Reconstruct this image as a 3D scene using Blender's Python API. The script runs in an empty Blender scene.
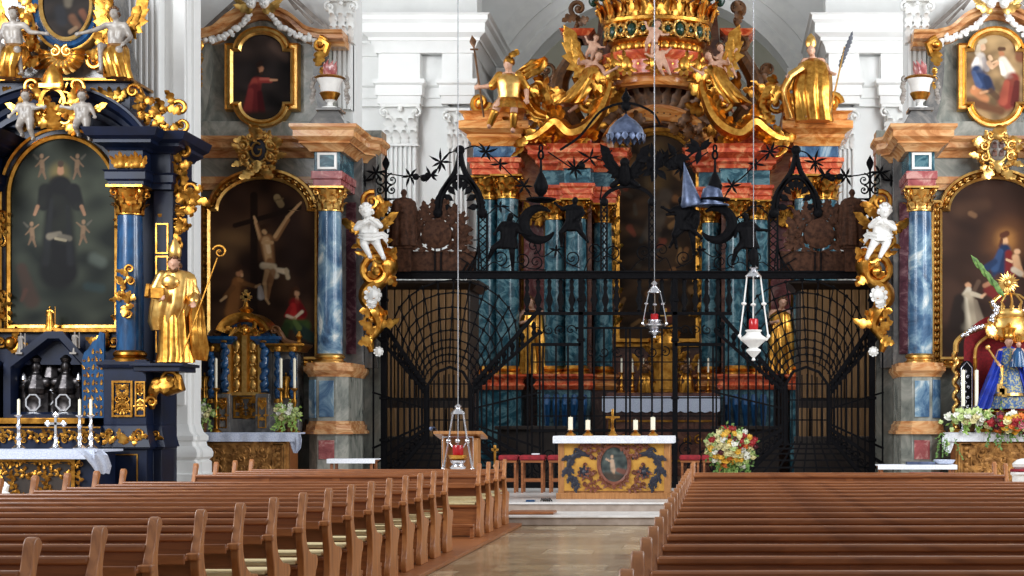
# A baroque church interior: pews, people's altar, side altars, wrought choir screen, high altar.
import bpy, bmesh, math, random
import numpy as np
from mathutils import Vector, Matrix
SC = bpy.context.scene
COL = SC.collection
PI = math.pi
F, VX, VY, CH = 1720.0, 717.0, 424.0, 1.58      # focal length in pixels, vanishing point, camera height
AX = -1.78                                       # axis of the church
R = random.Random(7)

class At:
    """Turns measurements taken on a frontal plane at distance d into metres."""
    def __init__(s, d): s.d, s.k = d, d / F
    def x(s, px): return (px - VX) * s.k
    def z(s, py): return CH + (VY - py) * s.k
    def p(s, px, py, dy=0.0): return (s.x(px), s.d + dy, s.z(py))

MIRROR = [None]                                  # axis X for the mirrored twin of a side altar

def world_of(o):
    m = Matrix.Identity(4)
    while o is not None:
        m = o.matrix_basis @ m
        o = o.parent
    return m

class MB:
    """Collects geometry in world coordinates; build() links it as ONE mesh object."""
    def __init__(s): s.v, s.f = [], []
    def add(s, verts, faces):
        n = len(s.v)
        s.v.extend([tuple(p) for p in verts])
        s.f.extend([tuple(i + n for i in f) for f in faces])
        return s
    def box(s, x0, x1, y0, y1, z0, z1):
        return s.add([(x0,y0,z0),(x1,y0,z0),(x1,y1,z0),(x0,y1,z0),(x0,y0,z1),(x1,y0,z1),(x1,y1,z1),(x0,y1,z1)],
                     [(0,3,2,1),(4,5,6,7),(0,1,5,4),(1,2,6,5),(2,3,7,6),(3,0,4,7)])
    def frustum(s, cx, cy, z0, z1, a0, b0, a1, b1):
        return s.add([(cx-a0,cy-b0,z0),(cx+a0,cy-b0,z0),(cx+a0,cy+b0,z0),(cx-a0,cy+b0,z0),
                      (cx-a1,cy-b1,z1),(cx+a1,cy-b1,z1),(cx+a1,cy+b1,z1),(cx-a1,cy+b1,z1)],
                     [(0,3,2,1),(4,5,6,7),(0,1,5,4),(1,2,6,5),(2,3,7,6),(3,0,4,7)])
    def lathe(s, prof, c=(0,0,0), n=20, kx=1.0, ky=1.0, flute=0, depth=0.0, a0=0.0):
        V, Fc = [], []
        for r, z in prof:
            for i in range(n):
                a = a0 + 2*PI*i/n
                q = r*(1 - depth*(1 if (flute and (i*flute*2//n) % 2) else 0))
                V.append((c[0]+kx*q*math.cos(a), c[1]+ky*q*math.sin(a), c[2]+z))
        m = len(prof)
        for j in range(m-1):
            for i in range(n):
                k = (i+1) % n
                Fc.append((j*n+i, j*n+k, (j+1)*n+k, (j+1)*n+i))
        Fc.append(tuple(range(n-1, -1, -1))); Fc.append(tuple((m-1)*n+i for i in range(n)))
        return s.add(V, Fc)
    def tube(s, pts, r, n=8, closed=False, flat=1.0, up=None):
        P = [Vector(p) for p in pts]
        m = len(P)
        rr = [r]*m if isinstance(r, (int, float)) else list(r)
        V, Fc = [], []
        nrm = None
        for i in range(m):
            if closed: t = P[(i+1) % m] - P[i-1]
            else: t = P[min(i+1, m-1)] - P[max(i-1, 0)]
            if t.length < 1e-9: t = Vector((0,0,1))
            t.normalize()
            if nrm is None:
                a = Vector(up) if up else (Vector((0,1,0)) if abs(t.y) < .9 else Vector((1,0,0)))
                nrm = a - t*a.dot(t)
            else: nrm = nrm - t*nrm.dot(t)
            if nrm.length < 1e-6: nrm = t.orthogonal()
            nrm.normalize()
            b = t.cross(nrm)
            for j in range(n):
                a = 2*PI*j/n + PI/n
                V.append(P[i] + nrm*(rr[i]*flat*math.cos(a)) + b*(rr[i]*math.sin(a)))
        for i in range(m if closed else m-1):
            k = (i+1) % m
            for j in range(n):
                l = (j+1) % n
                Fc.append((i*n+j, i*n+l, k*n+l, k*n+j))
        if not closed:
            Fc.append(tuple(range(n-1, -1, -1))); Fc.append(tuple((m-1)*n+j for j in range(n)))
        return s.add(V, Fc)
    def cap(s, a, b, ra, rb, n=10):
        a, b = Vector(a), Vector(b)
        d = (b-a)
        d = d.normalized() if d.length > 1e-6 else Vector((0,0,1))
        pts = [a-d*ra, a-d*ra*.8, a-d*ra*.4, a, b, b+d*rb*.4, b+d*rb*.8, b+d*rb]
        return s.tube(pts, [ra*.02, ra*.6, ra*.92, ra, rb, rb*.92, rb*.6, rb*.02], n)
    def ell(s, c, r, n=12):
        rx, ry, rz = (r, r, r) if isinstance(r, (int, float)) else r
        m = max(5, n//2+1)
        return s.lathe([(max(.001, math.sin(PI*j/m)), -rz*math.cos(PI*j/m)) for j in range(m+1)], c, n, rx, ry)
    def prism(s, pts, y0, y1):
        n = len(pts)
        V = [(x, y0, z) for x, z in pts] + [(x, y1, z) for x, z in pts]
        Fc = [tuple(range(n)), tuple(range(2*n-1, n-1, -1))] + [(i, (i+1) % n, n+(i+1) % n, n+i) for i in range(n)]
        return s.add(V, Fc)
    def prism_x(s, pts, x0, x1):
        n = len(pts)
        V = [(x0, y, z) for y, z in pts] + [(x1, y, z) for y, z in pts]
        Fc = [tuple(range(n)), tuple(range(2*n-1, n-1, -1))] + [(i, (i+1) % n, n+(i+1) % n, n+i) for i in range(n)]
        return s.add(V, Fc)
    def _sweep(s, ring, m, k, closed):
        Fc = []
        for i in range(m if closed else m-1):
            a = (i+1) % m
            for j in range(k):
                l = (j+1) % k
                Fc.append((i*k+j, i*k+l, a*k+l, a*k+j))
        if not closed:
            Fc.append(tuple(range(k-1, -1, -1))); Fc.append(tuple((m-1)*k+j for j in range(k)))
        return s.add(ring, Fc)
    def mould(s, path, prof, closed=False):
        """path [(x,y)] in plan, prof closed loop [(out,z)]; out is to the right of travel."""
        ring = []
        for p, nv in mitre(path, closed, 1):
            for o, z in prof: ring.append((p[0]+nv[0]*o, p[1]+nv[1]*o, z))
        return s._sweep(ring, len(path), len(prof), closed)
    def frame(s, path, y, prof, closed=True):
        """path [(x,z)] on a frontal plane, prof closed loop [(out, towards_viewer)]."""
        area = sum(path[i][0]*path[(i+1) % len(path)][1]-path[(i+1) % len(path)][0]*path[i][1] for i in range(len(path)))
        ring = []
        for p, nv in mitre(path, closed, 1 if area > 0 else -1):
            for o, h in prof: ring.append((p[0]+nv[0]*o, y-h, p[1]+nv[1]*o))
        return s._sweep(ring, len(path), len(prof), closed)
    def leaf(s, o, D, N, L, W, curl=1.2, bend=0.0, n=9, lobes=3, th=.18):
        """an acanthus leaf: spine from o along D, facing N, the tip curling towards N."""
        o, D, N = Vector(o), Vector(D).normalized(), Vector(N)
        N = (N - D*N.dot(D)).normalized()
        S = D.cross(N)
        V, p = [], o.copy()
        for i in range(n+1):
            t = i/n
            a, b = curl*t*t, bend*t
            d0 = D*math.cos(b) + S*math.sin(b)
            d = d0*math.cos(a) + N*math.sin(a)
            nn = N*math.cos(a) - d0*math.sin(a)
            sd = S*math.cos(b) - D*math.sin(b)
            w = W*.5*(math.sin(PI*min(1, .12+t*.88))**.7)*(1-.35*t)*(1+.3*math.cos(2*PI*lobes*t+PI))
            if i == n: w = W*.02
            h = W*th*(1-t*.7)
            V += [p - sd*w + nn*h*.2, p + nn*h, p + sd*w + nn*h*.2, p - nn*h*.3]
            if i < n: p = p + d*(L/n)
        Fc = []
        for i in range(n):
            for j in range(4):
                l = (j+1) % 4
                Fc.append((i*4+j, i*4+l, (i+1)*4+l, (i+1)*4+j))
        Fc += [(3,2,1,0), (n*4, n*4+1, n*4+2, n*4+3)]
        return s.add(V, Fc)
    def spiral(s, c, r, turns, a0, sgn, th, y_amp=.0, n=8):
        """volute on a frontal plane, ending in a bead; returns outer end."""
        m = int(14*turns)+2
        pts, rr = [], []
        for i in range(m):
            t = i/(m-1)
            a = a0 + sgn*2*PI*turns*t
            q = r*(1-.86*t)
            pts.append((c[0]+q*math.cos(a), c[1]-y_amp*t, c[2]+q*math.sin(a)))
            rr.append(th*(1-.5*t))
        s.tube(pts, rr, n)
        s.ell((c[0], c[1]-y_amp, c[2]), th*1.1, 8)
        return s
    def acanthus(s, pts, y, th, leaf_len, seed=0, ends=(1, -1), step=.35, N=(0,-1,0)):
        """a scrolling stem on a frontal plane with leaves sprouting on both sides."""
        r = random.Random(seed)
        P = smooth_path([(p[0], p[1]) for p in pts], 8)
        m = len(P)
        s.tube([(x, y-.3*th*math.sin(3*i), z) for i, (x, z) in enumerate(P)], [th*(1.1-.5*abs(2*i/(m-1)-1)) for i in range(m)], 8)
        run, side = 0.0, 1
        for i in range(1, m-1):
            dx, dz = P[i][0]-P[i-1][0], P[i][1]-P[i-1][1]
            l = math.hypot(dx, dz); run += l
            if run > leaf_len*step:
                run = 0; side = -side
                a = math.atan2(dz, dx) + side*r.uniform(.5, 1.0)
                s.leaf((P[i][0], y-th*.4, P[i][1]), (math.cos(a), -.15, math.sin(a)), N, leaf_len*r.uniform(.7, 1.15), leaf_len*.55, r.uniform(.5, 1.6), -side*r.uniform(.3, 1.2))
        for e, k in ((0, ends[0]), (m-1, ends[1])):
            if not k: continue
            j = 1 if e == 0 else m-2
            a = math.atan2(P[e][1]-P[j][1], P[e][0]-P[j][0])
            q = leaf_len*.42
            sg = 1 if k > 0 else -1
            c = (P[e][0]+q*math.cos(a+sg*PI/2), y, P[e][1]+q*math.sin(a+sg*PI/2))
            s.spiral(c, q, 1.3, a-sg*PI/2, sg, th*.9, .02)
        return s
    def cluster(s, x0, x1, z0, z1, y, n, size, seed=0, sym=True):
        """carved foliage filling a field."""
        r = random.Random(seed)
        cx = (x0+x1)/2
        for i in range(n):
            x, z = r.uniform(x0+size*.3, (cx if sym else x1)-size*.2), r.uniform(z0+size*.3, z1-size*.3)
            a, b, k, w = r.uniform(0, 2*PI), r.uniform(-1.5, 1.5), r.uniform(.3, 1.2), size*r.uniform(.7, 1.2)
            for m in ((1, -1) if sym else (1,)):
                X = x if m == 1 else 2*cx-x
                if i % 3 == 0: s.spiral((X, y, z), w*.38, 1.2, a if m == 1 else PI-a, m, w*.09, .02)
                else: s.leaf((X, y, z), (m*math.cos(a), 0, math.sin(a)), (0,-1,0), w, w*.5, k*.6, b*m)
        return s
    def robe(s, rings, folds=9, amp=.12, n=56, ph=0.0):
        """draped cloth: rings (cx,cy,z,rx,ry) from the top down, folds deepening downwards."""
        V, Fc = [], []
        m = len(rings)
        for j, (cx, cy, z, rx, ry) in enumerate(rings):
            t = j/(m-1)
            for i in range(n):
                a = 2*PI*i/n
                q = 1 + amp*(.25+.75*t)*(math.sin(folds*a+ph+1.1*t) + .5*math.sin((folds*2+1)*a+2*ph-t*2))
                V.append((cx+rx*q*math.cos(a), cy+ry*q*math.sin(a), z))
        for j in range(m-1):
            for i in range(n):
                k = (i+1) % n
                Fc.append((j*n+i, (j+1)*n+i, (j+1)*n+k, j*n+k))
        Fc += [tuple(range(n)), tuple((m-1)*n+i for i in range(n-1, -1, -1))]
        return s.add(V, Fc)
    def sheet(s, path, width, side, th=.02, waves=3, amp=.05, n=12):
        """a strip of cloth along path, spread along the vector side, rippled."""
        P = [Vector(p) for p in path]
        m = len(P)
        S = Vector(side).normalized()
        V, Fc = [], []
        for i in range(m):
            t = (P[min(i+1, m-1)]-P[max(i-1, 0)]).normalized()
            nn = t.cross(S).normalized()
            w = width[i] if isinstance(width, (list, tuple)) else width
            for j in range(n+1):
                u = j/n-.5
                q = P[i] + S*(w*u) + nn*(amp*math.sin(2*PI*waves*u+i*.4))
                V += [q + nn*th, q - nn*th]
        k = 2*(n+1)
        for i in range(m-1):
            for j in range(n):
                a, b = i*k+2*j, (i+1)*k+2*j
                Fc += [(a, a+2, b+2, b), (a+1, b+1, b+3, a+3)]
            a, b = i*k, (i+1)*k
            Fc += [(a, b, b+1, a+1), (a+2*n, a+2*n+1, b+2*n+1, b+2*n)]
        for e in (0, (m-1)*k):
            for j in range(n): Fc.append((e+2*j, e+2*j+1, e+2*j+3, e+2*j+2))
        return s.add(V, Fc)
    def place(s, start, M):
        for i in range(start, len(s.v)): s.v[i] = tuple(M @ Vector(s.v[i]))
        return s
    def build(s, name, mat, parent=None, bevel=0.0, smooth=35, voxel=0.0, origin=None, relax=4):
        vs = s.v
        if MIRROR[0] is not None: vs = [(2*MIRROR[0]-x, y, z) for x, y, z in vs]
        loc = Vector((0,0,0))
        if parent is None:
            if origin is not None: loc = Vector(origin)
            else:
                xs, ys, zs = zip(*vs)
                loc = Vector(((min(xs)+max(xs))/2, (min(ys)+max(ys))/2, min(zs)))
            inv = Matrix.Translation(-loc)
        else: inv = world_of(parent).inverted()
        me = bpy.data.meshes.new(name)
        me.from_pydata([tuple(inv @ Vector(p)) for p in vs], [], s.f)
        bm = bmesh.new(); bm.from_mesh(me)
        bmesh.ops.recalc_face_normals(bm, faces=bm.faces[:])
        bm.to_mesh(me); bm.free()
        if smooth:
            me.polygons.foreach_set('use_smooth', [True]*len(me.polygons))
            me.set_sharp_from_angle(angle=math.radians(smooth))
        me.materials.append(mat)
        o = bpy.data.objects.new(name, me)
        COL.objects.link(o)
        o.parent = parent
        if parent is None: o.location = loc
        if voxel:
            m = o.modifiers.new('Join', 'REMESH'); m.mode = 'VOXEL'; m.voxel_size = voxel; m.use_smooth_shade = True
            m = o.modifiers.new('Relax', 'SMOOTH'); m.iterations = relax; m.factor = .5
        if bevel:
            m = o.modifiers.new('Edge', 'BEVEL'); m.width = bevel; m.segments = 2; m.limit_method = 'ANGLE'
        return o

def mitre(path, closed, sgn):
    n = len(path)
    out = []
    for i in range(n):
        ns = []
        for a, b in ((i-1, i), (i, i+1)):
            if not closed and (a < 0 or b >= n): continue
            p, q = path[a % n], path[b % n]
            dx, dy = q[0]-p[0], q[1]-p[1]
            l = math.hypot(dx, dy) or 1e-9
            ns.append((sgn*dy/l, -sgn*dx/l))
        if len(ns) == 1: nv = ns[0]
        else:
            k = 1 + ns[0][0]*ns[1][0] + ns[0][1]*ns[1][1]
            k = max(k, .35)
            nv = ((ns[0][0]+ns[1][0])/k, (ns[0][1]+ns[1][1])/k)
        out.append((path[i], nv))
    return out

def smooth_path(P, k=6):
    """Catmull-Rom through the points."""
    P = [np.array(p, float) for p in P]
    Q = [2*P[0]-P[1]] + P + [2*P[-1]-P[-2]]
    out = []
    for i in range(1, len(Q)-2):
        for j in range(k):
            t = j/k
            a, b, c, d = Q[i-1], Q[i], Q[i+1], Q[i+2]
            out.append(tuple(.5*(2*b+(c-a)*t+(2*a-5*b+4*c-d)*t*t+(3*b-a-3*c+d)*t**3)))
    out.append(tuple(P[-1]))
    return out

def arc(cx, cz, rx, rz, a0, a1, n):
    return [(cx+rx*math.cos(math.radians(a0+(a1-a0)*i/n)), cz+rz*math.sin(math.radians(a0+(a1-a0)*i/n))) for i in range(n+1)]

def thing(name, label, cat, loc, group=None):
    o = bpy.data.objects.new(name, None); COL.objects.link(o)
    if MIRROR[0] is not None: loc = (2*MIRROR[0]-loc[0], loc[1], loc[2])
    o.location = loc; o.empty_display_size = .2
    return tag(o, label, cat, group)

def tag(o, label, cat, group=None, kind=None):
    o['label'] = label; o['category'] = cat
    if group: o['group'] = group
    if kind: o['kind'] = kind
    return o

def struct(o, label=None):
    o['kind'] = 'structure'
    if label: o['label'] = label
    return o

def kids(o): return list(o.children)

def dup(o, loc, label, rz=None):
    """a copy of a thing with copies of its parts and sub-parts."""
    r = o.copy(); COL.objects.link(r); r.location = loc; r['label'] = label
    if rz is not None: r.rotation_euler = (0, 0, rz)
    for ch in kids(o):
        c = ch.copy(); COL.objects.link(c); c.parent = r
        for g in kids(ch):
            e = g.copy(); COL.objects.link(e); e.parent = c
    return r

# ---------------------------------------------------------------- figures
ADULT = dict(pel=(0,0,.52), che=(0,0,.71), nec=(0,0,.82), hea=(0,-.012,.925), sa=(-.112,0,.795), ea=(-.155,.02,.63), wa=(-.15,-.05,.48),
             sb=(.112,0,.795), eb=(.155,.02,.63), wb=(.15,-.05,.48), ha=(-.056,0,.51), ka=(-.065,-.02,.28), aa=(-.065,.02,.04),
             hb=(.056,0,.51), kb=(.065,-.02,.28), ab=(.065,.02,.04), rh=(.052,.062,.07), fat=1.0)
CHILD = dict(pel=(0,0,.43), che=(0,0,.60), nec=(0,0,.72), hea=(0,-.01,.87), sa=(-.13,0,.68), ea=(-.2,0,.56), wa=(-.2,-.06,.44),
             sb=(.13,0,.68), eb=(.2,0,.56), wb=(.2,-.06,.44), ha=(-.075,0,.41), ka=(-.085,-.03,.23), aa=(-.085,.01,.05),
             hb=(.075,0,.41), kb=(.085,-.03,.23), ab=(.085,.01,.05), rh=(.092,.1,.108), fat=1.45)

def figure(base, H, at, rot=0.0, tilt=0.0, **pose):
    """a joined human body at scale H; returns (MB, function from body units to world)."""
    J = dict(base); J.update(pose)
    M = Matrix.Translation(Vector(at)) @ Matrix.Rotation(rot, 4, 'Z') @ Matrix.Rotation(tilt, 4, 'Y') @ Matrix.Scale(H, 4)
    g = {k: Vector(v) for k, v in J.items() if isinstance(v, tuple)}
    f = J['fat']
    mb = MB()
    ex = Vector((1,0,0))
    sx = (g['sb']-g['sa']); sx.normalize()
    hx = (g['hb']-g['ha']); hx.normalize()
    for q in (-1, 1): mb.cap(g['pel']+hx*.034*q*f, g['che']+sx*.045*q*f, .062*f, .066*f)
    mb.cap(g['pel']+Vector((0,-.02,.02)), (g['pel']+g['che'])/2+Vector((0,-.02,0)), .06*f, .055*f)
    mb.cap(g['sa']-sx*-.02, g['sb']-sx*.02, .04*f, .04*f)
    mb.cap(g['che'], g['nec'], .055*f, .036*f)
    mb.cap(g['nec'], g['hea'], .034*f, .034*f)
    rh = J['rh']
    mb.ell(g['hea'], rh, 14)
    fw = Vector((0,-1,0))
    mb.ell(g['hea']+Vector((0,-rh[1]*.35,-rh[2]*.55)), (rh[0]*.62, rh[1]*.6, rh[2]*.45), 10)     # jaw
    mb.cap(g['hea']+Vector((0,-rh[1]*.95,rh[2]*.12)), g['hea']+Vector((0,-rh[1]*1.12,-rh[2]*.18)), rh[0]*.12, rh[0]*.2, 6)  # nose
    for q in (-1, 1):
        mb.ell(g['hea']+Vector((q*rh[0]*1.0, rh[1]*.05, -rh[2]*.05)), (rh[0]*.16, rh[1]*.25, rh[2]*.28), 6)            # ears
        mb.ell(g['hea']+Vector((q*rh[0]*.4, -rh[1]*.86, rh[2]*.2)), (rh[0]*.3, rh[1]*.16, rh[2]*.12), 6)             # brow
    for a in 'ab':
        s, e, w = g['s'+a], g['e'+a], g['w'+a]
        mb.cap(s, e, .040*f, .031*f); mb.cap(e, w, .031*f, .021*f)
        d = (w-e).normalized()
        side = d.cross(Vector((0,1,0)))
        if side.length < .2: side = d.cross(Vector((1,0,0)))
        side.normalize(); nz = side.cross(d)
        pe = w + d*.05
        mb.cap(w, pe, .02*f, .02*f)
        for k, (o, l) in enumerate(((-.022,.036), (-.008,.044), (.007,.04), (.02,.03))):
            k1 = pe + side*o*f; k2 = k1 + d*l*.55; k3 = k2 + (d*.6 + nz*.6)*l*.5
            mb.cap(k1, k2, .0085*f, .008*f, 6); mb.cap(k2, k3, .008*f, .0065*f, 6)
        t0 = w + d*.015 - side*.018*f
        mb.cap(t0, t0 + (d*.6 - side*.8)*.035, .009*f, .007*f, 6)
        h, k, an = g['h'+a], g['k'+a], g['a'+a]
        mb.cap(h, k, .062*f, .041*f); mb.cap(k, (k*.6+an*.4)+Vector((0,.012,0)), .042*f, .036*f); mb.cap((k+an)/2, an, .034*f, .024*f)
        dr = (an-k).normalized()
        toe = Vector((0,-.085,-.015)) if dr.z < -.3 else dr*.06+Vector((0,-.02,-.05))
        if 't'+a in g: toe = g['t'+a]
        mb.cap(an+Vector((0,.015,-.01)), an+toe, .025*f, .018*f)
    mb.place(0, M)
    return mb, (lambda p: tuple(M @ Vector(p)))

def feathers(mb, root, tip, spread, n, N=(0,-1,0), w=.3):
    """a wing: overlapping feathers fanning from root, the longest towards tip; spread is the direction they fan to."""
    root, tip, spread = Vector(root), Vector(tip), Vector(spread)
    L = (tip-root).length
    D = (tip-root).normalized()
    mb.tube([root, root+D*L*.35+Vector((0,-.02,0)), root+D*L*.7], [L*.06, L*.07, L*.03], 6)
    for k in range(n):
        t = k/(n-1)
        o = root + D*L*.62*(1-t)
        d = (D*(1-t) + spread.normalized()*t*1.0).normalized()
        mb.leaf(o, d, N, L*(.55-.15*t), L*w, .25, 0, 7, 1, .1)
    for k in range(n):
        t = k/(n-1)
        o = root + D*L*.5*(1-t) + Vector(N)*L*.04
        d = (D*(1-t) + spread.normalized()*t).normalized()
        mb.leaf(o, d, N, L*.28, L*w*.8, .3, 0, 5, 1, .14)
    return mb

def hair(mb, g, J, toW, seed=0, size=1.0):
    """curls around the skull."""
    r = random.Random(seed)
    c = Vector(J['hea']); rh = J['rh']
    for i in range(26):
        a, b = r.uniform(0, 2*PI), r.uniform(-.3, 1.4)
        d = Vector((math.cos(a)*math.cos(b), math.sin(a)*math.cos(b), math.sin(b)))
        if d.y < -.45 and d.z < .45: continue
        p = c + Vector((d.x*rh[0], d.y*rh[1], d.z*rh[2]))*1.05
        q = toW(p); e = toW(p+Vector((rh[0]*.34*size, 0, 0)))
        mb.ell(q, (Vector(e)-Vector(q)).length, 6)
    return mb
# ---------------------------------------------------------------- materials
def lin(c):
    return tuple((v/255/12.92 if v/255 <= .04045 else ((v/255+.055)/1.055)**2.4) for v in c) + (1,)

def nodes(name):
    m = bpy.data.materials.new(name); m.use_nodes = True
    t = m.node_tree
    b = t.nodes['Principled BSDF']
    return m, t, b

def coords(t, scale=(1,1,1), kind='Object'):
    c = t.nodes.new('ShaderNodeTexCoord'); mp = t.nodes.new('ShaderNodeMapping')
    mp.inputs['Scale'].default_value = scale
    t.links.new(c.outputs[kind], mp.inputs['Vector'])
    return mp.outputs['Vector']

def ramp(t, fac, stops):
    r = t.nodes.new('ShaderNodeValToRGB')
    e = r.color_ramp.elements
    while len(e) < len(stops): e.new(.5)
    for k, (p, c) in enumerate(stops):
        e[k].position = p; e[k].color = lin(c)
    t.links.new(fac, r.inputs['Fac'])
    return r.outputs['Color']

def noise(t, vec, scale, detail=6, dist=0.0, rough=.55):
    n = t.nodes.new('ShaderNodeTexNoise')
    n.inputs['Scale'].default_value = scale; n.inputs['Detail'].default_value = detail
    n.inputs['Distortion'].default_value = dist; n.inputs['Roughness'].default_value = rough
    t.links.new(vec, n.inputs['Vector'])
    return n.outputs['Fac']

def bump(t, b, fac, strength, dist=.02):
    n = t.nodes.new('ShaderNodeBump')
    n.inputs['Strength'].default_value = strength; n.inputs['Distance'].default_value = dist
    t.links.new(fac, n.inputs['Height']); t.links.new(n.outputs['Normal'], b.inputs['Normal'])

def plain(name, c0, c1=None, rough=.5, metal=0.0, scale=6, detail=5, bmp=0.0, stretch=(1,1,1), coat=0.0, lo=.35, hi=.65, dist=0):
    m, t, b = nodes(name)
    v = coords(t, stretch)
    f = noise(t, v, scale, detail, dist)
    t.links.new(ramp(t, f, [(lo, c0), (hi, c1 or c0)]), b.inputs['Base Color'])
    b.inputs['Roughness'].default_value = rough; b.inputs['Metallic'].default_value = metal
    if coat: b.inputs['Coat Weight'].default_value = coat
    if bmp: bump(t, b, f, bmp)
    return m

def marble(name, stops, scale=1.6, dist=2.2, stretch=(1,1,1), rough=.22):
    m, t, b = nodes(name)
    v = coords(t, stretch)
    f = noise(t, v, scale, 7, dist, .6)
    t.links.new(ramp(t, f, stops), b.inputs['Base Color'])
    b.inputs['Roughness'].default_value = rough
    return m

def wood(name, c0, c1, scale=3.0, stretch=(1,12,12), rough=.4, coat=.15):
    m, t, b = nodes(name)
    v = coords(t, stretch)
    f = noise(t, v, scale, 8, .6)
    t.links.new(ramp(t, f, [(.3, c0), (.7, c1)]), b.inputs['Base Color'])
    b.inputs['Roughness'].default_value = rough
    b.inputs['Coat Weight'].default_value = coat; b.inputs['Coat Roughness'].default_value = .3
    bump(t, b, f, .08, .01)
    return m

def tiles(name, cols, mortar, sx, sy, rough=.2, gap=.006, off=.5):
    m, t, b = nodes(name)
    v = coords(t, (1,1,1), 'Object')
    k = t.nodes.new('ShaderNodeTexBrick')
    k.offset = off
    k.inputs['Scale'].default_value = 1.0; k.inputs['Brick Width'].default_value = sx; k.inputs['Row Height'].default_value = sy
    k.inputs['Mortar Size'].default_value = gap; k.inputs['Bias'].default_value = 0
    k.inputs['Color1'].default_value = (0,0,0,1); k.inputs['Color2'].default_value = (1,1,1,1); k.inputs['Mortar'].default_value = (.5,.5,.5,1)
    t.links.new(v, k.inputs['Vector'])
    base = ramp(t, k.outputs['Color'], [(i/(len(cols)-1), c) for i, c in enumerate(cols)])
    f = noise(t, v, 5, 7, .5)
    var = ramp(t, f, [(.3, (205,200,195)), (.7, (255,255,255))])
    mx = t.nodes.new('ShaderNodeMix'); mx.data_type = 'RGBA'; mx.blend_type = 'MULTIPLY'
    mx.inputs['Factor'].default_value = 1
    t.links.new(base, mx.inputs['A']); t.links.new(var, mx.inputs['B'])
    m2 = t.nodes.new('ShaderNodeMix'); m2.data_type = 'RGBA'
    t.links.new(k.outputs['Fac'], m2.inputs['Factor']); t.links.new(mx.outputs['Result'], m2.inputs['A'])
    m2.inputs['B'].default_value = lin(mortar)
    t.links.new(m2.outputs['Result'], b.inputs['Base Color'])
    b.inputs['Roughness'].default_value = rough
    return m

def picture_mat(name, rough=.65):
    m, t, b = nodes(name)
    a = t.nodes.new('ShaderNodeAttribute'); a.attribute_name = 'paint'
    f = noise(t, coords(t), 30, 4)
    t.links.new(a.outputs['Color'], b.inputs['Base Color'])
    b.inputs['Roughness'].default_value = rough
    b.inputs['Specular IOR Level'].default_value = .15
    bump(t, b, f, .05, .005)
    return m

PLASTER = plain('white_plaster', (228,228,226), (236,236,234), .75, scale=1.2)
STUCCO = plain('white_stucco', (224,224,222), (236,236,232), .6, scale=3, bmp=.05)
APSE = plain('apse_plaster', (196,194,176), (206,203,186), .8, scale=.8)
GOLD = plain('gilding', (176,116,44), (222,166,78), .3, 1.0, scale=9, bmp=.1)
GOLD_DARK = plain('aged_gilding', (120,78,30), (190,136,58), .36, 1.0, scale=7, bmp=.15)
GOLD_PALE = plain('pale_gilding', (204,152,78), (236,194,116), .32, 1.0, scale=9)
GILTWOOD = plain('carved_gilt_wood', (120,78,34), (186,134,72), .5, .55, scale=9, bmp=.1)
BRONZE = plain('brown_gilt_wood', (70,44,24), (112,72,36), .42, .35, scale=8, bmp=.1)
SILVER = plain('silver', (205,205,210), (240,240,244), .22, 1.0, scale=10)
DARKSILVER = plain('tarnished_silver', (34,32,34), (84,80,80), .36, 1.0, scale=9)
IRON = plain('black_wrought_iron', (7,7,9), (15,14,17), .6, 0, scale=20)
RUST = plain('brown_ironwork', (46,30,23), (76,50,37), .6, 0, scale=14)
STEEL = plain('blued_sheet_iron', (62,72,98), (100,112,140), .4, .5, scale=8)
for m_ in (IRON, RUST): m_.node_tree.nodes['Principled BSDF'].inputs['Specular IOR Level'].default_value = .06
BLUELAC = plain('dark_blue_lacquer', (6,14,34), (10,24,52), .45, 0, scale=3)
BLUELAC.node_tree.nodes['Principled BSDF'].inputs['Specular IOR Level'].default_value = .3
BLUEMID = plain('bright_blue_lacquer', (16,50,84), (28,76,120), .25, 0, scale=4, coat=.2, stretch=(3,3,1))
M_BLUE = marble('blue_marble', [(.28,(22,38,60)), (.45,(62,94,126)), (.56,(116,144,162)), (.68,(208,210,204)), (.8,(80,110,138))], 1.5, 1.6, (1.0,1,.75))
M_TEAL = marble('teal_marble', [(.28,(8,30,40)), (.48,(34,76,90)), (.6,(88,124,132)), (.74,(30,64,80))], 2.2, 2.0)
M_GREY = marble('grey_green_marble', [(.28,(84,88,84)), (.45,(124,126,118)), (.6,(158,156,146)), (.75,(110,112,108))], 1.2, 2.6, (1,1,.7))
M_GREYD = marble('dark_grey_marble', [(.28,(66,66,68)), (.5,(104,102,100)), (.7,(140,134,128))], 1.6, 2.6, (1,1,.7))
M_ORANGE = marble('ochre_marble', [(.28,(136,82,44)), (.46,(186,126,76)), (.6,(212,166,116)), (.76,(160,98,54))], 1.5, 3.0, (.6,1,1.6))
M_AMBER = marble('amber_marble', [(.28,(140,70,26)), (.46,(200,122,56)), (.6,(222,164,98)), (.76,(168,92,40))], 1.5, 3.0, (.6,1,1.6))
M_RED = marble('red_marble', [(.28,(140,42,24)), (.5,(198,82,48)), (.64,(218,144,98)), (.76,(164,58,34))], 2.0, 2.6)
M_PINK = marble('rose_marble', [(.28,(120,52,56)), (.5,(160,84,84)), (.64,(196,148,140)), (.78,(130,58,62))], 2.4, 2.4)
M_MAROON = marble('maroon_marble', [(.3,(52,26,34)), (.5,(84,46,56)), (.66,(128,96,100)), (.8,(66,34,42))], 2.2, 2.4)
M_BROWNRED = marble('brown_red_marble', [(.3,(56,30,24)), (.5,(92,54,42)), (.7,(124,84,64))], 2.2, 2.4)
OAK = wood('pew_wood', (112,62,30), (158,96,52), 2.2, (1.2,10,10), .36)
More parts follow.
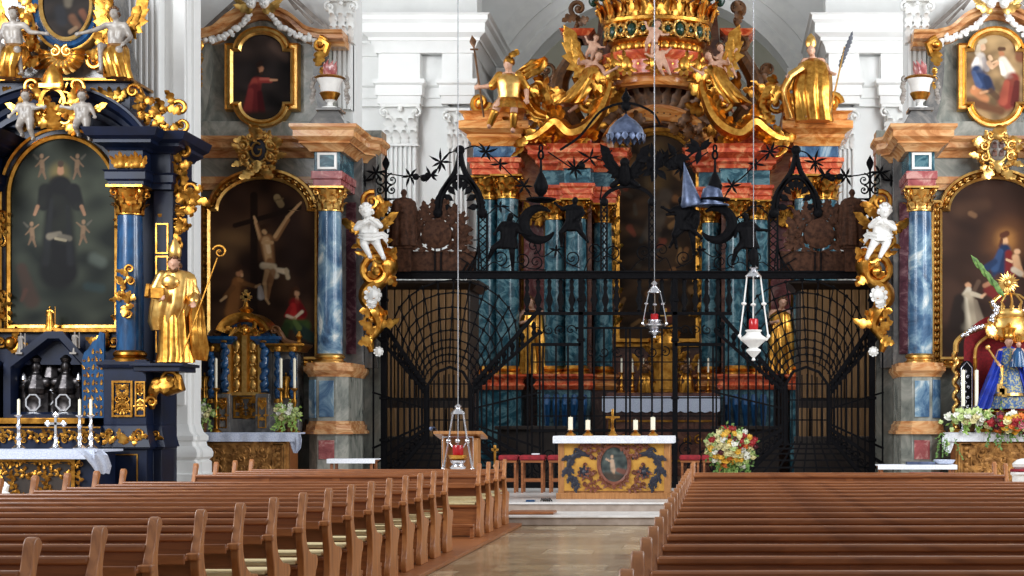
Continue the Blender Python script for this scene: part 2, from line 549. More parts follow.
OAK_UP = wood('bench_end_wood', (130,76,38), (184,120,68), 2.2, (10,10,1.4), .38)
OAK_PALE = wood('pale_oak', (150,98,52), (186,130,76), 3, (10,10,1.4), .4)
PANEL = wood('brown_stall_wood', (128,94,58), (162,122,78), 3, (10,10,.8), .45, .05)
DARKWOOD = wood('dark_stall_wood', (30,21,16), (50,35,25), 3, (10,10,1), .5, .05)
LINEN = plain('white_linen', (214,216,224), (236,237,240), .8, scale=40, bmp=.15)
LACE = plain('blue_white_lace', (176,186,212), (216,222,236), .85, scale=60, bmp=.2)
WAX = plain('cream_wax', (238,230,204), (244,238,216), .45, scale=5)
CUSHION = plain('cream_cushion', (214,196,146), (226,208,160), .8, scale=30)
REDVELVET = plain('red_velvet', (110,12,22), (150,22,34), .8, scale=20)
FLESH = plain('painted_flesh', (178,132,108), (204,160,134), .5, scale=6)
STATUEW = plain('polished_white_stucco', (222,220,216), (238,236,232), .35, scale=5)
GREYFLESH = plain('silvered_flesh', (112,104,98), (150,142,134), .4, scale=6)
BLUEROBE = plain('ultramarine_mantle', (10,32,132), (24,60,186), .55, scale=5)
CHASUBLE = plain('embroidered_blue_silk', (36,78,130), (156,150,104), .5, scale=26, detail=3, lo=.48, hi=.56)
ROSE = plain('rose_silk', (150,44,48), (184,70,70), .6, scale=5)
LEAFG = plain('leaf_green', (52,84,30), (104,140,62), .6, scale=12)
LEAFP = plain('pale_leaf_green', (120,158,70), (168,196,104), .6, scale=12)
STONE = plain('step_sandstone', (150,134,122), (172,156,144), .6, scale=6)
MARBLEW = plain('pale_step_marble', (206,202,198), (226,222,218), .3, scale=5)
FLOORT = tiles('polished_floor_slabs', [(148,124,94), (176,154,120), (164,144,114), (196,176,144), (142,118,90)], (120,102,80), .62, .8, .2)
CHOIRT = tiles('dark_choir_tiles', [(58,44,34), (84,66,50), (70,54,42)], (34,26,20), .5, .5, .3, .02, 0)
PICT = picture_mat('oil_painting')
GLASSRED = plain('red_glass', (150,16,22), (190,26,30), .12, scale=3)
OCHREP = plain('ochre_paint', (188,134,48), (206,154,64), .5, scale=5)
NAVYP = plain('navy_paint', (22,24,38), (40,40,54), .5, scale=8)
RUSSET = plain('russet_paint', (98,48,28), (124,64,38), .5, scale=8)

def flower_mat(i, c):
    return plain('petals_%s' % i, tuple(int(v*.85) for v in c), c, .6, scale=14)
PETAL = {k: flower_mat(k, c) for k, c in dict(white=(236,234,220), cream=(226,216,160), yellow=(226,178,60), orange=(224,120,50), red=(160,30,34), pink=(206,110,126), burgundy=(84,20,30), lime=(196,212,140)).items()}

# ---------------------------------------------------------------- painted panels
def painting(name, outline_w, z0, z1, y, fn, parent, nx=70, nz=110, cx=0.0):
    """a painted canvas whose half width at height z is outline_w(z); fn(X,Z) gives the pigment."""
    zs = np.linspace(z0, z1, nz)
    V, Fc = [], []
    for z in zs:
        w0, w1 = outline_w(z)
        for i in range(nx): V.append((w0+(w1-w0)*i/(nx-1), y, z))
    for j in range(nz-1):
        for i in range(nx-1): Fc.append((j*nx+i, j*nx+i+1, (j+1)*nx+i+1, (j+1)*nx+i))
    A = np.array(V)
    rgb = fn(A[:,0], A[:,2])
    mb = MB().add(V, Fc)
    n = len(V)
    back = [(x, y+.02, z) for x, _, z in V]          # a canvas has a back and a thickness
    k = len(mb.v); mb.v.extend(back)
    rim = [i for i in range(nx)] + [j*nx+nx-1 for j in range(1, nz)] + [(nz-1)*nx+i for i in range(nx-2, -1, -1)] + [j*nx for j in range(nz-2, 0, -1)]
    for i in range(len(rim)):
        a, b = rim[i], rim[(i+1) % len(rim)]
        mb.f.append((a, b, k+b, k+a))
    for j in range(nz-1):
        for i in range(nx-1): mb.f.append((k+j*nx+i, k+(j+1)*nx+i, k+(j+1)*nx+i+1, k+j*nx+i+1))
    o = mb.build(name, PICT, parent, smooth=20)
    at = o.data.color_attributes.new('paint', 'FLOAT_COLOR', 'POINT')
    q = np.ones((2*n, 4)); q[:n,:3] = rgb; q[n:,:3] = .02
    at.data.foreach_set('color', q.astype(np.float32).ravel())
    return o

class Paint:
    """pigment laid in soft strokes, in photograph pixels of the plane it hangs on."""
    def __init__(s, at, base, seed=0, mottling=.35, scale=14.0):
        s.at, s.base, s.ops, s.seed, s.mot, s.sc = at, base, [], seed, mottling, scale
    def st(s, p, q, r0, r1, col, soft=.35, op=1.0): s.ops.append((p, q, r0, r1, col, soft, op)); return s
    def __call__(s, X, Z):
        if MIRROR[0] is not None: X = 2*MIRROR[0]-X
        px = VX + X/s.at.k; py = VY - (Z-CH)/s.at.k
        rs = np.random.RandomState(abs(s.seed)+3)
        n = np.zeros_like(px)
        for k in range(14):
            a = rs.uniform(0, 6.28); f = rs.uniform(.5, 2.6)/s.sc
            n += np.sin((px*math.cos(a)+py*math.sin(a))*f*2 + rs.uniform(0, 6.28) + 1.5*np.sin(py*f+k))/14
        c0 = np.array([lin(s.base[0])[:3], lin(s.base[1])[:3]])
        t = np.clip(.5+n*1.6, 0, 1)[:,None]
        out = c0[0]*(1-t)+c0[1]*t
        for (p, q, r0, r1, col, soft, op) in s.ops:
            dx, dy = q[0]-p[0], q[1]-p[1]
            L = dx*dx+dy*dy+1e-9
            u = np.clip(((px-p[0])*dx+(py-p[1])*dy)/L, 0, 1)
            d = np.hypot(px-p[0]-u*dx, py-p[1]-u*dy)
            r = r0+(r1-r0)*u
            m = np.clip((1-d/r)/soft, 0, 1)
            m = (m*m*(3-2*m)*op*(1+.5*n*s.mot*4).clip(.3, 1.3)).clip(0, 1)[:,None]
            out = out*(1-m)+np.array(lin(col)[:3])*m
        return out*(1+n[:,None]*s.mot)
# ---------------------------------------------------------------- the building
PLAT = .30                                           # height of the sanctuary floor
def solid(name, mat, *boxes, bevel=0):
    m = MB()
    for b in boxes: m.box(*b)
    return struct(m.build(name, mat, bevel=bevel))

solid('floor', FLOORT, (-22, 14, -3, 56, -.2, 0))
solid('trim_1', OAK, (-7.25, -3.02, 5.2, 26.62, 0, .05), bevel=.01)
solid('trim_2', OAK, (-.5, 4.1, 5.2, 26.62, 0, .05), bevel=.01)
st = MB().box(-7.6, 4.6, 26.75, 34, 0, .14).box(-7.6, 4.6, 28.05, 34, .14, PLAT-.03)
struct(st.build('floor_steps', STONE, bevel=.012))
st = MB().box(-7.6, 4.6, 26.72, 28.2, .12, .155).box(-7.6, 4.6, 28.02, 34.6, PLAT-.03, PLAT)
struct(st.build('floor_sanctuary', MARBLEW, bevel=.008))
solid('floor_choir', CHOIRT, (-11, 8, 34.6, 56, 0, PLAT))
solid('floor_aisle_left', STONE, (-17, -7.6, 27.2, 35.2, 0, .15), bevel=.01)
solid('floor_aisle_right', STONE, (4.6, 13, 27.2, 35.2, 0, .15), bevel=.01)

W = At(46.4)
def fluted(mb, x0, x1, y, z0, z1, n, depth=.09):
    """a pilaster face with n flutes."""
    w = (x1-x0)/(2*n+1)
    mb.box(x0, x1, y, y+.3, z0, z1)
    for i in range(n+1): mb.box(x0+2*i*w, x0+(2*i+1)*w, y-depth, y, z0, z1)
    return mb

def stucco_capital(mb, x0, x1, y, z0, z1, depth=.25):
    """Corinthian pilaster capital in white stucco."""
    w, h = x1-x0, z1-z0
    mb.box(x0+.03, x1-.03, y-.02, y+depth, z0, z1)
    for row, (zf, n, L) in enumerate(((0, 4, .48), (.28, 3, .5))):
        for i in range(n):
            x = x0+w*(i+.5)/n
            mb.leaf((x, y-.04, z0+h*zf), (0,-.15,1), (0,-1,0), h*L, w/n*1.05, 1.9, 0, 9, 3)
    for q in (-1, 1):
        x = (x0+x1)/2+q*w*.46
        mb.spiral((x, y-.12, z1-h*.2), h*.13, 1.4, PI/2, -q, h*.035, .05)
        mb.leaf(((x0+x1)/2+q*w*.2, y-.1, z0+h*.5), (q*.7,-.2,1), (0,-1,0), h*.4, w*.2, 1.5)
    mb.ell(((x0+x1)/2, y-.14, z1-h*.12), w*.09, 8)
    mb.box(x0-w*.08, x1+w*.08, y-.18, y+depth, z1-h*.07, z1)
    return mb

def choir_pier(flip):
    MIRROR[0] = AX if flip else None
    side = 'right' if flip else 'left'
    wl = MB().box(-20 if not flip else -18, W.x(476), 46.6, 47.6, 0, 24)
    struct(wl.build('wall_choir_'+side, PLASTER))
    m = MB()
    fluted(m, W.x(387), W.x(417), 46.3, 1.2, W.z(146), 6)
    fluted(m, W.x(448), W.x(468), 46.3, 1.2, W.z(150), 4)
    for a, b in ((384, 420), (445, 472)): m.box(W.x(a), W.x(b), 46.15, 46.7, PLAT, 1.2)
    m.box(W.x(384), W.x(420), 46.15, 46.4, W.z(147.5), W.z(145))
    struct(m.build('pillar_choir_'+side, PLASTER, bevel=.01))
    m = MB()
    stucco_capital(m, W.x(385), W.x(419), 46.25, W.z(146), W.z(106))
    stucco_capital(m, W.x(448), W.x(470), 46.25, W.z(150), W.z(110))
    struct(m.build('trim_capital_'+side, STUCCO))
    z = W.z
    path = [(W.x(250), 46.5), (W.x(382), 46.5), (W.x(382), 46.1), (W.x(421), 46.1), (W.x(421), 46.5), (W.x(445), 46.5), (W.x(445), 46.1), (W.x(473), 46.1), (W.x(473), 50.5)]
    m = MB()
    m.mould(path, [(-.1,z(106)),(.05,z(106)),(.05,z(98)),(.1,z(98)),(.1,z(88)),(.17,z(86)),(.17,z(82)),(-.1,z(82))])
    m.mould(path, [(-.1,z(82)),(.03,z(82)),(.03,z(56)),(-.1,z(56))])
    path = [(W.x(250), 46.5), (W.x(382), 46.5), (W.x(382), 46.1), (W.x(473), 46.1), (W.x(473), 50.5)]
    m.mould(path, [(-.1,z(56)),(.1,z(56)),(.14,z(50)),(.22,z(45)),(.26,z(45)),(.26,z(42)),(.42,z(38)),(.42,z(29)),(.5,z(26)),(.5,z(22)),(.56,z(20)),(-.1,z(19))])
    struct(m.build('cornice_choir_'+side, PLASTER))
    m = MB().box(W.x(484), W.x(500), 49.2, 50.4, 0, At(49.2).z(77))        # pier of the apse arch behind
    m.mould([(W.x(484), 49.2), (W.x(500), 49.2), (W.x(500), 51)], [(-.1,8),(.12,8),(.12,At(49.2).z(84)),(.3,At(49.2).z(78)),(.3,At(49.2).z(70)),(-.1,At(49.2).z(68))])
    struct(m.build('pillar_apse_'+side, PLASTER))
    MIRROR[0] = None
for fl in (False, True): choir_pier(fl)

# the arch over the apse, its mouldings, and the apse wall behind
A5 = At(51.0)
cx, cz, rr = AX, A5.z(150), 4.62
def arch_wall(y0, y1, r, zt, xs):
    m = MB()
    n = 28
    P = [(cx+r*math.cos(PI-PI*i/n), cz+r*math.sin(PI-PI*i/n)) for i in range(n+1)]
    for i in range(n):
        (xa, za), (xb, zb) = P[i], P[i+1]
        m.add([(xa,y0,za),(xb,y0,zb),(xb,y0,zt),(xa,y0,zt),(xa,y1,za),(xb,y1,zb),(xb,y1,zt),(xa,y1,zt)],
              [(0,1,2,3),(7,6,5,4),(0,4,5,1)])
    m.box(cx-xs, cx-r, y0, y1, 0, zt); m.box(cx+r, cx+xs, y0, y1, 0, zt)
    return m
struct(arch_wall(51, 52.2, rr, 24, 9).build('wall_arch', PLASTER, smooth=20))
m = MB()
half = arc(cx, cz, rr, rr, 0, 180, 40)
m.frame(half, 51, [(-.02,-.1),(-.02,.12),(.28,.12),(.34,.06),(.5,.06),(.5,-.1)], closed=False)
m.frame(arc(cx, cz, rr+.75, rr+.75, 0, 180, 40), 51, [(0,-.1),(0,.06),(.5,.06),(.5,-.1)], closed=False)
struct(m.build('trim_arch', STUCCO, smooth=20))
struct(MB().box(-12, 9, 56, 57, 0, 26).build('wall_apse', APSE))
m = MB()
for a in (35, 58, 122, 145):                                        # ribs on the apse wall
    m.frame([(cx+1.2*math.cos(math.radians(a)), cz+1.2*math.sin(math.radians(a))), (cx+9*math.cos(math.radians(a)), cz+9*math.sin(math.radians(a)))], 56, [(-.12,-.05),(-.12,.1),(.12,.1),(.12,-.05)], closed=False)
m.frame(arc(cx, cz, 3.9, 4.1, 0, 180, 40), 56, [(0,-.1),(0,.2),(.4,.2),(.4,-.1)], closed=False)
struct(m.build('trim_apse', PLASTER, smooth=20))

solid('wall_choir_side_left', PLASTER, (-10.4, -10, 36.2, 46.6, 0, 19))
solid('wall_choir_side_right', PLASTER, (6.45, 6.85, 36.2, 46.6, 0, 19))
solid('ceiling_choir', PLASTER, (-20, 18, 35.3, 57, 24, 24.4))
# transept walls behind the side altars, with a stucco pilaster at the inner end
N5 = At(35.2)
for flip in (False, True):
    MIRROR[0] = AX if flip else None
    side = 'right' if flip else 'left'
    struct(MB().box(-20 if not flip else -18, N5.x(352), 35.3, 36.2, 0, 20).build('wall_transept_'+side, PLASTER))
    m = MB()
    fluted(m, N5.x(330), N5.x(352), 35.1, 8, N5.z(44), 4, .05)
    struct(m.build('pillar_transept_'+side, PLASTER))
    m = MB(); stucco_capital(m, N5.x(332), N5.x(357), 35.0, N5.z(45), N5.z(2))
    struct(m.build('trim_stucco_'+side, STUCCO))
MIRROR[0] = None
# nave wall behind the dark altar, and the white pier with its fluted pilaster
struct(MB().box(-20, At(30.6).x(120), 30.6, 31.4, 0, 20).build('wall_left', PLASTER))
Q = At(31.0)
m = MB()
m.box(Q.x(120), Q.x(188), 31.0, 31.6, .1, 20)
m.box(Q.x(120), Q.x(191), 31.2, 31.6, .1, 20)
fluted(m, Q.x(128), Q.x(165), 30.72, 1.0, 20, 6, .06)
m.box(Q.x(174), Q.x(186), 30.93, 31.1, Q.z(405), 18)
struct(m.build('pillar_left', PLASTER, bevel=.012))
m = MB()
path = [(Q.x(125), 30.75), (Q.x(166), 30.75), (Q.x(166), 31.0), (Q.x(188), 31.0), (Q.x(188), 31.2), (Q.x(191), 31.2), (Q.x(191), 31.6)]
z = Q.z
m.mould(path, [(-.1,.1),(.24,.1),(.24,z(474)),(.2,z(473)),(.2,z(462)),(.15,z(460)),(.22,z(457)),(.23,z(453)),(.2,z(449)),(.12,z(446)),(.1,z(442)),(.14,z(440)),(.14,z(436)),(.05,z(432)),(0,z(424)),(-.1,z(424))])
struct(m.build('baseboard_pillar', PLASTER))
# ---------------------------------------------------------------- pews
def end_outline(s=1.0):
    P = [(.02,0),(.0,.10),(.045,.2),(.07,.32),(.06,.44),(.025,.56),(.0,.64),(.0,.72),(.03,.79),(.065,.86),(.085,.92),(.1,.97),(.13,.995),(.165,.995),(.195,.975),(.2,.945),(.18,.915),(.155,.88),
         (.13,.81),(.12,.72),(.15,.62),(.24,.54),(.36,.5),(.47,.49),(.52,.46),(.52,.41),(.47,.36),(.43,.28),(.42,.18),(.45,.1),(.47,0)]
    return smooth_path(P[:-1], 2)[:] + [P[-1]]
def make_pew(width, label, group, x0, y, z=.05):
    """origin: middle of the bench, back face, on the podium."""
    cx = x0+width/2
    t = thing('church_pew', label, 'pew', (cx, y, z), group)
    def M(): return MB()
    o = end_outline()
    for q in (0, 1):
        xa = x0 if q == 0 else x0+width-.055
        e = M().prism_x([(y+a, z+b) for a, b in o], xa, xa+.055).build('bench_end', OAK_UP, t, bevel=.008)
        cap = M().box(xa-.012, xa+.067, y-.045, y+.03, z+.69, z+.735); cap.build('end_bracket', OAK_UP, e, bevel=.008)
    xa, xb = x0+.05, x0+width-.05
    b = M().box(xa, xb, y+.06, y+.085, z+.555, z+.81)
    for k in range(1, 4):                                     # stiles on the back
        xm = xa+(xb-xa)*k/4
        b.box(xm-.05, xm+.05, y+.05, y+.09, z+.555, z+.81)
    back = b.build('backrest', OAK, t)
    M().box(xa, xb, y+.035, y+.115, z+.80, z+.845).build('top_rail', OAK, back, bevel=.012)
    M().box(xa, xb, y-.11, y+.06, z+.69, z+.715).box(xa, xb, y-.125, y-.1, z+.67, z+.735).build('book_ledge', OAK, t, bevel=.006)
    M().box(xa, xb, y+.05, y+.09, z+.505, z+.53).build('lower_rail', CUSHION, t, bevel=.004)
    M().box(xa, xb, y+.05, y+.48, z+.40, z+.435).build('seat', OAK, t, bevel=.008)
    M().box(xa+.02, xb-.02, y+.06, y+.46, z+.435, z+.465).build('seat_cushion', CUSHION, t, bevel=.015)
    M().box(xa, xb, y+.09, y+.115, z+.02, z+.40).build('lower_panel', OAK, t)
    M().box(xa, xb, y-.26, y-.12, z+.15, z+.19).box(xa, xa+.05, y-.24, y-.14, z, z+.15).box(xb-.05, xb, y-.24, y-.14, z, z+.15).build('kneeler', OAK, t, bevel=.008)
    return t
ORD = 'first second third fourth fifth sixth seventh eighth ninth tenth eleventh twelfth thirteenth fourteenth fifteenth sixteenth seventeenth'.split()
main = [20.35-.885*i for i in range(17)]
front = [23.2, 24.15, 25.1, 26.0]
def block(side, x0, w, front_rows):
    cx = x0+w/2
    aisle = 'on the dark altar side of the aisle' if side == 'left' else 'on the flower bouquet side of the aisle'
    p = make_pew(w, 'wooden pew %s, first row behind the cross gap' % aisle, 'pews %s' % aisle, x0, main[0])
    for i, y in enumerate(main[1:]):
        dup(p, (cx, y, .05), 'wooden pew %s, %s row behind the cross gap' % (aisle, ORD[i+1]))
    n = len(front_rows)
    for i, y in enumerate(front_rows):
        o = dup(p, (cx, y, .05), 'front wooden pew %s, %s row from the altar steps' % (aisle.replace('on the ', '').replace('flower ', ''), ORD[n-1-i]))
        o['group'] = 'front pews %s' % aisle
block('left', -7.1, 3.9, front)
block('right', -.36, 4.3, front[:2])
# ---------------------------------------------------------------- the two marble side altars
AC, AW = At(33.3), At(34.7)        # plane of the columns, plane of the picture
def capital(mb, cx, cy, z0, z1, r):
    h = z1-z0
    mb.lathe([(r*.92,0),(r*.9,h*.1),(r*.95,h*.5),(r*1.25,h*.88),(r*.8,h*.9)], (cx,cy,z0), 16)
    mb.tube([(cx+r*math.cos(a)*1.0, cy+r*math.sin(a)*1.0, z0+h*.03) for a in np.linspace(0, 2*PI, 17)[:-1]], h*.04, 6, True)
    for row, (zf, L, off) in enumerate(((.04,.5,0), (.3,.5,PI/8))):
        for i in range(8):
            a = off+2*PI*i/8
            d = Vector((math.cos(a), math.sin(a), 0))
            mb.leaf((cx+d.x*r*.95, cy+d.y*r*.95, z0+h*zf), (d.x*.15, d.y*.15, 1), d, h*L, r*.72, 2.0, 0, 7, 3, .25)
    for i in range(4):
        a = PI/4+i*PI/2
        d = Vector((math.cos(a), math.sin(a), 0))
        pts, q = [], h*.15
        c = Vector((cx,cy,z0+h*.76)) + d*r*1.35
        for k in range(16):
            t = k/15; b = PI*.9 - 2*PI*1.3*t
            pts.append(c + d*(math.cos(b)*q*(1-.8*t)) + Vector((0,0,math.sin(b)*q*(1-.8*t))))
        mb.tube([Vector((cx,cy,z0+h*.5))+d*r] + pts, h*.045, 6)
    for i in range(4):
        a = i*PI/2
        mb.ell((cx+math.cos(a)*r*1.25, cy+math.sin(a)*r*1.25, z0+h*.9), h*.09, 8)
    w = r*1.42
    mb.box(cx-w, cx+w, cy-w, cy+w, z0+h*.92, z1)
    return mb

def octo(mb, cx, cy, w, dpt, c, prof):
    """a block with chamfered front corners and moulded edges; prof closed loop (out,z)."""
    P = [(cx-w, cy+dpt), (cx-w, cy-dpt+c), (cx-w+c, cy-dpt), (cx+w-c, cy-dpt), (cx+w, cy-dpt+c), (cx+w, cy+dpt)]
    mb.mould(P, prof)
    return mb
def slab(P, z0, z1, mb, o=0.0):
    """fill of a moulded block: an upright prism over the plan P."""
    n = len(P)
    mb.add([(x,y,z0) for x,y in P]+[(x,y,z1) for x,y in P], [tuple(range(n-1,-1,-1)), tuple(range(n,2*n))]+[(i,(i+1)%n,n+(i+1)%n,n+i) for i in range(n)])
    return mb

def urn(px, py_base, py_top, at, label, parentless=True):
    k = at.k; x, y, z0, z1 = at.x(px), at.d, at.z(py_base), at.z(py_top)
    h = z1-z0
    t = thing('flaming_urn', label, 'urn', (x,y,z0), 'urns on the side altars')
    MB().lathe([(.16,0),(.16,.03),(.06,.06),(.05,.12),(.12,.18),(.17,h*.3),(.2,h*.5),(.27,h*.62),(.25,h*.64),(.1,h*.66)], (x,y,z0), 20).build('vessel', SILVER if False else STATUEW, t)
    MB().lathe([(.13,.17),(.2,h*.31),(.19,h*.33),(.13,.19)], (x,y,z0), 20).lathe([(.26,h*.6),(.3,h*.63),(.26,h*.66)], (x,y,z0), 20).build('gilt_band', GOLD, t)
    f = MB(); r = random.Random(4)
    for i in range(9):
        a = 2*PI*i/9
        f.leaf((x+.07*math.cos(a), y+.07*math.sin(a), z0+h*.64), (.3*math.cos(a),.3*math.sin(a),1), (math.cos(a),math.sin(a),0), h*r.uniform(.25,.38), .12, -.6, .5, 7, 1, .4)
    f.build('flame', M_PINK, t)
    for q in (-1, 1):
        g = MB().spiral((x+q*.3, y, z0+h*.6), .07, 1.2, PI/2, -q, .02)
        for i in range(5): g.ell((x+q*(.33+.02*math.sin(i*2)), y-.01, z0+h*.52-i*.07), (.05,.045,.05), 8)
        g.leaf((x+q*.33, y-.02, z0+h*.3), (q*.1,0,-1), (0,-1,0), .22, .12, .6)
        g.build('garland_handle', GREYFLESH, t)
    return t

def garland_heads(mb, pts, y, r, seed):
    q = random.Random(seed)
    P = smooth_path(pts, 5)
    for i, (x, z) in enumerate(P):
        t = abs(2*i/(len(P)-1)-1)
        mb.ell((x+q.uniform(-.3,.3)*r, y-r*q.uniform(.3,.7), z+q.uniform(-.3,.3)*r), (r*q.uniform(.6,1)*(1.2-.4*t), r*.7, r*q.uniform(.5,.9)), 8)
        if i % 2: mb.leaf((x, y-r*.4, z), (q.uniform(-1,1), -.2, q.uniform(-1,1)), (0,-1,0), r*2, r*1.3, 1.0)
    return mb

def putto_head(mb, c, r):
    mb.ell(c, (r*.85, r*.9, r), 14)
    mb.ell((c[0], c[1]-r*.85, c[2]-r*.1), (r*.13, r*.2, r*.16), 6)
    for q in (-1, 1):
        mb.ell((c[0]+q*r*.42, c[1]-r*.62, c[2]-r*.3), (r*.32, r*.3, r*.28), 8)
        mb.ell((c[0]+q*r*.35, c[1]-r*.75, c[2]+r*.3), (r*.25, r*.14, r*.1), 6)
    mb.ell((c[0], c[1]-r*.62, c[2]-r*.6), (r*.3, r*.26, r*.2), 8)
    rr = random.Random(3)
    for i in range(22):
        a, b = rr.uniform(0, PI), rr.uniform(.2, 1.4)
        mb.ell((c[0]+r*.9*math.cos(a)*math.cos(b), c[1]+r*.8*math.sin(a)*math.cos(b)-.1*r, c[2]+r*.98*math.sin(b)), r*.26, 6)
    return mb

def side_altar(name_side, fl, label, low_paint, high_paint, crest):
    MIRROR[0] = AX if fl else None
    z, x = AC.z, AC.x
    wz, wx = AW.z, AW.x
    C0 = wx(263)                                    # middle of the altar
    hc = x(330)-C0                                  # half distance between the columns
    T = thing('side_altarpiece', label, 'altarpiece', (C0, 34.9, .15))
    # --- back body
    b = MB()
    b.box(C0-hc-.75, C0-hc+.3, 34.72, 35.25, .15, wz(130)); b.box(C0+hc-.3, C0+hc+.72, 34.72, 35.25, .15, wz(130))
    b.box(C0-hc, C0+hc, 34.8, 35.25, .15, wz(130))
    b.build('marble_back', M_GREY, T, bevel=.01)
    for q in (-1, 1):
        m = MB().box(C0+q*hc-.34, C0+q*hc+.42 if q > 0 else C0+q*hc+.34, 34.3, 34.75, z(366), wz(152))
        if q > 0: m.box(C0+hc+.42, C0+hc+.66, 34.5, 34.75, z(366), wz(152))
        pil = m.build('pilaster', M_GREYD, T, bevel=.01)
        MB().box(C0+q*hc+q*.2-.1, C0+q*hc+q*.2+.1, 34.27, 34.35, z(352), wz(205)).build('inlay', M_MAROON, pil, bevel=.006)
    # --- two columns, each on a high plinth
    for q in (-1, 1):
        cx, cy = C0+q*hc, 33.3
        def plan(w, c): return [(cx-w, 34.7), (cx-w, cy-.1), (cx-w+c, cy-.1-c), (cx+w-c, cy-.1-c), (cx+w, cy-.1), (cx+w, 34.7)]
        P = plan(.38, .2)
        m = slab(P, .15, z(432), MB()); low = m.build('plinth_base', M_GREY, T, bevel=.01)
        m = MB().box(cx-.15, cx+.15, cy-.32, cy-.25, z(459), z(440)); m.build('inlay', M_PINK, low, bevel=.006)
        m = slab(P, z(423), z(375), MB()); mid = m.build('plinth', M_GREY, T, bevel=.01)
        m = MB().box(cx-.14, cx+.14, cy-.325, cy-.25, z(417), z(381))
        m.build('inlay', M_BLUE, mid, bevel=.006)
        s = MB().box(-.11, .11, -.03, .03, z(418), z(380))
        s.place(0, Matrix.Translation(Vector((cx-q*.28, cy-.2, 0))) @ Matrix.Rotation(-q*PI/4, 4, 'Z')); s.build('inlay', M_BLUE, mid, bevel=.006)
        m = MB().mould(P, [(-.1,z(434)),(.1,z(434)),(.1,z(431)),(.06,z(430)),(.05,z(425)),(.02,z(424)),(.0,z(421)),(-.1,z(421))])
        m.mould(P, [(-.1,z(377)),(.02,z(377)),(.03,z(375)),(.1,z(371)),(.1,z(367)),(.05,z(366)),(.05,z(363)),(-.1,z(363))])
        slab(plan(.36, .2), z(377), z(364), m)
        m.build('plinth_moulding', M_ORANGE, T)
        m = MB().lathe([(.32,0),(.32,.04),(.27,.06),(.25,.1),(.29,.12),(.29,.16),(.235,.2),(.1,.2)], (cx,cy,z(364)), 24)
        m.build('column_base', GOLD_PALE, T)
        h = z(211)-z(356)
        MB().lathe([(.238,0),(.243,h*.3),(.215,h),(.1,h)], (cx,cy,z(356)), 28).build('column_shaft', M_BLUE, T)
        capital(MB(), cx, cy, z(212), z(188), .23).build('capital', GOLD_PALE, T)
        m = MB().box(cx-.27, cx+.27, cy-.27, 34.4, z(188), z(181)).box(cx-.3, cx+.3, cy-.3, 34.4, z(181), z(173))
        m.build('impost_block', M_PINK, T, bevel=.01)
        m = MB().box(cx-.25, cx+.25, cy-.25, 34.4, z(173), z(153)); fr = m.build('frieze_block', M_TEAL, T, bevel=.01)
        m = MB().frame([(cx-.14,z(169)),(cx+.14,z(169)),(cx+.14,z(157)),(cx-.14,z(157))], cy-.25, [(0,-.02),(0,.02),(.04,.03),(.06,-.02)]); m.build('frieze_frame', STATUEW, fr)
        Pc = [(cx-.3, 35.2), (cx-.3, 34.2), (cx-.3, cy-.3), (cx+.3, cy-.3), (cx+.3, 34.3), (cx+.46, 34.5), (cx+.46, 35.2)] if q > 0 else [(cx-.46,35.2), (cx-.46,34.5), (cx-.3,34.3), (cx-.3,cy-.3), (cx+.3,cy-.3), (cx+.3,34.2), (cx+.3,35.2)]
        m = MB().mould(Pc, [(-.28,z(154)),(.02,z(154)),(.06,z(151)),(.16,z(147)),(.2,z(147)),(.18,z(145)),(.28,z(141)),(.28,z(135)),(.34,z(132)),(.34,z(129)),(-.28,z(128))])
        slab(Pc, z(153), z(129), m)
        m.build('cornice', M_ORANGE, T)
        m = MB().frustum(cx, cy+.05, z(129), z(112), .38, .38, .19, .19).box(cx-.24, cx+.24, cy-.2, cy+.3, z(112), z(109)); m.build('urn_pedestal', M_GREYD, T, bevel=.01)
        urn(330 if q > 0 else VX+(C0-hc)/AC.k, 109, 60, AC, ('white and gold flaming urn on the outer corner of the ' if q < 0 else 'white and gold flaming urn over the inner column of the ')+name_side)
    # --- entablature between the columns
    xa, xb = C0-hc+.3, C0+hc-.3
    MB().mould([(xa,34.75),(xb,34.75)], [(-.1,wz(190)),(.08,wz(190)),(.08,wz(184)),(.12,wz(184)),(.12,wz(177)),(-.1,wz(177))]).build('architrave', M_ORANGE, T)
    MB().box(xa, xb, 34.72, 34.9, wz(177), wz(158)).build('frieze', M_GREY, T)
    MB().mould([(xa,34.75),(xb,34.75)], [(-.1,wz(158)),(.08,wz(158)),(.12,wz(152)),(.25,wz(149)),(.25,wz(144)),(.34,wz(141)),(.34,wz(138)),(-.1,wz(137))]).build('cornice', M_ORANGE, T)
    # --- great picture and its frame
    il, ir, sh = wx(211), wx(317), wz(211)
    sx0, sx1, ap = wx(219), wx(309), wz(179)
    cxm = (il+ir)/2
    rx, rz = (sx1-sx0)/2, ap-sh
    def wid(Z):
        if Z <= sh: return (il, ir)
        w = rx*math.sqrt(max(.0004, 1-((Z-sh)/rz)**2))
        return (cxm-w, cxm+w)
    zb = wz(358)
    painting('altar_painting', wid, zb, ap, 34.62, low_paint, T, 120, 200, cx=cxm)
    path = [(il, zb), (ir, zb), (ir, sh), (sx1, sh)] + arc(cxm, sh, rx, rz, 4, 176, 24) + [(sx0, sh), (il, sh)]
    fr = MB().frame(path, 34.66, [(-.02,-.04),(-.02,.08),(.03,.12),(.05,.07),(.12,.07),(.15,.13),(.2,.12),(.22,-.04)]).build('picture_frame', GOLD_PALE, T)
    bd = MB()
    run = path + [path[0]]
    pts, rr_ = [], []
    for (p_, nv) in mitre(path, True, 1): pts.append((p_[0]+nv[0]*.085, p_[1]+nv[1]*.085))
    fine = []
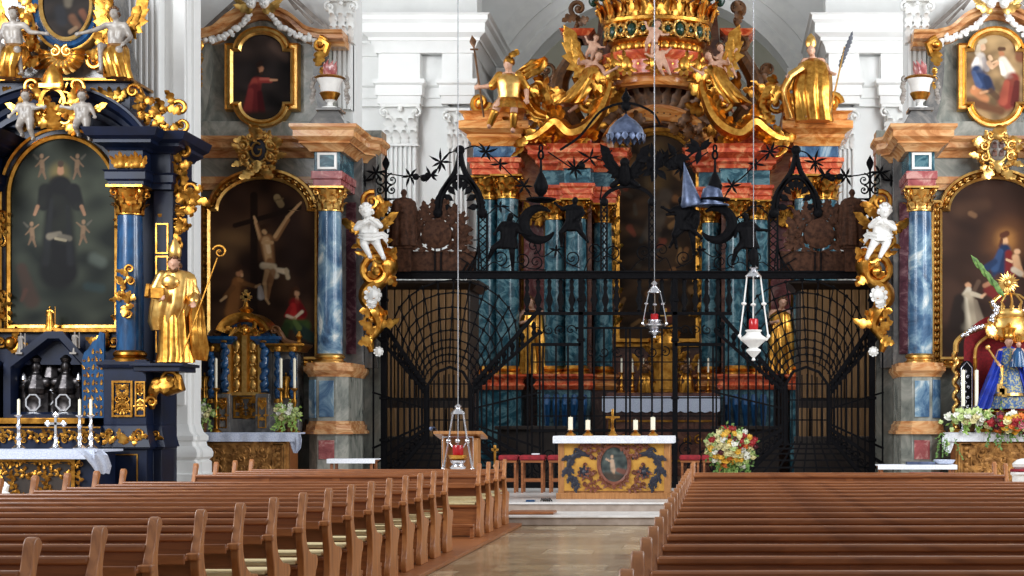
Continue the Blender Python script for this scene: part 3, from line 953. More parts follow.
    for i in range(len(pts)):
        (ax, az), (bx, bz) = pts[i], pts[(i+1) % len(pts)]
        n = max(1, int(math.hypot(bx-ax, bz-az)/.033))
        fine += [(ax+(bx-ax)*j/n, 34.58, az+(bz-az)*j/n) for j in range(n)]
    bd.tube(fine, [.028+.02*math.cos(i*PI/2) for i in range(len(fine))], 6, True)
    bd.build('bead_moulding', GOLD_DARK, fr)
    # --- attic with its own picture
    zt, z0 = wz(44), wz(136)
    edge = lambda q: [(C0+q*(1.32+.32*(1-t)**3), z0+(zt-z0)*t) for t in np.linspace(0, 1, 12)]
    L_, R_ = edge(-1), edge(1)
    at_ = MB().prism(L_ + [(C0-.6, wz(24)), (C0, wz(16)), (C0+.6, wz(24))] + R_[::-1], 34.75, 35.25).build('attic_body', M_GREY, T)
    MB().box(C0-1.75, C0+1.75, 34.6, 35.2, wz(137), wz(122)).build('attic_plinth', M_GREY, T, bevel=.012)
    for q in (-1, 1):
        MB().prism([(p[0]-q*.02, p[1]) for p in (L_ if q < 0 else R_)] + [(p[0]-q*.3, p[1]) for p in (L_ if q < 0 else R_)[::-1]], 34.62, 34.8).build('attic_pilaster', M_GREYD if q > 0 else M_GREY, T)
    cur = [(C0-1.66, wz(41)), (C0-1.2, wz(41))] + smooth_path([(C0-1.2, wz(41)), (C0-.85, wz(36)), (C0-.5, wz(22)), (C0, wz(14)), (C0+.5, wz(22)), (C0+.85, wz(36)), (C0+1.2, wz(41))], 5)[1:] + [(C0+1.66, wz(41))]
    MB().frame(cur[::-1], 34.75, [(-.12,-.3),(-.12,.1),(-.04,.16),(.0,.3),(.08,.3),(.1,.38),(.16,.4),(.16,-.3)], closed=False).build('curved_pediment', M_ORANGE, T)
    il, ir = wx(234), wx(293); t1, t0 = wz(52), wz(104)
    s0, s1 = wx(242), wx(285); top, bot = wz(35), wz(122)
    cm = (il+ir)/2; rx = (s1-s0)/2
    def wid2(Z):
        if t0 <= Z <= t1: return (il, ir)
        k = (Z-t1)/(top-t1) if Z > t1 else (t0-Z)/(t0-bot)
        w = rx*math.sqrt(max(.0004, 1-k*k)); return (cm-w, cm+w)
    painting('attic_painting', wid2, bot, top, 34.6, high_paint, T, 80, 120, cm)
    path = [(il,t0),(s0,t0)] + arc(cm, t0, rx, t0-bot, 184, 356, 18) + [(s1,t0),(ir,t0),(ir,t1),(s1,t1)] + arc(cm, t1, rx, top-t1, 4, 176, 18) + [(s0,t1),(il,t1)]
    path = [p for i, p in enumerate(path)]
    fr = MB().frame(path, 34.66, [(-.02,-.04),(-.02,.1),(.03,.14),(.06,.09),(.11,.09),(.14,.14),(.16,-.04)]).build('picture_frame', GOLD_PALE, T)
    # --- stucco: cherub heads, garlands, gilt brackets, rays
    h = MB()
    for q in (-1, 1): putto_head(h, (C0+q*.13, 34.3, wz(8)), .115)
    hd = h.build('cherub_heads', STATUEW, T, smooth=60)
    w_ = MB()
    for q in (-1, 1): feathers(w_, (C0+q*.2, 34.34, wz(10)), (C0+q*.5, 34.36, wz(1)), (q,0,-.5), 5)
    w_.leaf((C0-.1,34.3,wz(16)), (-1,0,.3), (0,-1,0), .4, .2, .8); w_.leaf((C0+.1,34.3,wz(16)), (1,0,.3), (0,-1,0), .4, .2, .8)
    w_.build('cherub_wings', GOLD_PALE, T)
    for q in (-1, 1):
        garland_heads(MB(), [(C0+q*.18, wz(17)), (C0+q*.45, wz(30)), (C0+q*.8, wz(40)), (C0+q*1.15, wz(44))], 34.5, .085, 5+q).build('fruit_garland', STATUEW, T, smooth=60)
        g = MB(); bx = C0+q*1.22
        g.spiral((bx, 34.4, wz(48)), .15, 1.5, PI/2, -q, .06, .05)
        g.tube([(bx-q*.02, 34.4, wz(42)), (bx+q*.16, 34.4, wz(48)), (bx+q*.1, 34.42, wz(56)), (bx-q*.05, 34.45, wz(62)), (bx, 34.45, wz(68))], [.07,.09,.08,.06,.04], 8)
        g.leaf((bx, 34.35, wz(55)), (0,-.2,-1), (0,-1,0), .4, .26, 1.0)
        g.build('gilt_bracket', GOLD, T)
        d = MB()
        for k in range(3): d.leaf((bx+.02, 34.48, wz(70+7*k)), (0,-.1,-1), (0,-1,0), .18, .12, .5); d.ell((bx+.02, 34.47, wz(71+7*k)), .04, 8)
        d.build('bell_drop', GOLD, T)
    ry = MB()
    for k, a in enumerate((22, 30, 40, 52, 66, 114, 128, 140, 150, 158)):
        a = math.radians(a)
        ry.tube([(C0+.5*math.cos(a), 34.95, wz(10)+.5*math.sin(a)-.35*abs(math.cos(a))), (C0+(1.9+.2*(k % 2))*math.cos(a), 34.95, wz(10)+(1.9+.2*(k % 2))*math.sin(a)-1.1*abs(math.cos(a)))], [.03,.045], 4)
    # slanting sticks of the glory fall outward and down beside the heads
    ry = MB()
    for q in (-1, 1):
        for k, (a, b, c, d) in enumerate(((8,-20,62,26), (14,-14,46,20), (22,-12,70,33), (6,-26,30,6))):
            ry.tube([(C0+q*a*AW.k, 34.98, wz(b)), (C0+q*c*AW.k, 34.98, wz(d))], [.022,.04], 4)
    ry.build('glory_rays', GREYFLESH, T)
    # --- crest over the arch
    cz = wz(153); cy = 34.35
    g = MB()
    for q in (-1, 1):
        g.acanthus([(C0+q*.1, wz(170)), (C0+q*.3, wz(166)), (C0+q*.36, wz(154)), (C0+q*.22, wz(143)), (C0+q*.05, wz(137))], cy, .05, .26, 11, (0, q))
        g.leaf((C0+q*.1, cy-.05, wz(172)), (q*.5,-.1,-.6), (0,-1,0), .35, .22, .9, -q*.5)
        g.leaf((C0+q*.22, cy, wz(146)), (q,-.1,.5), (0,-1,0), .3, .2, .9, q*.8)
    for q in (-1, 1):
        for a, b, rr in ((.26,160,.1),(.27,149,.1),(.14,170,.09),(.15,140,.09)): g.spiral((C0+q*a, cy-.06, wz(b)), rr, 1.3, a*9, q, .035, .03)
    g.leaf((C0, cy-.08, wz(143)), (0,-.2,1), (0,-1,0), .36, .26, 1.6); g.leaf((C0, cy-.08, wz(164)), (0,-.2,-1), (0,-1,0), .3, .2, .9)
    cg = g.build('crest', GOLD_PALE, T)
    m = MB().lathe([(.001,-.02),(.17,-.02),(.2,0),(.16,.05),(.001,.09)], (0,0,0), 24, 1, 1.25)
    m.place(0, Matrix.Translation(Vector((C0, cy-.02, cz))) @ Matrix.Rotation(PI/2, 4, 'X')); fld = m.build('crest_field', NAVYP if not fl else GREYFLESH, cg)
    MB().tube([(C0+.2*math.cos(a), cy-.05, cz+.25*math.sin(a)) for a in np.linspace(0, 2*PI, 29)[:-1]], .028, 6, True).build('crest_rim', GOLD_PALE, cg)
    m = MB()
    if crest == 'G':
        MIR = MIRROR[0]
        m.tube([(C0+.095*math.cos(a), cy-.115, cz+.13*math.sin(a)) for a in np.linspace(math.radians(48), math.radians(330), 20)] + [(C0+.085, cy-.115, cz-.0), (C0+.02, cy-.115, cz)], .022, 6)
        m.build('letter', GOLD_PALE, cg)
    else:
        for qx, qz in ((-1,1), (1,1), (-1,-1), (1,-1)):
            m.box(C0+qx*.07-.045, C0+qx*.07+.045, cy-.12, cy-.06, cz+qz*.08-.05, cz+qz*.08+.05)
            m.ell((C0+qx*.07, cy-.12, cz+qz*.08+.05), .035, 6)
        m.build('quarterings', M_BROWNRED, cg)
    MIRROR[0] = None
    return T

def strokes(p, rows):
    for (x0,y0,x1,y1,r0,r1,c,*k) in rows: p.st((x0,y0),(x1,y1),r0,r1,c,*(k or (.55,.95)))
    return p
SK, SKS, SKH = (206,164,116), (150,104,66), (232,200,156)
lp = Paint(AW, ((44,27,20), (74,50,34)), 1, .35, 26)
strokes(lp, [(215,250,250,235,30,22,(98,72,46),.9,.6), (226,236,246,240,12,9,(120,88,54),.9,.45), (290,215,300,260,20,26,(50,33,27),.9,.8), (240,196,256,190,16,10,(56,38,30),.9,.6),
 (255,355,255,196,4.5,4.5,(34,21,14),.4), (236,226,300,208,3,3,(34,21,14),.4), (222,345,312,350,16,12,(38,26,20),.8),
 # the figure on the cross
 (262,240,257,223,3.2,2.2,SKS), (261,239,256,222,2.2,1.5,SK), (257,222,255,217,2,1.4,SK), (277,239,289,220,3.4,2.6,SKS), (276,237,288,218,2.6,2,SK), (288,218,299,206,2.4,1.7,SK), (299,206,302,203,1.8,1.3,SK),
 (265,241,270,264,6,5.4,SKS), (269,240,272,263,7,5.6,SKS), (267,241,270,262,5.6,4.6,SK), (268,243,270,252,3.2,3,SKH), (264,243,273,243,2.4,2.4,SK), (271,262,268,268,5,5,SKS),
 (266,231,266,229,4.2,4.4,(70,44,28)), (266,233,265,232,2.8,3,SK), (263,227,269,226,2.6,2.6,(58,36,22)),
 (264,266,275,267,4.5,4,(226,206,172)), (272,268,277,276,3.6,4.2,(206,184,150)), (277,270,287,272,3,4,(222,202,170)), (287,270,289,278,2.6,3,(190,168,136)), (267,270,272,272,2,2,(170,148,118)),
 (269,272,266,284,4.4,3.2,SKS), (268,272,265,284,3.4,2.4,SK), (274,272,271,285,4.2,3.2,SKS), (266,284,267,299,2.6,1.8,SK), (271,285,269,299,2.6,1.8,SKS), (267,299,270,304,1.8,1.4,SK),
 (278,198,282,205,4,4,(172,146,104),.3), (276,201,284,199,1.2,1.2,(120,98,66)),
 # kneeling monk
 (240,284,237,314,9,15,(104,64,32)), (238,282,233,312,6,9,(132,84,44)), (245,290,247,316,4,7,(76,46,24)), (243,283,257,287,3.4,2.6,(120,78,42)), (257,287,261,285,1.8,1.6,SK), (234,288,226,297,4,3,(110,70,38)), (227,297,222,301,2,1.6,SK),
 (240,274,241,273,4,4,(178,124,86)), (239,269,241,267,4,3.2,(58,36,22)), (243,275,243,276,2,2,(206,156,112)), (240,280,243,281,3,2.4,(150,100,56)),
 (261,288,262,297,3,4.4,(204,194,186)), (263,290,264,298,1.6,2,(160,150,146)),
 # woman in red
 (297,293,298,294,3.6,3.6,(214,162,122)), (294,290,292,300,2.8,3.6,(66,38,22)), (297,289,299,290,3.2,2.4,(74,44,26)), (298,298,298,302,2.2,2.6,(206,156,116)),
 (296,304,299,316,8,10,(134,24,26)), (294,306,294,318,4,6,(186,44,40)), (302,306,305,314,3,4.4,(110,18,22)), (291,308,287,316,2.6,2.6,(160,32,32)), (288,316,296,319,2.2,2,(224,196,164)), (303,312,296,318,2.2,1.8,(226,204,176)), (296,318,294,320,1.6,1.4,SK),
 (290,324,306,326,7,8,(62,80,40)), (288,326,284,334,5,7,(48,64,34)), (300,330,313,338,8,7,(40,56,50)), (296,322,300,328,3,4,(92,110,58))])
hp = Paint(AW, ((28,24,24), (52,44,42)), 2, .35, 18)
strokes(hp, [(240,50,285,48,18,20,(66,52,46),.9,.8), (274,46,288,58,8,8,(104,82,72),.9,.5), (238,96,252,104,8,8,(60,50,40),.9,.6),
 (258,83,256,88,7,8,(128,48,44)), (256,82,255,86,4.4,5,(164,72,62)), (256,90,254,113,8,14,(104,36,38)), (252,92,249,112,4,6,(134,52,50)), (261,94,263,112,3.4,5,(76,24,28)),
 (261,81,272,82,3.6,2.6,(150,60,54)), (262,80,270,80,2,1.8,(184,92,80)), (272,81,278,81,1.8,1.5,(206,150,114)), (262,71,262,70,3.4,4.2,(190,132,98)), (260,66,262,64,3.8,3.4,(42,26,20)), (259,70,259,73,1.8,2,(42,26,20)), (263,74,262,75,1.8,1.6,(66,42,32)), (240,118,285,120,10,10,(44,36,30),.8)])
side_altar('crucifixion altar', False, 'tall marble side altarpiece with a crucifixion picture and a lettered gilt crest', lp, hp, 'G')
rp = Paint(AW, ((36,24,20), (62,42,33)), -5, .35, 26)
strokes(rp, [(1000,225,1010,300,60,50,(64,41,31),.9,.8), (1006,242,1008,246,34,28,(122,78,44),.95,.7), (1005,240,1006,242,16,14,(178,124,66),.95,.6), (960,210,985,205,14,10,(86,60,44),.9,.5), (970,214,974,216,4,4,(140,104,74),.7,.6),
 (1004,240,1004,242,4,4.6,(216,168,124)), (1002,236,1006,234,4.4,4,(86,48,32)), (1001,240,1000,246,2,3,(86,48,32)), (1004,250,1000,272,8,12,(30,46,76)), (1000,252,994,268,4,6,(50,72,108)), (1008,254,1010,274,5,8,(118,36,34)), (994,262,986,268,4,5,(34,50,80)), (1000,280,1012,286,9,10,(70,44,36)),
 (1016,252,1017,252,3.6,3.6,(220,172,132)), (1015,258,1017,268,5,5.4,(216,168,126)), (1011,262,1006,260,2,1.6,(220,176,136)), (1019,268,1023,276,3,2.4,(200,150,110)), (1013,270,1020,274,4,4,(200,184,160)),
 (967,285,968,286,3.6,3.8,(198,148,112)), (964,281,968,279,4,3.4,(56,36,26)), (968,290,966,296,4,6,(196,182,160)), (967,298,972,326,8,15,(176,160,136)), (964,300,966,326,4,7,(206,192,168)), (975,302,981,326,3,6,(132,116,98)), (972,294,981,297,3.4,2.6,(190,174,150)), (981,297,985,294,2,1.6,(206,160,124)), (959,300,956,340,8,16,(40,30,26),.6), (950,338,985,344,8,8,(46,32,26),.7),
 (988,290,1000,298,7,7,(108,36,32)), (984,286,988,284,3,3,(160,110,82)), (978,282,974,290,3,3,(92,70,56))])
rh = Paint(AW, ((110,88,62), (158,128,90)), -6, .35, 12)
strokes(rh, [(990,40,1012,34,14,18,(190,158,112),.9,.7), (970,64,972,88,8,10,(122,88,56),.9,.6),
 (982,47,982,49,3.4,4,(224,180,146)), (980,43,984,42,4,3.4,(196,180,152)), (978,47,977,54,2.6,4,(204,188,164)), (980,58,977,68,6,8,(206,196,188)), (976,60,974,66,3,4,(228,220,212)), (983,60,986,70,3,4,(160,150,148)), (976,72,984,84,8,10,(42,56,88)), (973,74,978,86,3,5,(70,86,122)), (986,80,990,90,5,6,(34,44,70)),
 (989,58,990,60,2.8,2.8,(228,188,150)), (988,64,991,68,3.4,3.2,(222,178,140)), (992,64,996,62,1.4,1.2,(222,178,140)),
 (1000,54,1001,55,3.2,3.6,(166,112,78)), (999,50,1003,50,3,2.6,(84,58,40)), (1002,62,1008,74,6,8,(220,206,188)), (1000,64,1003,74,2.6,4,(238,228,214)), (997,64,993,68,2.4,1.6,(206,160,124)), (1012,80,1006,102,9,13,(128,54,44)), (1006,84,1002,102,4,6,(158,78,60)), (1016,84,1014,104,4,6,(92,36,32)),
 (1018,46,1020,58,5,8,(116,72,50)), (1014,44,1014,45,2.6,2.6,(196,146,106)), (1008,38,1009,39,2.4,2.4,(204,156,116)), (974,92,984,100,6,6,(190,126,84)), (973,88,973,89,2.6,2.6,(206,150,108)), (980,94,988,92,2,1.6,(214,160,118)), (968,102,1000,112,7,7,(104,68,46),.8), (990,92,996,98,4,4,(84,60,44))])
side_altar('mother and child altar', True, 'tall marble side altarpiece with a mother and child picture and a heraldic crest', rp, rh, 'arms')

# ---------------------------------------------------------------- gilded brackets with a putto on the inner flank of each side altar
def putto_bracket(fl, where):
    MIRROR[0] = AX if fl else None
    B = At(33.9)
    t = thing('scroll_bracket', 'gilded rocaille scroll bracket clinging to the inner flank of the %s' % where, 'bracket', B.p(366, 358), 'gilded scroll brackets')
    g = MB()
    pts = [(372,352),(370,340),(380,325),(374,310),(366,300),(372,288),(386,276),(388,262),(376,250),(368,240),(372,222),(382,206),(378,196)]
    P = smooth_path([(B.x(a), B.z(b)) for a, b in pts], 6)
    n = len(P)
    g.tube([(a, B.d, b) for a, b in P], [.06+.14*math.sin(PI*min(1, i/(n-1)*1.1))*(.75+.25*math.sin(i*.5)) for i in range(n)], 10, flat=1.3)
    g.spiral((B.x(372), B.d-.05, B.z(202)), .2, 1.6, PI*.4, 1, .06, .05)
    g.spiral((B.x(378), B.d-.1, B.z(272)), .34, 1.5, PI*.2, 1, .09, .05); g.spiral((B.x(366), B.d-.1, B.z(240)), .26, 1.4, PI*.8, -1, .08, .05)
    g.spiral((B.x(372), B.d-.05, B.z(320)), .22, 1.3, PI*.3, -1, .06, .05)
    r = random.Random(9)
    for k in range(26):
        i = int(r.uniform(.02, .98)*(n-1)); a = r.uniform(0, 2*PI)
        g.leaf((P[i][0], B.d-.08, P[i][1]), (math.cos(a), -.3, math.sin(a)), (0,-1,0), r.uniform(.26,.5), r.uniform(.16,.26), r.uniform(.4,1.6), r.uniform(-1.2,1.2))
    g.build('gilded_scroll', GOLD, t)
    for (a, b, s) in ((376,296,.16), (374,304,.1), (381,352,.09)):
        m = MB()
        for k in range(9):
            q = 2*PI*k/9
            m.leaf(B.p(a, b, -.16), (math.cos(q), -.5, math.sin(q)), (0,-1,0), s*1.6, s, 1.0)
        m.ell(B.p(a, b, -.2), s*.8, 8)
        m.build('white_shell_flower', STATUEW, t)
    f = thing('putto_statue', 'white stucco putto with gilded wings seated on the scroll by the %s' % where, 'statue', B.p(376, 262, -.35), 'white putti on the gilded brackets')
    H = 1.25
    at = B.p(377, 268, -.38)
    mb, toW = figure(CHILD, H, at, 0, -.12, sa=(-.13,0,.68), ea=(-.17,-.12,.6), wa=(-.06,-.16,.66), sb=(.13,0,.68), eb=(.2,-.06,.6), wb=(.12,-.16,.68),
                     ka=(-.07,-.17,.33), aa=(.0,-.16,.14), kb=(.13,-.15,.31), ab=(.2,-.12,.1), hea=(.0,-.02,.86))
    mb.build('body', STATUEW, f, voxel=.018)
    h = MB(); hair(h, None, dict(CHILD, hea=(.0,-.02,.86)), toW, 2); h.build('curls', STATUEW, f, smooth=60)
    w = MB()
    for q in (-1, 1): feathers(w, toW((q*.08,.08,.62)), toW((q*.42,.12,.78)), (q*.5,0,-1), 6)
    w.build('wings', GOLD_DARK, f)
    s = MB().sheet([toW(p) for p in ((-.16,-.02,.5), (-.05,-.16,.45), (.08,-.17,.43), (.2,-.03,.46), (.26,.05,.38))], [.12,.16,.16,.14,.2], (0,.2,1), .012, 2, .02)
    s.build('loincloth', STATUEW, f)
    MIRROR[0] = None
putto_bracket(False, 'crucifixion altar')
putto_bracket(True, 'mother and child altar')
# ---------------------------------------------------------------- the dark blue and gold altar by the pier
D = At(29.0)
def dark_altar():
    D2 = At(29.55)
    z, c = D.z, D2.x(61.5)
    T = thing('dark_altarpiece', 'dark blue lacquered altarpiece with gilt ornament and an arched picture of a black-robed saint', 'altarpiece', (c, 30.0, .15))
    B = lambda: MB()
    X = lambda off: c + (1 if off >= 0 else -1)*(D.x(61.5+abs(off))-c)      # offset from the middle, on the plane of the columns
    # body and predella
    B().box(X(-98), X(98), 29.7, 30.55, z(365), z(150)).build('altar_back', BLUELAC, T, bevel=.01)
    for q in (-1, 1):
        m = B().box(min(X(q*84), X(q*104)), max(X(q*84), X(q*104)), 29.4, 29.75, z(360), z(150)); pl = m.build('pilaster', BLUELAC, T, bevel=.01)
        g = B()
        for a, b in ((350, 255), (250, 222)):
            g.frame([(X(q*88), z(a)), (X(q*98), z(a)), (X(q*98), z(b)), (X(q*88), z(b))] if q > 0 else [(X(q*98), z(a)), (X(q*88), z(a)), (X(q*88), z(b)), (X(q*98), z(b))], 29.4, [(0,-.01),(0,.02),(.025,.02),(.025,-.01)])
        g.build('gilt_fillet', GOLD, pl)
        cx, cy = X(q*66.5), 29.1
        # stepped plinth
        P = [(cx-q*-.0-.36, 29.9), (cx-.36, 28.85), (cx+.36, 28.85), (cx+.36, 29.2), (cx+.5, 29.2), (cx+.5, 29.9)] if q > 0 else [(cx-.5, 29.9), (cx-.5, 29.2), (cx-.36, 29.2), (cx-.36, 28.85), (cx+.36, 28.85), (cx+.36, 29.9)]
        Po = lambda o: [(p[0]*1, p[1]) for p in P]
        m = slab(P, .15, z(447), B()); m.mould(P, [(-.1,.15),(.06,.15),(.06,z(490)),(-.1,z(489))]); m.mould(P, [(-.1,z(450)),(.05,z(449)),(.05,z(446)),(-.1,z(446))])
        low = m.build('plinth_base', BLUELAC, T, bevel=.008)
        B().frame([(cx-.2,z(484)),(cx+.2,z(484)),(cx+.2,z(455)),(cx-.2,z(455))], 28.85, [(0,-.01),(0,.02),(.02,.02),(.02,-.01)]).build('gilt_fillet', GOLD, low)
        m = slab(P, z(447), z(425), B()); m.mould(P, [(-.1,z(447)),(.09,z(447)),(.06,z(441)),(.02,z(432)),(.0,z(426)),(-.1,z(426))])
        mid = m.build('plinth_swelling', BLUELAC, T)
        g = B()
        for k in (-1, 1):
            g.acanthus([(cx+k*.02, z(441)), (cx+k*.14, z(437)), (cx+k*.24, z(440)), (cx+k*.3, z(435))], 28.8, .022, .17, 3+k, (0, k))
        g.leaf((cx, 28.79, z(444)), (0,-.2,1), (0,-1,0), .22, .2, 1)
        g.acanthus([(cx+.4, z(441)), (cx+.46, z(436))], 29.15, .022, .14, 8, (0, 1))
        g.build('gilt_foliage', GOLD, mid)
        m = slab(P, z(425), z(365), B()); up = m.build('plinth', BLUELAC, T, bevel=.008)
        B().frame([(cx-.18,z(415)),(cx+.1,z(415)),(cx+.1,z(383)),(cx-.18,z(383))], 28.85, [(0,-.01),(0,.03),(.035,.03),(.035,-.01)]).cluster(cx-.16, cx+.08, z(414), z(384), 28.84, 14, .17, 4).build('carved_panel', GOLD_DARK, up)
        B().frame([(cx+.2,z(415)),(cx+.32,z(415)),(cx+.32,z(383)),(cx+.2,z(383))], 28.85, [(0,-.01),(0,.03),(.025,.03),(.025,-.01)]).cluster(cx+.21, cx+.31, z(414), z(384), 28.84, 8, .13, 5).build('carved_panel', GOLD, up)
        m = slab(P, z(367), z(360), B()); m.mould(P, [(-.1,z(368)),(.05,z(368)),(.09,z(365)),(.09,z(362)),(-.1,z(361))]); m.build('plinth_moulding', BLUELAC, T)
        B().lathe([(.3,0),(.3,.05),(.25,.08),(.28,.12),(.27,.16),(.22,.2),(.1,.2)], (cx,cy,z(362)), 24).build('column_base', GOLD_DARK, T)
        h = z(214)-z(352)
        sh = B().lathe([(.225,0),(.228,h*.3),(.2,h),(.1,h)], (cx,cy,z(352)), 28).build('column_shaft', BLUEMID, T)
        g = B()
        g.acanthus([(cx-.02,z(312)),(cx+.05,z(302)),(cx-.05,z(290)),(cx+.04,z(278)),(cx,z(272))], cy-.24, .025, .2, 21, (1, -1))
        for k in (-1, 1): g.spiral((cx+k*.08, cy-.22, z(282)), .07, 1.2, PI/2, -k, .02); g.leaf((cx+k*.03, cy-.23, z(296)), (k,-.1,-.4), (0,-1,0), .2, .14, .8)
        g.leaf((cx, cy-.25, z(306)), (0,-.1,-1), (0,-1,0), .22, .16, .7)
        g.build('gilt_ornament', GOLD, sh)
        capital(B(), cx, cy, z(215), z(186), .215).build('capital', GOLD, T)
        # entablature over the column
        Pe = [(cx-.28,30.2),(cx-.28,28.9),(cx+.28,28.9),(cx+.28,29.3),(cx+.62,29.3),(cx+.62,30.5)] if q > 0 else [(cx-.62,30.5),(cx-.62,29.3),(cx-.28,29.3),(cx-.28,28.9),(cx+.28,28.9),(cx+.28,30.2)]
        m = slab(Pe, z(187), z(150), B()); m.mould(Pe, [(-.1,z(187)),(.02,z(187)),(.02,z(182)),(.06,z(180)),(.06,z(173)),(.1,z(171)),(-.1,z(170))]); en = m.build('entablature', BLUELAC, T)
        g = B()
        for xx, yy in ((cx-.06, 28.89), (cx+.2, 28.89)):
            for k in (-.6, -.25, .25, .6): g.leaf((xx+k*.1, yy-.02, z(169)), (k,-.15,1), (0,-1,0), .25, .12, .8)
            g.leaf((xx, yy-.03, z(169)), (0,-.15,1), (0,-1,0), .3, .14, 1)
        g.build('gilt_palmette', GOLD, en)
        m = B().mould(Pe, [(-.2,z(151)),(.04,z(151)),(.08,z(148)),(.2,z(145)),(.2,z(142)),(.3,z(139)),(.34,z(134)),(.36,z(131)),(-.2,z(130))]); slab(Pe, z(150), z(130.5), m); m.build('cornice', BLUELAC, T)
        # foliage ears
        g = B()
        g.acanthus([(X(q*97),z(238)),(X(q*103),z(222)),(X(q*112),z(210)),(X(q*122),z(195)),(X(q*114),z(184)),(X(q*104),z(190)),(X(q*102),z(176)),(X(q*110),z(160)),(X(q*106),z(152))], 29.5, .055, .34, 31+q, (q, -q), .3)
        g.acanthus([(X(q*110),z(205)),(X(q*126),z(200)),(X(q*127),z(186))], 29.45, .04, .28, 35, (0, q), .3)
        g.acanthus([(X(q*98),z(232)),(X(q*110),z(230)),(X(q*112),z(222))], 29.45, .03, .26, 36, (0, q), .3)
        g.build('gilt_foliage_ear', GOLD_DARK, T)
        g = B()
        g.acanthus([(X(q*71),z(84)),(X(q*76),z(98)),(X(q*72),z(108)),(X(q*84),z(112)),(X(q*96),z(106)),(X(q*106),z(98))], 29.4, .05, .3, 41+q, (q, -q), .3)
        g.acanthus([(X(q*84),z(112)),(X(q*92),z(122)),(X(q*100),z(126)),(X(q*112),z(128))], 29.4, .045, .28, 43+q, (0, q), .3)
        g.build('gilt_foliage_scroll', GOLD_DARK, T)
    # arched picture, on the plane behind the columns
    z = D2.z
    X = lambda off: c + off*D2.k
    il, ir = X(-53), X(53.5); zb, sp, ap = z(326), z(196), z(137)
    cm, rx = (il+ir)/2, (ir-il)/2
    def wid(Z):
        if Z <= sp: return il, ir
        w = rx*math.sqrt(max(.0004, 1-((Z-sp)/(ap-sp))**2)); return cm-w, cm+w
    p = Paint(D2, ((22,26,24), (48,52,44)), 7, .3, 22)
    p.st((58,196),(60,230),46,40,(74,78,64),.9,.7).st((58,172),(58,174),15,15,(112,98,58),.9,.8)
    p.st((58,186),(57,270),15,24,(14,14,16),.4).st((44,190),(42,204),9,8,(16,16,18),.4).st((72,190),(76,204),9,8,(18,18,20),.4)
    p.st((59,168),(59,171),4,4.6,(150,110,84),.5).st((59,163),(59,164),4,3.6,(62,48,40),.5)
    for a, b, s in ((30,228,1),(82,226,-1),(40,160,1),(76,160,-1)):
        p.st((a,b+1),(a+s,b+9),3.4,3,(112,90,70),.6).st((a+s,b+9),(a+4*s,b+18),2.2,1.2,(104,82,64),.6).st((a,b+9),(a-3*s,b+16),2.2,1.2,(96,76,60),.6).st((a+2*s,b),(a+7*s,b-4),1.4,1,(112,90,70),.6).st((a-2*s,b+2),(a-6*s,b+6),1.4,1,(104,82,64),.6).st((a,b-5),(a,b-4),2.6,2.6,(126,100,78),.6).st((a-4*s,b-2),(a-8*s,b-6),2,1.2,(76,72,64),.7)
    p.st((50,200),(44,262),3.5,6,(30,31,33),.8,.8).st((66,206),(69,262),3,6,(26,27,30),.8,.8).st((36,206),(33,214),2.6,2,(140,104,80),.5).st((80,206),(83,214),2.6,2,(140,104,80),.5).st((48,236),(58,233),5,3.4,(104,96,84),.6).st((58,235),(68,238),3,4,(90,84,74),.6).st((54,238),(64,240),2,2,(130,120,100),.6).st((20,268),(30,300),8,12,(52,40,34),.7).st((86,286),(100,288),7,7,(36,50,52),.8,.7).st((20,300),(24,290),3,4,(70,46,38),.8,.7).st((92,258),(100,262),9,9,(66,72,66),.8)
    painting('altar_painting', wid, zb, ap, 29.62, p, T, 120, 210, cm)
    path = [(il,zb),(ir,zb),(ir,sp)] + arc(cm, sp, rx, ap-sp, 4, 176, 26) + [(il,sp)]
    fr = B().frame(path, 29.68, [(-.02,-.03),(-.02,.1),(.03,.12),(.06,.1),(.06,-.03)]).build('picture_frame', GOLD, T)
    B().frame(path, 29.7, [(.06,-.03),(.06,.07),(.14,.07),(.14,-.03)]).build('frame_field', NAVYP, fr)
    B().frame(path, 29.7, [(.14,-.03),(.14,.1),(.18,.12),(.2,.06),(.2,-.03)]).build('outer_frame', GOLD, fr)
    for q in (-1, 1):
        g = B()
        g.acanthus([(X(q*58), z(330)), (X(q*57), z(318)), (X(q*60), z(308)), (X(q*57), z(296))], 29.6, .03, .2, 51, (q, -q))
        g.build('gilt_clasp', GOLD, fr); g = B()
        g.acanthus([(X(q*57), z(240)), (X(q*60), z(228)), (X(q*57), z(216))], 29.6, .03, .2, 52, (q, -q))
        g.build('gilt_clasp', GOLD, fr)
    # ledge and shelf band under the picture
    B().box(X(-60), X(60), 29.3, 29.75, z(333), z(329)).build('gilt_ledge', GOLD_DARK, T, bevel=.008)
    B().box(X(-60), X(60), 29.4, 29.8, z(365), z(333)).box(X(-98), X(98), 29.7, 30.5, .15, z(360)).build('predella_body', BLUELAC, T)
    for q in (-1, 1):
        g = B()
        g.acanthus([(X(q*52), z(346)), (X(q*44), z(338)), (X(q*36), z(346)), (X(q*40), z(352))], 29.38, .035, .24, 61, (q, -q)); g.ell((X(q*46), 29.36, z(344)), .12, 10)
        g.build('gilt_cartouche', GOLD_DARK, T)
    # the reliquary niche with its gabled surround
    o2 = [(X(-45), z(418)), (X(-45), z(366)), (X(-6), z(336)), (X(8), z(336)), (X(35), z(366)), (X(35), z(418))]
    B().frame(o2, 29.25, [(-.1,-.6),(-.1,.02),(-.06,.1),(.06,.1),(.06,-.6)]).build('niche_surround', BLUELAC, T)
    B().prism(o2, 29.8, 29.9).build('niche_back', NAVYP, T)
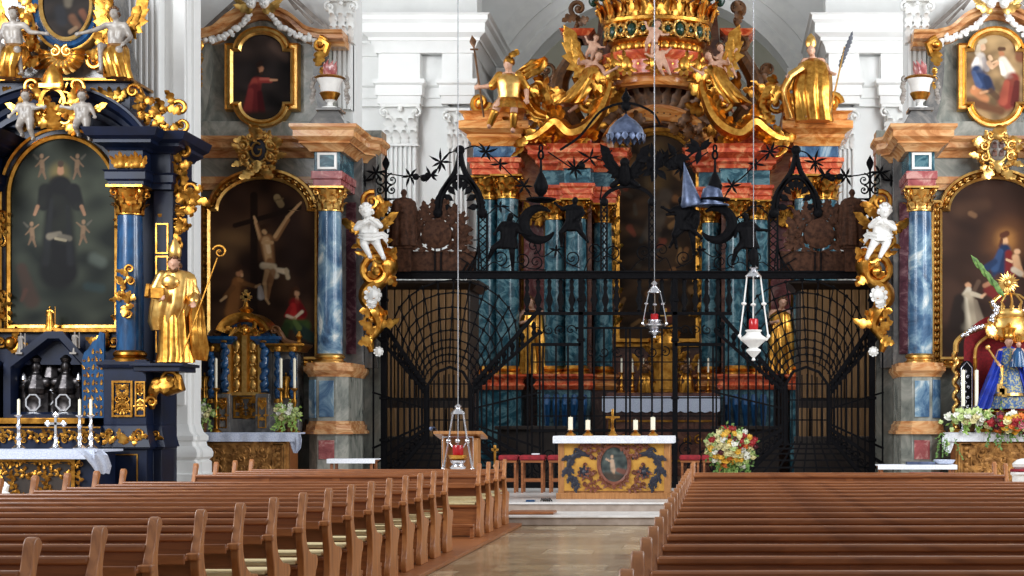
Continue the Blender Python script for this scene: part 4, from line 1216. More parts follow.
    B().box(X(-47), X(37), 28.9, 29.6, z(424), z(418)).build('niche_sill', GOLD_DARK, T, bevel=.008)
    B().box(X(-98), X(56), 28.75, 29.7, .15, z(426)).build('predella_step', BLUELAC, T, bevel=.01)
    g = B()
    xx = X(-60)
    k = 0
    while xx < X(48):
        s = .09
        g.acanthus([(xx, z(438)), (xx+.1, z(431)), (xx+.22, z(439)), (xx+.3, z(434))], 28.73, .016, .12, 70+k, (1, -1)); xx += .34; k += 1
    g.box(X(-98), X(56), 28.72, 28.76, z(428), z(426.5))
    g.build('gilt_arabesque_band', GOLD_DARK, T)
    # open door leaf of the niche
    m = B()
    P = [(0, 0), (0, .0), (.5, .02), (.5, 1.36), (.36, 1.42), (.26, 1.30), (.12, 1.16), (0, .98)]
    P = [(0,0), (.42,0), (.42,1.42), (.34,1.45), (.28,1.32), (.2,1.28), (.12,1.16), (.04,1.1), (0,.98)]
    m.prism(P, -.02, .02)
    mat_ = Matrix.Translation(Vector((X(33), 29.0, z(418)))) @ Matrix.Rotation(-.25, 4, 'Z')
    m.place(0, mat_); dl = m.build('niche_door', BLUEMID, T)
    g = B()
    r = random.Random(5)
    for i in range(5):
        for j in range(9):
            u, v = .05+i*.08, .06+j*.13
            if v > .95+u*.9: continue
            (g.spiral((u, -.03, v), .03, 1.0, r.uniform(0,6), 1, .007) if (i+j) % 2 else g.leaf((u, -.03, v-.03), (r.uniform(-.5,.5),0,1), (0,-1,0), .1, .05, .4))
    g.place(0, mat_); g.build('gilt_arabesque', GOLD, dl)
    # segmental pediment
    P = arc(c, z(178), 98*D2.k*1.0, z(98)-z(178), 22, 158, 30)
    B().frame(P, 29.5, [(-.25,-.7),(-.25,.12),(-.16,.12),(-.12,.2),(-.04,.22),(.02,.36),(.1,.4),(.12,.46),(.16,.46),(.16,-.7)], closed=False).build('curved_pediment', BLUELAC, T, smooth=25)
    B().prism([(X(-92), z(150))]+arc(c, z(178), 92*D2.k, z(103)-z(178), 150, 30, 24)+[(X(92), z(150))], 29.74, 30.5).build('tympanum', BLUELAC, T, smooth=0)
    # attic
    B().box(X(-70), X(70), 29.5, 30.5, z(128), z(83)).build('attic_block', BLUELAC, T, bevel=.01)
    B().box(X(-74), X(74), 29.35, 30.5, z(83), z(80)).build('gilt_cornice', GOLD_DARK, T, bevel=.008)
    g = B()
    for q in (-1, 1):
        for k in range(5): g.leaf((X(q*(44+k*3.4)), 29.47, z(104-abs(k-2)*1.5)), ((k-2)*.5,-.1,1), (0,-1,0), .3, .16, .9)
        g.spiral((X(q*46), 29.47, z(102)), .1, 1.3, 0, q, .03); g.spiral((X(q*56), 29.47, z(100)), .1, 1.3, PI, -q, .03)
    g.build('gilt_leaf_sprays', GOLD, T)
    B().prism([(X(-62), z(82))]+smooth_path([(X(-56), z(50)), (X(-50), z(10)), (X(-40), z(-30)), (X(0), z(-52)), (X(40), z(-30)), (X(50), z(10)), (X(56), z(50))], 4)+[(X(62), z(82))], 29.75, 30.5).build('attic_panel', M_GREYD, T)
    # oval picture
    oc, oz = X(5), z(4)
    ov = lambda rx, rz, n=44: [(oc+rx*math.cos(2*PI*i/n), oz+rz*math.sin(2*PI*i/n)) for i in range(n)]
    rx, rz = 24.5*D2.k, 34.5*D2.k
    p2 = Paint(D2, ((18,15,14), (40,32,28)), 9, .3, 12)
    p2.st((72,18),(78,26),6,5,(96,64,44),.7).st((82,12),(86,20),5,4,(92,56,40),.7).st((60,10),(62,20),8,9,(30,30,34),.7).st((76,28),(70,32),3,3,(120,96,72),.6).st((68,0),(68,4),7,6,(88,80,68),.8)
    painting('oval_painting', lambda Z: ((lambda w: (oc-w, oc+w))(rx*math.sqrt(max(.0004, 1-((Z-oz)/rz)**2)))), oz-rz, oz+rz, 29.55, p2, T, 40, 60, oc)
    B().frame(ov(rx, rz), 29.6, [(-.02,-.05),(-.02,.08),(.04,.11),(.07,-.05)]).build('oval_gilt_frame', GOLD_PALE, T)
    B().frame(ov(rx+.07, rz+.07), 29.65, [(-.02,-.1),(-.02,.1),(.07,.14),(.13,.08),(.13,-.1)]).build('oval_blue_frame', BLUEMID, T)
    B().frame(ov(rx+.2, rz+.2), 29.65, [(-.02,-.1),(-.02,.1),(.03,.12),(.05,-.1)]).build('oval_outer_frame', GOLD, T)
    for q in (-1, 1):
        g = B()
        g.acanthus([(X(5+q*24), z(54)), (X(5+q*37), z(44)), (X(5+q*42), z(24)), (X(5+q*38), z(6)), (X(5+q*45), z(-12))], 29.55, .06, .36, 81+q, (q, -q), .28)
        g.acanthus([(X(5+q*42), z(70)), (X(5+q*36), z(60)), (X(5+q*40), z(48))], 29.5, .05, .34, 83+q, (q, -q), .3)
        g.build('gilt_foliage_border', GOLD, T)
    # scallop shell
    m = B(); V = []; n = 44; rings = 7
    for j in range(rings):
        t = j/(rings-1)
        for i in range(n+1):
            a = PI*(1.06 - 1.12*i/n) + PI
            q = (.08+.92*t)*(1+.04*math.cos(22*PI*i/n))
            dep = .16*math.sin(PI*t*.8)+.03*t*math.cos(22*PI*i/n)
            V.append((X(3)+23*D.k*q*math.cos(a), 29.5-dep, z(55)+21*D.k*q*math.sin(a)))
    nn = n+1
    Fc = [(j*nn+i, j*nn+i+1, (j+1)*nn+i+1, (j+1)*nn+i) for j in range(rings-1) for i in range(n)]
    m.add(V, Fc); b0 = len(m.v); m.add([(a, b+.06, d) for a, b, d in V], [f[::-1] for f in Fc])
    for q in (-1, 1): m.spiral((X(3+q*6), 29.4, z(53)), .1, 1.5, PI/2, q, .035)
    m.build('gilt_shell', GOLD_PALE, T, smooth=60)
    # crest over the picture: mitre, crosier, scrollwork
    g = B()
    g.lathe([(.02,.0),(.17,.0),(.19,.1),(.17,.22),(.08,.38),(.01,.44)], (X(7), 28.85, z(98)), 16, 1, .7)
    g.box(X(7)-.18, X(7)+.18, 28.7, 28.74, z(98)+.02, z(97)+.07)
    g.tube([D.p(62,104,-.1), D.p(70,84,-.1)], .02, 6); g.tube([D.p(64,92,-.12), D.p(73,95,-.12)], .02, 6)
    for q in (-1, 1):
        g.acanthus([(X(8+q*4), z(134)), (X(8+q*18), z(130)), (X(8+q*24), z(120)), (X(8+q*14), z(112)), (X(8+q*6), z(118))], 28.88, .045, .34, 91+q, (0, q), .3)
        g.acanthus([(X(8+q*10), z(110)), (X(8+q*20), z(104)), (X(8+q*26), z(100))], 28.88, .04, .32, 93+q, (0, q), .3)
    g.frame([(X(7)+.2*math.cos(2*PI*i/20), z(110)+.24*math.sin(2*PI*i/20)) for i in range(20)], 28.88, [(-.03,-.05),(-.03,.05),(.03,.06),(.04,-.05)])
    g.leaf((X(8), 28.85, z(136)), (0,-.3,1), (0,-1,0), .4, .3, .8)
    g.build('crest', GOLD, T)
    return T
dark_altar()

def winged(name, label, group, H, at, base, body_mat, pose, wings=None, wing_mat=None, robe=None, robe_mat=None, hair_mat=None, rot=0, tilt=0, extra=None, voxel=None, wn=7):
    t = thing(name, label, 'statue', at, group)
    mb, toW = figure(base, H, at, rot, tilt, **pose)
    mb.build('body', body_mat, t, voxel=voxel or max(.012, H*.0125))
    if hair_mat:
        h = MB(); hair(h, None, dict(base, **pose), toW, 2); h.build('hair', hair_mat, t, smooth=60)
    if wings:
        w = MB()
        for root, tip, spread in wings: feathers(w, toW(root), toW(tip), spread, wn)
        w.build('wings', wing_mat or GOLD, t)
    if robe:
        m = MB()
        for rings, folds, amp in robe:
            m.robe([(*toW((a, b, zz)), rx*H, ry*H) for a, b, zz, rx, ry in rings], folds, amp)
        m.build('robe', robe_mat or GOLD, t, smooth=60)
    if extra: extra(t, toW)
    return t

# two angels seated on the attic, two putti at the crest
for q, px, lb in ((-1, 14, 'silvered angel with gilt skirt seated left of the oval picture'), (1, 115, 'winged silvered angel with gilt skirt seated right of the oval picture')):
    H = 1.45
    at = (D.x(px), 29.05, D.z(80)+.0)
    pose = dict(pel=(0,0,.36), che=(q*.02,-.02,.55), nec=(q*.02,-.02,.66), hea=(q*.0,-.05,.77), sa=(-.11,-.02,.64), sb=(.11,-.02,.64),
                ha=(-.06,0,.34), hb=(.06,0,.34), ka=(-.1,-.22,.36), aa=(-.1,-.2,.06), kb=(.1,-.2,.32), ab=(.12,-.1,.06))
    if q < 0: pose.update(eb=(.2,-.06,.55), wb=(.36,-.1,.53), ea=(-.16,-.04,.5), wa=(-.12,-.16,.42))
    else: pose.update(ea=(-.2,-.06,.58), wa=(-.36,-.1,.53), eb=(.18,-.02,.5), wb=(.16,-.14,.42))
    winged('angel_statue', lb, 'angels on the dark altar', H, at, ADULT, GREYFLESH, pose,
           wings=[((q*.06,.08,.6), (q*.3,.12,.98), (q*.6,0,-1))] + ([((-.06,.08,.6), (-.25,.12,.95), (-.6,0,-1))] if q > 0 else []), wing_mat=GOLD_DARK,
           robe=[([(0,0,.42,.11,.09),(0,-.04,.36,.15,.15),(0,-.1,.26,.17,.17),(q*.04,-.1,.12,.14,.14),(q*.06,-.08,.01,.15,.12)], 7, .14)], robe_mat=GOLD, hair_mat=BRONZE)
for q, px in ((-1, 32), (1, 88)):
    at = D.p(px, 143, -.25)
    winged('putto_statue', 'silvered putto holding the gilt crest on its %s side' % ('left' if q < 0 else 'right'), 'putti at the dark altar crest', .86, at, CHILD, GREYFLESH,
           dict(pel=(0,0,.43), ea=(-.2,-.04,.62) if q > 0 else (-.2,-.02,.58), wa=(-.34,-.06,.64) if q > 0 else (-.26,-.08,.48), eb=(.2,-.04,.62) if q < 0 else (.2,-.02,.58), wb=(.34,-.06,.64) if q < 0 else (.26,-.08,.48),
                ka=(-.1,-.12,.26), aa=(-.06,.0,.1), kb=(.1,-.06,.22), ab=(.14,.03,.03)), wings=[((-.06,.08,.6), (-.4,.1,.72), (-.5,0,-1)), ((.06,.08,.6), (.4,.1,.72), (.5,0,-1))], wing_mat=GOLD, hair_mat=BRONZE, wn=5, voxel=.014)

# the gilded bishop on its console
E = At(28.75)
t = thing('wall_console', 'dark blue and gilt scroll console projecting from the dark altar under the golden bishop', 'console', E.p(150, 395), None)
m = MB().box(E.x(140), E.x(186), 28.4, 29.3, E.z(372), E.z(365)).box(E.x(137), E.x(190), 28.35, 29.3, E.z(367), E.z(364)); m.build('console_shelf', BLUELAC, t, bevel=.012)
m = MB()
m.tube([(E.x(178),28.7,E.z(376)), (E.x(180),28.7,E.z(386)), (E.x(168),28.75,E.z(389)), (E.x(155),28.85,E.z(384)), (E.x(148),28.95,E.z(394)), (E.x(146),29.05,E.z(408))], [.08,.13,.13,.12,.09,.05], 10)
m.spiral((E.x(172), 28.62, E.z(380)), .16, 1.4, 0, 1, .05, .04); m.spiral((E.x(150), 28.85, E.z(402)), .1, 1.3, PI, -1, .035, .03)
m.leaf((E.x(170), 28.6, E.z(376)), (0,-.3,-1), (0,-1,0), .35, .26, .8); m.leaf((E.x(158), 28.7, E.z(378)), (.2,-.3,-1), (0,-1,0), .3, .22, .8)
m.build('console_scroll', GOLD_DARK, t)
at = E.p(172, 363.5, 0)
H = 1.84
t = thing('bishop_statue', 'gilded bishop statue with mitre, cope and thin crosier beside the white pier', 'statue', at)
pose = dict(hea=(.0,-.03,.9), nec=(0,0,.8), ea=(-.17,-.02,.64), wa=(-.09,-.16,.6), eb=(.18,-.0,.62), wb=(.2,-.14,.55), ka=(-.06,-.05,.28), hb=(.06,0,.51), kb=(.09,-.02,.28), ab=(.1,0,.04))
mb, toW = figure(ADULT, H, at, .12, .03, **pose)
mb.build('body', FLESH, t, voxel=.016)
m = MB(); hair(m, None, dict(ADULT, **pose), toW, 2); m.ell(toW((0,-.055,.855)), (.075,.05,.09), 10); m.build('hair_and_beard', BRONZE, t, smooth=60)
m = MB().robe([(*toW((a,b,zz)), rx*H, ry*H) for a,b,zz,rx,ry in ((0,0,.8,.06,.05),(0,0,.74,.12,.085),(0,.0,.6,.13,.1),(.01,-.01,.45,.125,.11),(.02,-.01,.25,.14,.12),(.03,0,.08,.155,.13),(.03,0,.01,.165,.14))], 8, .09); m.build('alb', GOLD, t, smooth=60)
m = MB().robe([(*toW((a,b,zz)), rx*H, ry*H) for a,b,zz,rx,ry in ((0,.01,.855,.045,.045),(0,.01,.84,.1,.07),(0,.01,.81,.165,.085),(0,.01,.76,.185,.1),(0,.0,.66,.19,.12),(-.01,.0,.52,.2,.14),(-.05,.02,.38,.17,.13),(-.07,.03,.3,.12,.1))], 6, .1, ph=1)
for a_, b_, r0, r1 in (((-.11,0,.79),(-.17,-.02,.64),.055,.06), ((-.17,-.02,.64),(-.115,-.125,.612),.055,.05), ((.11,0,.79),(.18,0,.62),.055,.06), ((.18,0,.62),(.195,-.11,.566),.055,.05)): m.cap(toW(a_), toW(b_), r0*H, r1*H)
m.build('cope', GOLD_PALE, t, smooth=60)
m = MB().sheet([toW(p) for p in ((.17,-.02,.62),(.2,.0,.48),(.22,.02,.32),(.25,.03,.14),(.24,.04,.04))], [.2,.3,.36,.4,.3], (.3,1,0), .02, 3, .05); m.build('cope_fall', GOLD, t, smooth=60)
MB().ell(toW((-.02,-.12,.73)), (.14,.05,.12), 12).build('cope_clasp', GOLD_PALE, t)
m = MB().lathe([(.08,0),(.105,.05),(.115,.13),(.09,.21),(.045,.3),(.01,.35)], toW((0,-.02,.95)), 18, 1, .8); m.build('mitre', GOLD_PALE, t)
m = MB().tube([toW((-.2,-.2,.58)), toW((-.2,-.14,.7))], .05, 4); m.box(*(lambda p: (p[0]-.12, p[0]+.1, p[1]-.05, p[1]+.03, p[2]-.05, p[2]+.13))(toW((-.1,-.19,.6)))); m.build('book', GOLD_DARK, t, bevel=.01)
m = MB(); top = Vector(toW((.36,-.16,.84))); bot = Vector(toW((.12,-.2,.06)))
m.tube([bot, top], .014, 6); c0 = E.p(209, 257)
m.tube([top, Vector((top.x+.08, top.y, top.z+.22))], .014, 6)
m.spiral((top.x+.12, top.y, top.z+.32), .12, 1.4, PI*.9, -1, .022); m.build('crosier', GOLD_DARK, t)

# reliquary busts inside the niche, the small statues on the niche
def bust(px, py, w, h, lb, y=29.45):
    x, z0 = At(y).x(px), D.z(py)
    t = thing('reliquary_bust', lb, 'reliquary', (x, y, z0), 'reliquary busts in the niche')
    m = MB().lathe([(w*.55,0),(w*.55,h*.06),(w*.48,h*.1),(w*.48,h*.42),(w*.56,h*.46),(w*.3,h*.48)], (x,y,z0), 8, 1, .7, a0=PI/8); m.build('pedestal', DARKSILVER, t)
    m = MB().frame([(x+w*.26*math.cos(2*PI*i/8+PI/8), z0+h*.26+w*.3*math.sin(2*PI*i/8+PI/8)) for i in range(8)], y-w*.34, [(-.012,-.03),(-.012,.02),(.014,.02),(.014,-.03)]); m.build('relic_window', SILVER, t)
    m = MB(); m.cap((x,y,z0+h*.5),(x,y,z0+h*.66),w*.46,w*.3); m.cap((x-w*.4,y,z0+h*.6),(x+w*.4,y,z0+h*.6),w*.2,w*.2); m.cap((x,y,z0+h*.66),(x,y,z0+h*.8),w*.12,w*.12); m.ell((x,y-.01,z0+h*.86),(w*.22,w*.23,w*.26),12); m.ell((x,y-w*.2,z0+h*.85),(w*.04,w*.06,w*.05),6)
    m.build('head_and_shoulders', DARKSILVER, t, voxel=.012)
    MB().lathe([(w*.2,0),(w*.24,h*.06),(w*.12,h*.12),(w*.02,h*.15)], (x,y,z0+h*.94), 12).build('crown', DARKSILVER, t)
bust(37, 418, .48, 1.02, 'dark silver bust on a pedestal, left one in the gabled niche')
bust(67, 418, .48, 1.02, 'dark silver bust on a pedestal, right one in the gabled niche')
bust(52, 418, .44, 1.38, 'tallest dark silver reliquary figure in the middle of the gabled niche', 29.62)
for px, lb in ((24, 'slim dark silver reliquary finial standing left of the busts'), (79, 'slim dark silver reliquary finial standing right of the busts')):
    x, z0 = At(29.4).x(px), D.z(418)
    t = thing('reliquary', lb, 'reliquary', (x, 29.4, z0), 'reliquary busts in the niche')
    MB().lathe([(.09,0),(.08,.05),(.06,.1),(.06,.5),(.09,.54),(.05,.58),(.02,.6)], (x,29.4,z0), 8).build('shaft', DARKSILVER, t); MB().lathe([(.02,0),(.06,.06),(.04,.14),(.01,.18)], (x,29.4,z0+.6), 10).build('finial', SILVER, t)
def small_saint(px, py, H, y, lb, mat):
    at = (At(y).x(px), y, D.z(py))
    t = thing('saint_statuette', lb, 'statuette', at, 'statuettes on the dark altar niche')
    mb, toW = figure(ADULT, H, at, wb=(.24,-.1,.66), eb=(.18,-.02,.68), wa=(-.1,-.16,.6))
    mb.build('body', mat, t, voxel=.011)
    MB().robe([(*toW((a,b,zz)), rx*H, ry*H) for a,b,zz,rx,ry in ((0,0,.8,.07,.05),(0,0,.7,.12,.09),(0,0,.5,.13,.11),(0,0,.25,.16,.13),(0,0,.0,.18,.15))], 7, .1).build('robe', mat, t, smooth=60)
    MB().box(at[0]-.13*H*1.2, at[0]+.13*H*1.2, y-.1, y+.1, at[2]-.03, at[2]).tube([toW((.25,-.12,.2)), toW((.25,-.12,.95))], .01, 5).build('staff_and_base', mat, t)
small_saint(50, 329, .42, 29.35, 'small gold saint statuette above the gabled niche', GOLD)
small_saint(21, 352, .34, 29.2, 'tiny silvered statuette on the left slope of the niche', GREYFLESH)
small_saint(75, 352, .36, 29.2, 'tiny silvered statuette on the right slope of the niche', GREYFLESH)

# altar table in front of the dark altar
G = At(27.6)
t = thing('side_altar_table', 'dark blue altar table with an arabesque front below the reliquary niche', 'altar', (G.x(20), 28.1, .15))
MB().box(G.x(-60), G.x(92), 27.7, 28.68, .15, G.z(454)).box(G.x(-62), G.x(94), 27.66, 28.7, .15, .28).build('table_body', BLUELAC, t, bevel=.01)
fp = MB().box(G.x(-58), G.x(74), 27.67, 27.72, G.z(505), G.z(458)); fp = fp.build('antependium', DARKWOOD, t)
g = MB()
for k in range(4):
    xm = G.x(-40+k*34)
    for q in (-1, 1):
        g.acanthus([(xm+q*.03, G.z(500)), (xm+q*.2, G.z(492)), (xm+q*.26, G.z(478)), (xm+q*.12, G.z(470)), (xm+q*.05, G.z(478))], 27.66, .008, .11, 100+k, (0, -q))
        g.acanthus([(xm+q*.02, G.z(464)), (xm+q*.14, G.z(462)), (xm+q*.26, G.z(466))], 27.66, .007, .1, 105+k, (0, q))
g.build('arabesque', GOLD_DARK, fp)
MB().frame([(G.x(-58), G.z(505)), (G.x(74), G.z(505)), (G.x(74), G.z(458)), (G.x(-58), G.z(458))], 27.66, [(-.06,-.01),(-.06,.03),(0,.03),(0,-.01)]).build('gilt_border', GOLD_DARK, fp)
m = MB().box(G.x(-64), G.x(99), 27.5, 28.72, G.z(452), G.z(451)+.02)
m.sheet([(G.x(-64)+ (G.x(97)-G.x(-64))*i/20, 27.49, (G.z(449.5)+G.z(459))/2) for i in range(21)], [G.z(449.5)-G.z(459)]*21, (0,0,1), .006, 0, .0)
m.sheet([(G.x(92), 27.5, G.z(450)), (G.x(97), 27.52, G.z(455)), (G.x(99), 27.7, G.z(466)), (G.x(98), 27.8, G.z(474))], [.5,.5,.4,.25], (.5,1,0), .006, 2, .02)
tag(m.build('altar_cloth', LACE, None, smooth=50), 'pale blue-white cloth draped over the dark blue altar table', 'tablecloth', 'altar cloths')
def candlestick(name, x, y, z0, hs, hc, mat, label, group, wax=WAX, r=.055, rc=.022):
    t = thing(name, label, 'candlestick', (x, y, z0), group)
    MB().lathe([(r*1.3,0),(r*1.3,.02),(r,.035),(r*.5,.07),(r*.35,hs*.25),(r*.6,hs*.32),(r*.35,hs*.4),(r*.3,hs*.6),(r*.55,hs*.68),(r*.28,hs*.76),(r*.3,hs*.92),(r*.8,hs*.97),(r*.85,hs),(r*.3,hs)], (x,y,z0), 14).build('stick', mat, t)
    MB().lathe([(rc,0),(rc,hc*.99),(rc*.3,hc)], (x,y,z0+hs), 12).tube([(x,y,z0+hs+hc),(x+.003,y,z0+hs+hc+.02)], .003, 4).build('candle', wax, t)
    return t
gz = G.z(451)+.02
for px, k, lb in ((1, 0, 'silver candlestick with white candle at the left end of the dark altar table'), (63.5, 1, 'silver candlestick with white candle nearest the cross on the dark altar table'), (75, 2, 'silver candlestick with white candle at the right end of the dark altar table')):
    candlestick('candlestick', G.x(px), 28.3, gz, .56, .26, SILVER, lb, 'silver candlesticks on the dark altar', r=.09, rc=.024)
x = G.x(39); t = thing('altar_cross', 'small silver cross with trefoil ends on the dark altar table', 'cross', (x, 28.3, gz))
MB().lathe([(.11,0),(.11,.02),(.07,.04),(.04,.1),(.03,.16),(.05,.19),(.02,.24)], (x,28.3,gz), 14).build('foot', SILVER, t)
m = MB().box(x-.02, x+.02, 28.285, 28.315, gz+.22, gz+.55).box(x-.12, x+.12, 28.285, 28.315, gz+.4, gz+.44)
for a, b in ((-.13,.42), (.13,.42), (0,.56)):
    for u, v in ((0,0), (.03,0), (-.03,0), (0,.03), (0,-.03)): m.ell((x+a+u, 28.3, gz+b+v), (.028,.02,.028), 8)
m.build('cross', SILVER, t)
# ---------------------------------------------------------------- the high altar at the end of the choir
H = At(44.3)
HC = H.x(656.5)
HX = lambda off: HC + off*H.k
def high_altar():
    z = H.z
    B = lambda: MB()
    T = thing('high_altarpiece', 'huge marble and gold high altarpiece behind the iron choir screen', 'altarpiece', (HC, 45.5, PLAT))
    B().box(HX(-184), HX(-112), 45.2, 46.0, PLAT, z(150)).box(HX(112), HX(184), 45.2, 46.0, PLAT, z(150)).box(HX(-112), HX(112), 45.4, 46.1, PLAT, z(140)).build('altar_back', M_BROWNRED, T, bevel=.01)
    for q in (-1, 1):
        for k, (off, r, cap0, cap1, cy) in enumerate(((170, .29, 199, 177, 44.4), (148, .29, 199, 177, 44.15), (101.5, .27, 220, 202, 44.2), (79, .27, 220, 202, 43.9), (54.5, .25, 221, 203, 44.6))):
            cx = HX(q*off)
            B().lathe([(r*1.4,0),(r*1.4,.08),(r*1.15,.12),(r*1.3,.17),(r*1.05,.25),(r*.5,.25)], (cx,cy,z(376)), 20).build('column_base', GOLD, T)
            B().lathe([(r*1.02,0),(r*1.04,1.5),(r*.92,z(cap0)-z(369)),(.1,z(cap0)-z(369))], (cx,cy,z(369.5)), 26).build('column_shaft', M_TEAL, T)
            capital(B(), cx, cy, z(cap0+1), z(cap1), r*.98).build('capital', GOLD, T)
        # outer entablature
        def P(a, b, y): 
            l, r_ = sorted((HX(q*a), HX(q*b))); return [(l, 46), (l, y), (r_, y), (r_, 46)]
        Po = P(138, 181, 43.85)
        m = slab(Po, z(177), z(160), B()); m.mould(Po, [(-.1,z(177)),(.03,z(177)),(.03,z(172)),(.07,z(171)),(.07,z(166)),(.13,z(165)),(.13,z(161)),(-.1,z(160))]); m.build('architrave', M_RED, T)
        m = slab(Po, z(160), z(148), B())
        m.build('frieze', M_BLUE, T, bevel=.03)
        m = slab(Po, z(148), z(116), B())
        m.mould(Po, [(-.2,z(149)),(.03,z(149)),(.06,z(145)),(.14,z(141)),(.14,z(138)),(.34,z(133)),(.34,z(126)),(.2,z(124)),(.22,z(119)),(.34,z(116)),(-.2,z(115))]); m.build('cornice', M_AMBER, T)
        # inner entablature, stepping forward over the columns
        def Q(y0): 
            pts = [(113, 46), (113, y0+.15), (90, y0+.15), (90, y0-.2), (64, y0-.2), (64, y0+.5), (42, y0+.5), (42, 46)]
            pts = [(HX(q*a), b) for a, b in pts]
            return pts if q < 0 else pts[::-1]
        Pi = Q(43.85)
        m = slab(Pi, z(203), z(187), B()); m.mould(Pi, [(-.1,z(203)),(.03,z(203)),(.03,z(198)),(.06,z(197)),(.06,z(192)),(.11,z(190)),(.11,z(187)),(-.1,z(186))]); m.build('architrave', M_RED, T)
        m = slab(Pi, z(187), z(171), B()); m.build('frieze', M_TEAL, T, bevel=.02)
        m = slab(Pi, z(171), z(149), B()); m.mould(Pi, [(-.1,z(172)),(.04,z(172)),(.08,z(168)),(.16,z(166)),(.16,z(163)),(.34,z(158)),(.34,z(154)),(.42,z(150)),(-.1,z(148))]); m.build('cornice', M_RED, T)
        # link between the two entablatures, with a curved shoulder
        m = B().prism([(HX(q*139), z(198)), (HX(q*139), z(147))] + [(HX(q*(139-(139-112)*t)), z(147+27*t*t)) for t in np.linspace(.1, 1, 8)] + [(HX(q*112), z(198))], 44.7, 45.6); m.build('entablature_link', M_AMBER, T)
        m = B().prism([(HX(q*138), z(130)), (HX(q*66), z(130)), (HX(q*66), z(150)), (HX(q*138), z(150))], 44.6, 46); m.build('attic_base', M_RED, T, bevel=.02)
        # pedestals
        for off, w, y in ((159, 26, 43.8), (90, 26, 43.55), (54, 12, 44.2)):
            l, r_ = sorted((HX(q*(off-w)), HX(q*(off+w))))
            Pp = [(l, 46), (l, y), (r_, y), (r_, 46)]
            m = slab(Pp, PLAT, z(390), B()); m.build('pedestal', M_TEAL if off > 60 else M_BROWNRED, T, bevel=.01)
            m = slab(Pp, z(390), z(375), B()); m.mould(Pp, [(-.1,z(391)),(.05,z(390)),(.1,z(386)),(.04,z(383)),(.04,z(380)),(.14,z(377)),(.14,z(375)),(-.1,z(374.5))]); m.build('pedestal_moulding', M_RED if off != 54 else M_AMBER, T)
        m = B()
        for kk in range(5): m.tube([(HX(q*(70+kk*9)), 43.45, z(396)), (HX(q*(70+kk*9)), 43.35, z(405)), (HX(q*(72+kk*8.5)), 43.45, z(428))], [.08,.1,.05], 8)
        m.build('pedestal_fluting', BLUEMID, T)
        # rose marble strips and niche
        m = B().box(*sorted((HX(q*88), HX(q*92))), 44.3, 45.4, z(375), z(203)).box(*sorted((HX(q*65), HX(q*69))), 44.3, 45.4, z(375), z(203)).box(*sorted((HX(q*43), HX(q*46))), 44.9, 45.4, z(375), z(150)); m.build('marble_strip', M_BROWNRED, T)
        m = B().box(*sorted((HX(q*112), HX(q*137))), 44.9, 45.3, z(375), z(198)); m.build('niche_back', M_PINK, T)
        m = B(); l, r_ = sorted((HX(q*113), HX(q*137)))
        m.frame([(l, z(372)), (r_, z(372)), (r_, z(222))]+arc((l+r_)/2, z(222), (r_-l)/2, .3, 5, 175, 10)+[(l, z(222))], 44.9, [(-.05,-.05),(-.05,.06),(.0,.1),(.05,-.05)]); m.build('niche_frame', GOLD_DARK, T)
        # rising volutes and gilt scrolls
        def cur(pts): return smooth_path([(HX(q*a), z(b)) for a, b in pts], 6)
        m = B(); p = cur(((78,128),(86,112),(98,95),(99,74),(90,56),(82,42)))
        m.tube([(a, 45.2, b) for a, b in p], [.3-.12*i/len(p) for i in range(len(p))], 8, flat=1.4)
        m.spiral((HX(q*84), 45.0, z(38)), .22, 1.4, PI*.5, -q, .09, .05); m.spiral((HX(q*92), 45.0, z(104)), .26, 1.4, PI*.5, q, .09, .05)
        m.build('brown_volute', BRONZE, T)
        m = B().mould([(HX(q*81)-.3, 46), (HX(q*81)-.3, 44.8), (HX(q*81)+.3, 44.8), (HX(q*81)+.3, 46)], [(-.4,z(31)),(.0,z(31)),(.08,z(28)),(.16,z(25)),(-.4,z(24))]); m.build('volute_cap', M_RED, T)
        m = B(); m.acanthus([(HX(q*84), z(24)), (HX(q*80), z(14)), (HX(q*86), z(8))], 45.0, .08, .5, 7, (0, q)); m.acanthus([(HX(q*104), z(90)), (HX(q*110), z(76)), (HX(q*106), z(66))], 45.2, .06, .45, 8, (q, -q)); m.build('brown_foliage', BRONZE, T)
        g = B()
        pts = [(130,142),(118,141),(106,134),(96,128),(84,138),(70,134),(58,122),(50,104),(46,90),(50,82)]
        p = cur(pts); n = len(p)
        g.tube([(a, 43.9-.3*math.sin(PI*i/n), b) for i, (a, b) in enumerate(p)], [.07+.14*math.sin(PI*min(1, i/(n-1)*.9+.1)) for i in range(n)], 8, flat=1.5)
        g.spiral((HX(q*52), 43.8, z(85)), .2, 1.6, 0, q, .07, .06)
        g.spiral((HX(q*66), 43.75, z(108)), .26, 1.4, PI*.5, -q, .08, .06)
        p2 = cur(((138,118),(132,104),(122,95),(112,93),(106,104),(107,120),(100,131))); n2 = len(p2)
        g.tube([(a, 43.9, b) for a, b in p2], [.08+.12*math.sin(PI*i/(n2-1)) for i in range(n2)], 8, flat=1.5)
        g.spiral((HX(q*118), 43.8, z(108)), .22, 1.3, 0, -q, .07, .05)
        r = random.Random(13)
        for pp in (p, p2):
            for kk in range(30):
                i = r.randrange(len(pp)); a = r.uniform(0, 2*PI)
                g.leaf((pp[i][0], 43.75, pp[i][1]), (math.cos(a), -.3, math.sin(a)), (0,-1,0), r.uniform(.35,.7), r.uniform(.2,.34), r.uniform(.4,1.6), r.uniform(-1.2,1.2))
        g.build('gilt_scroll', GOLD, T)
        g = B()
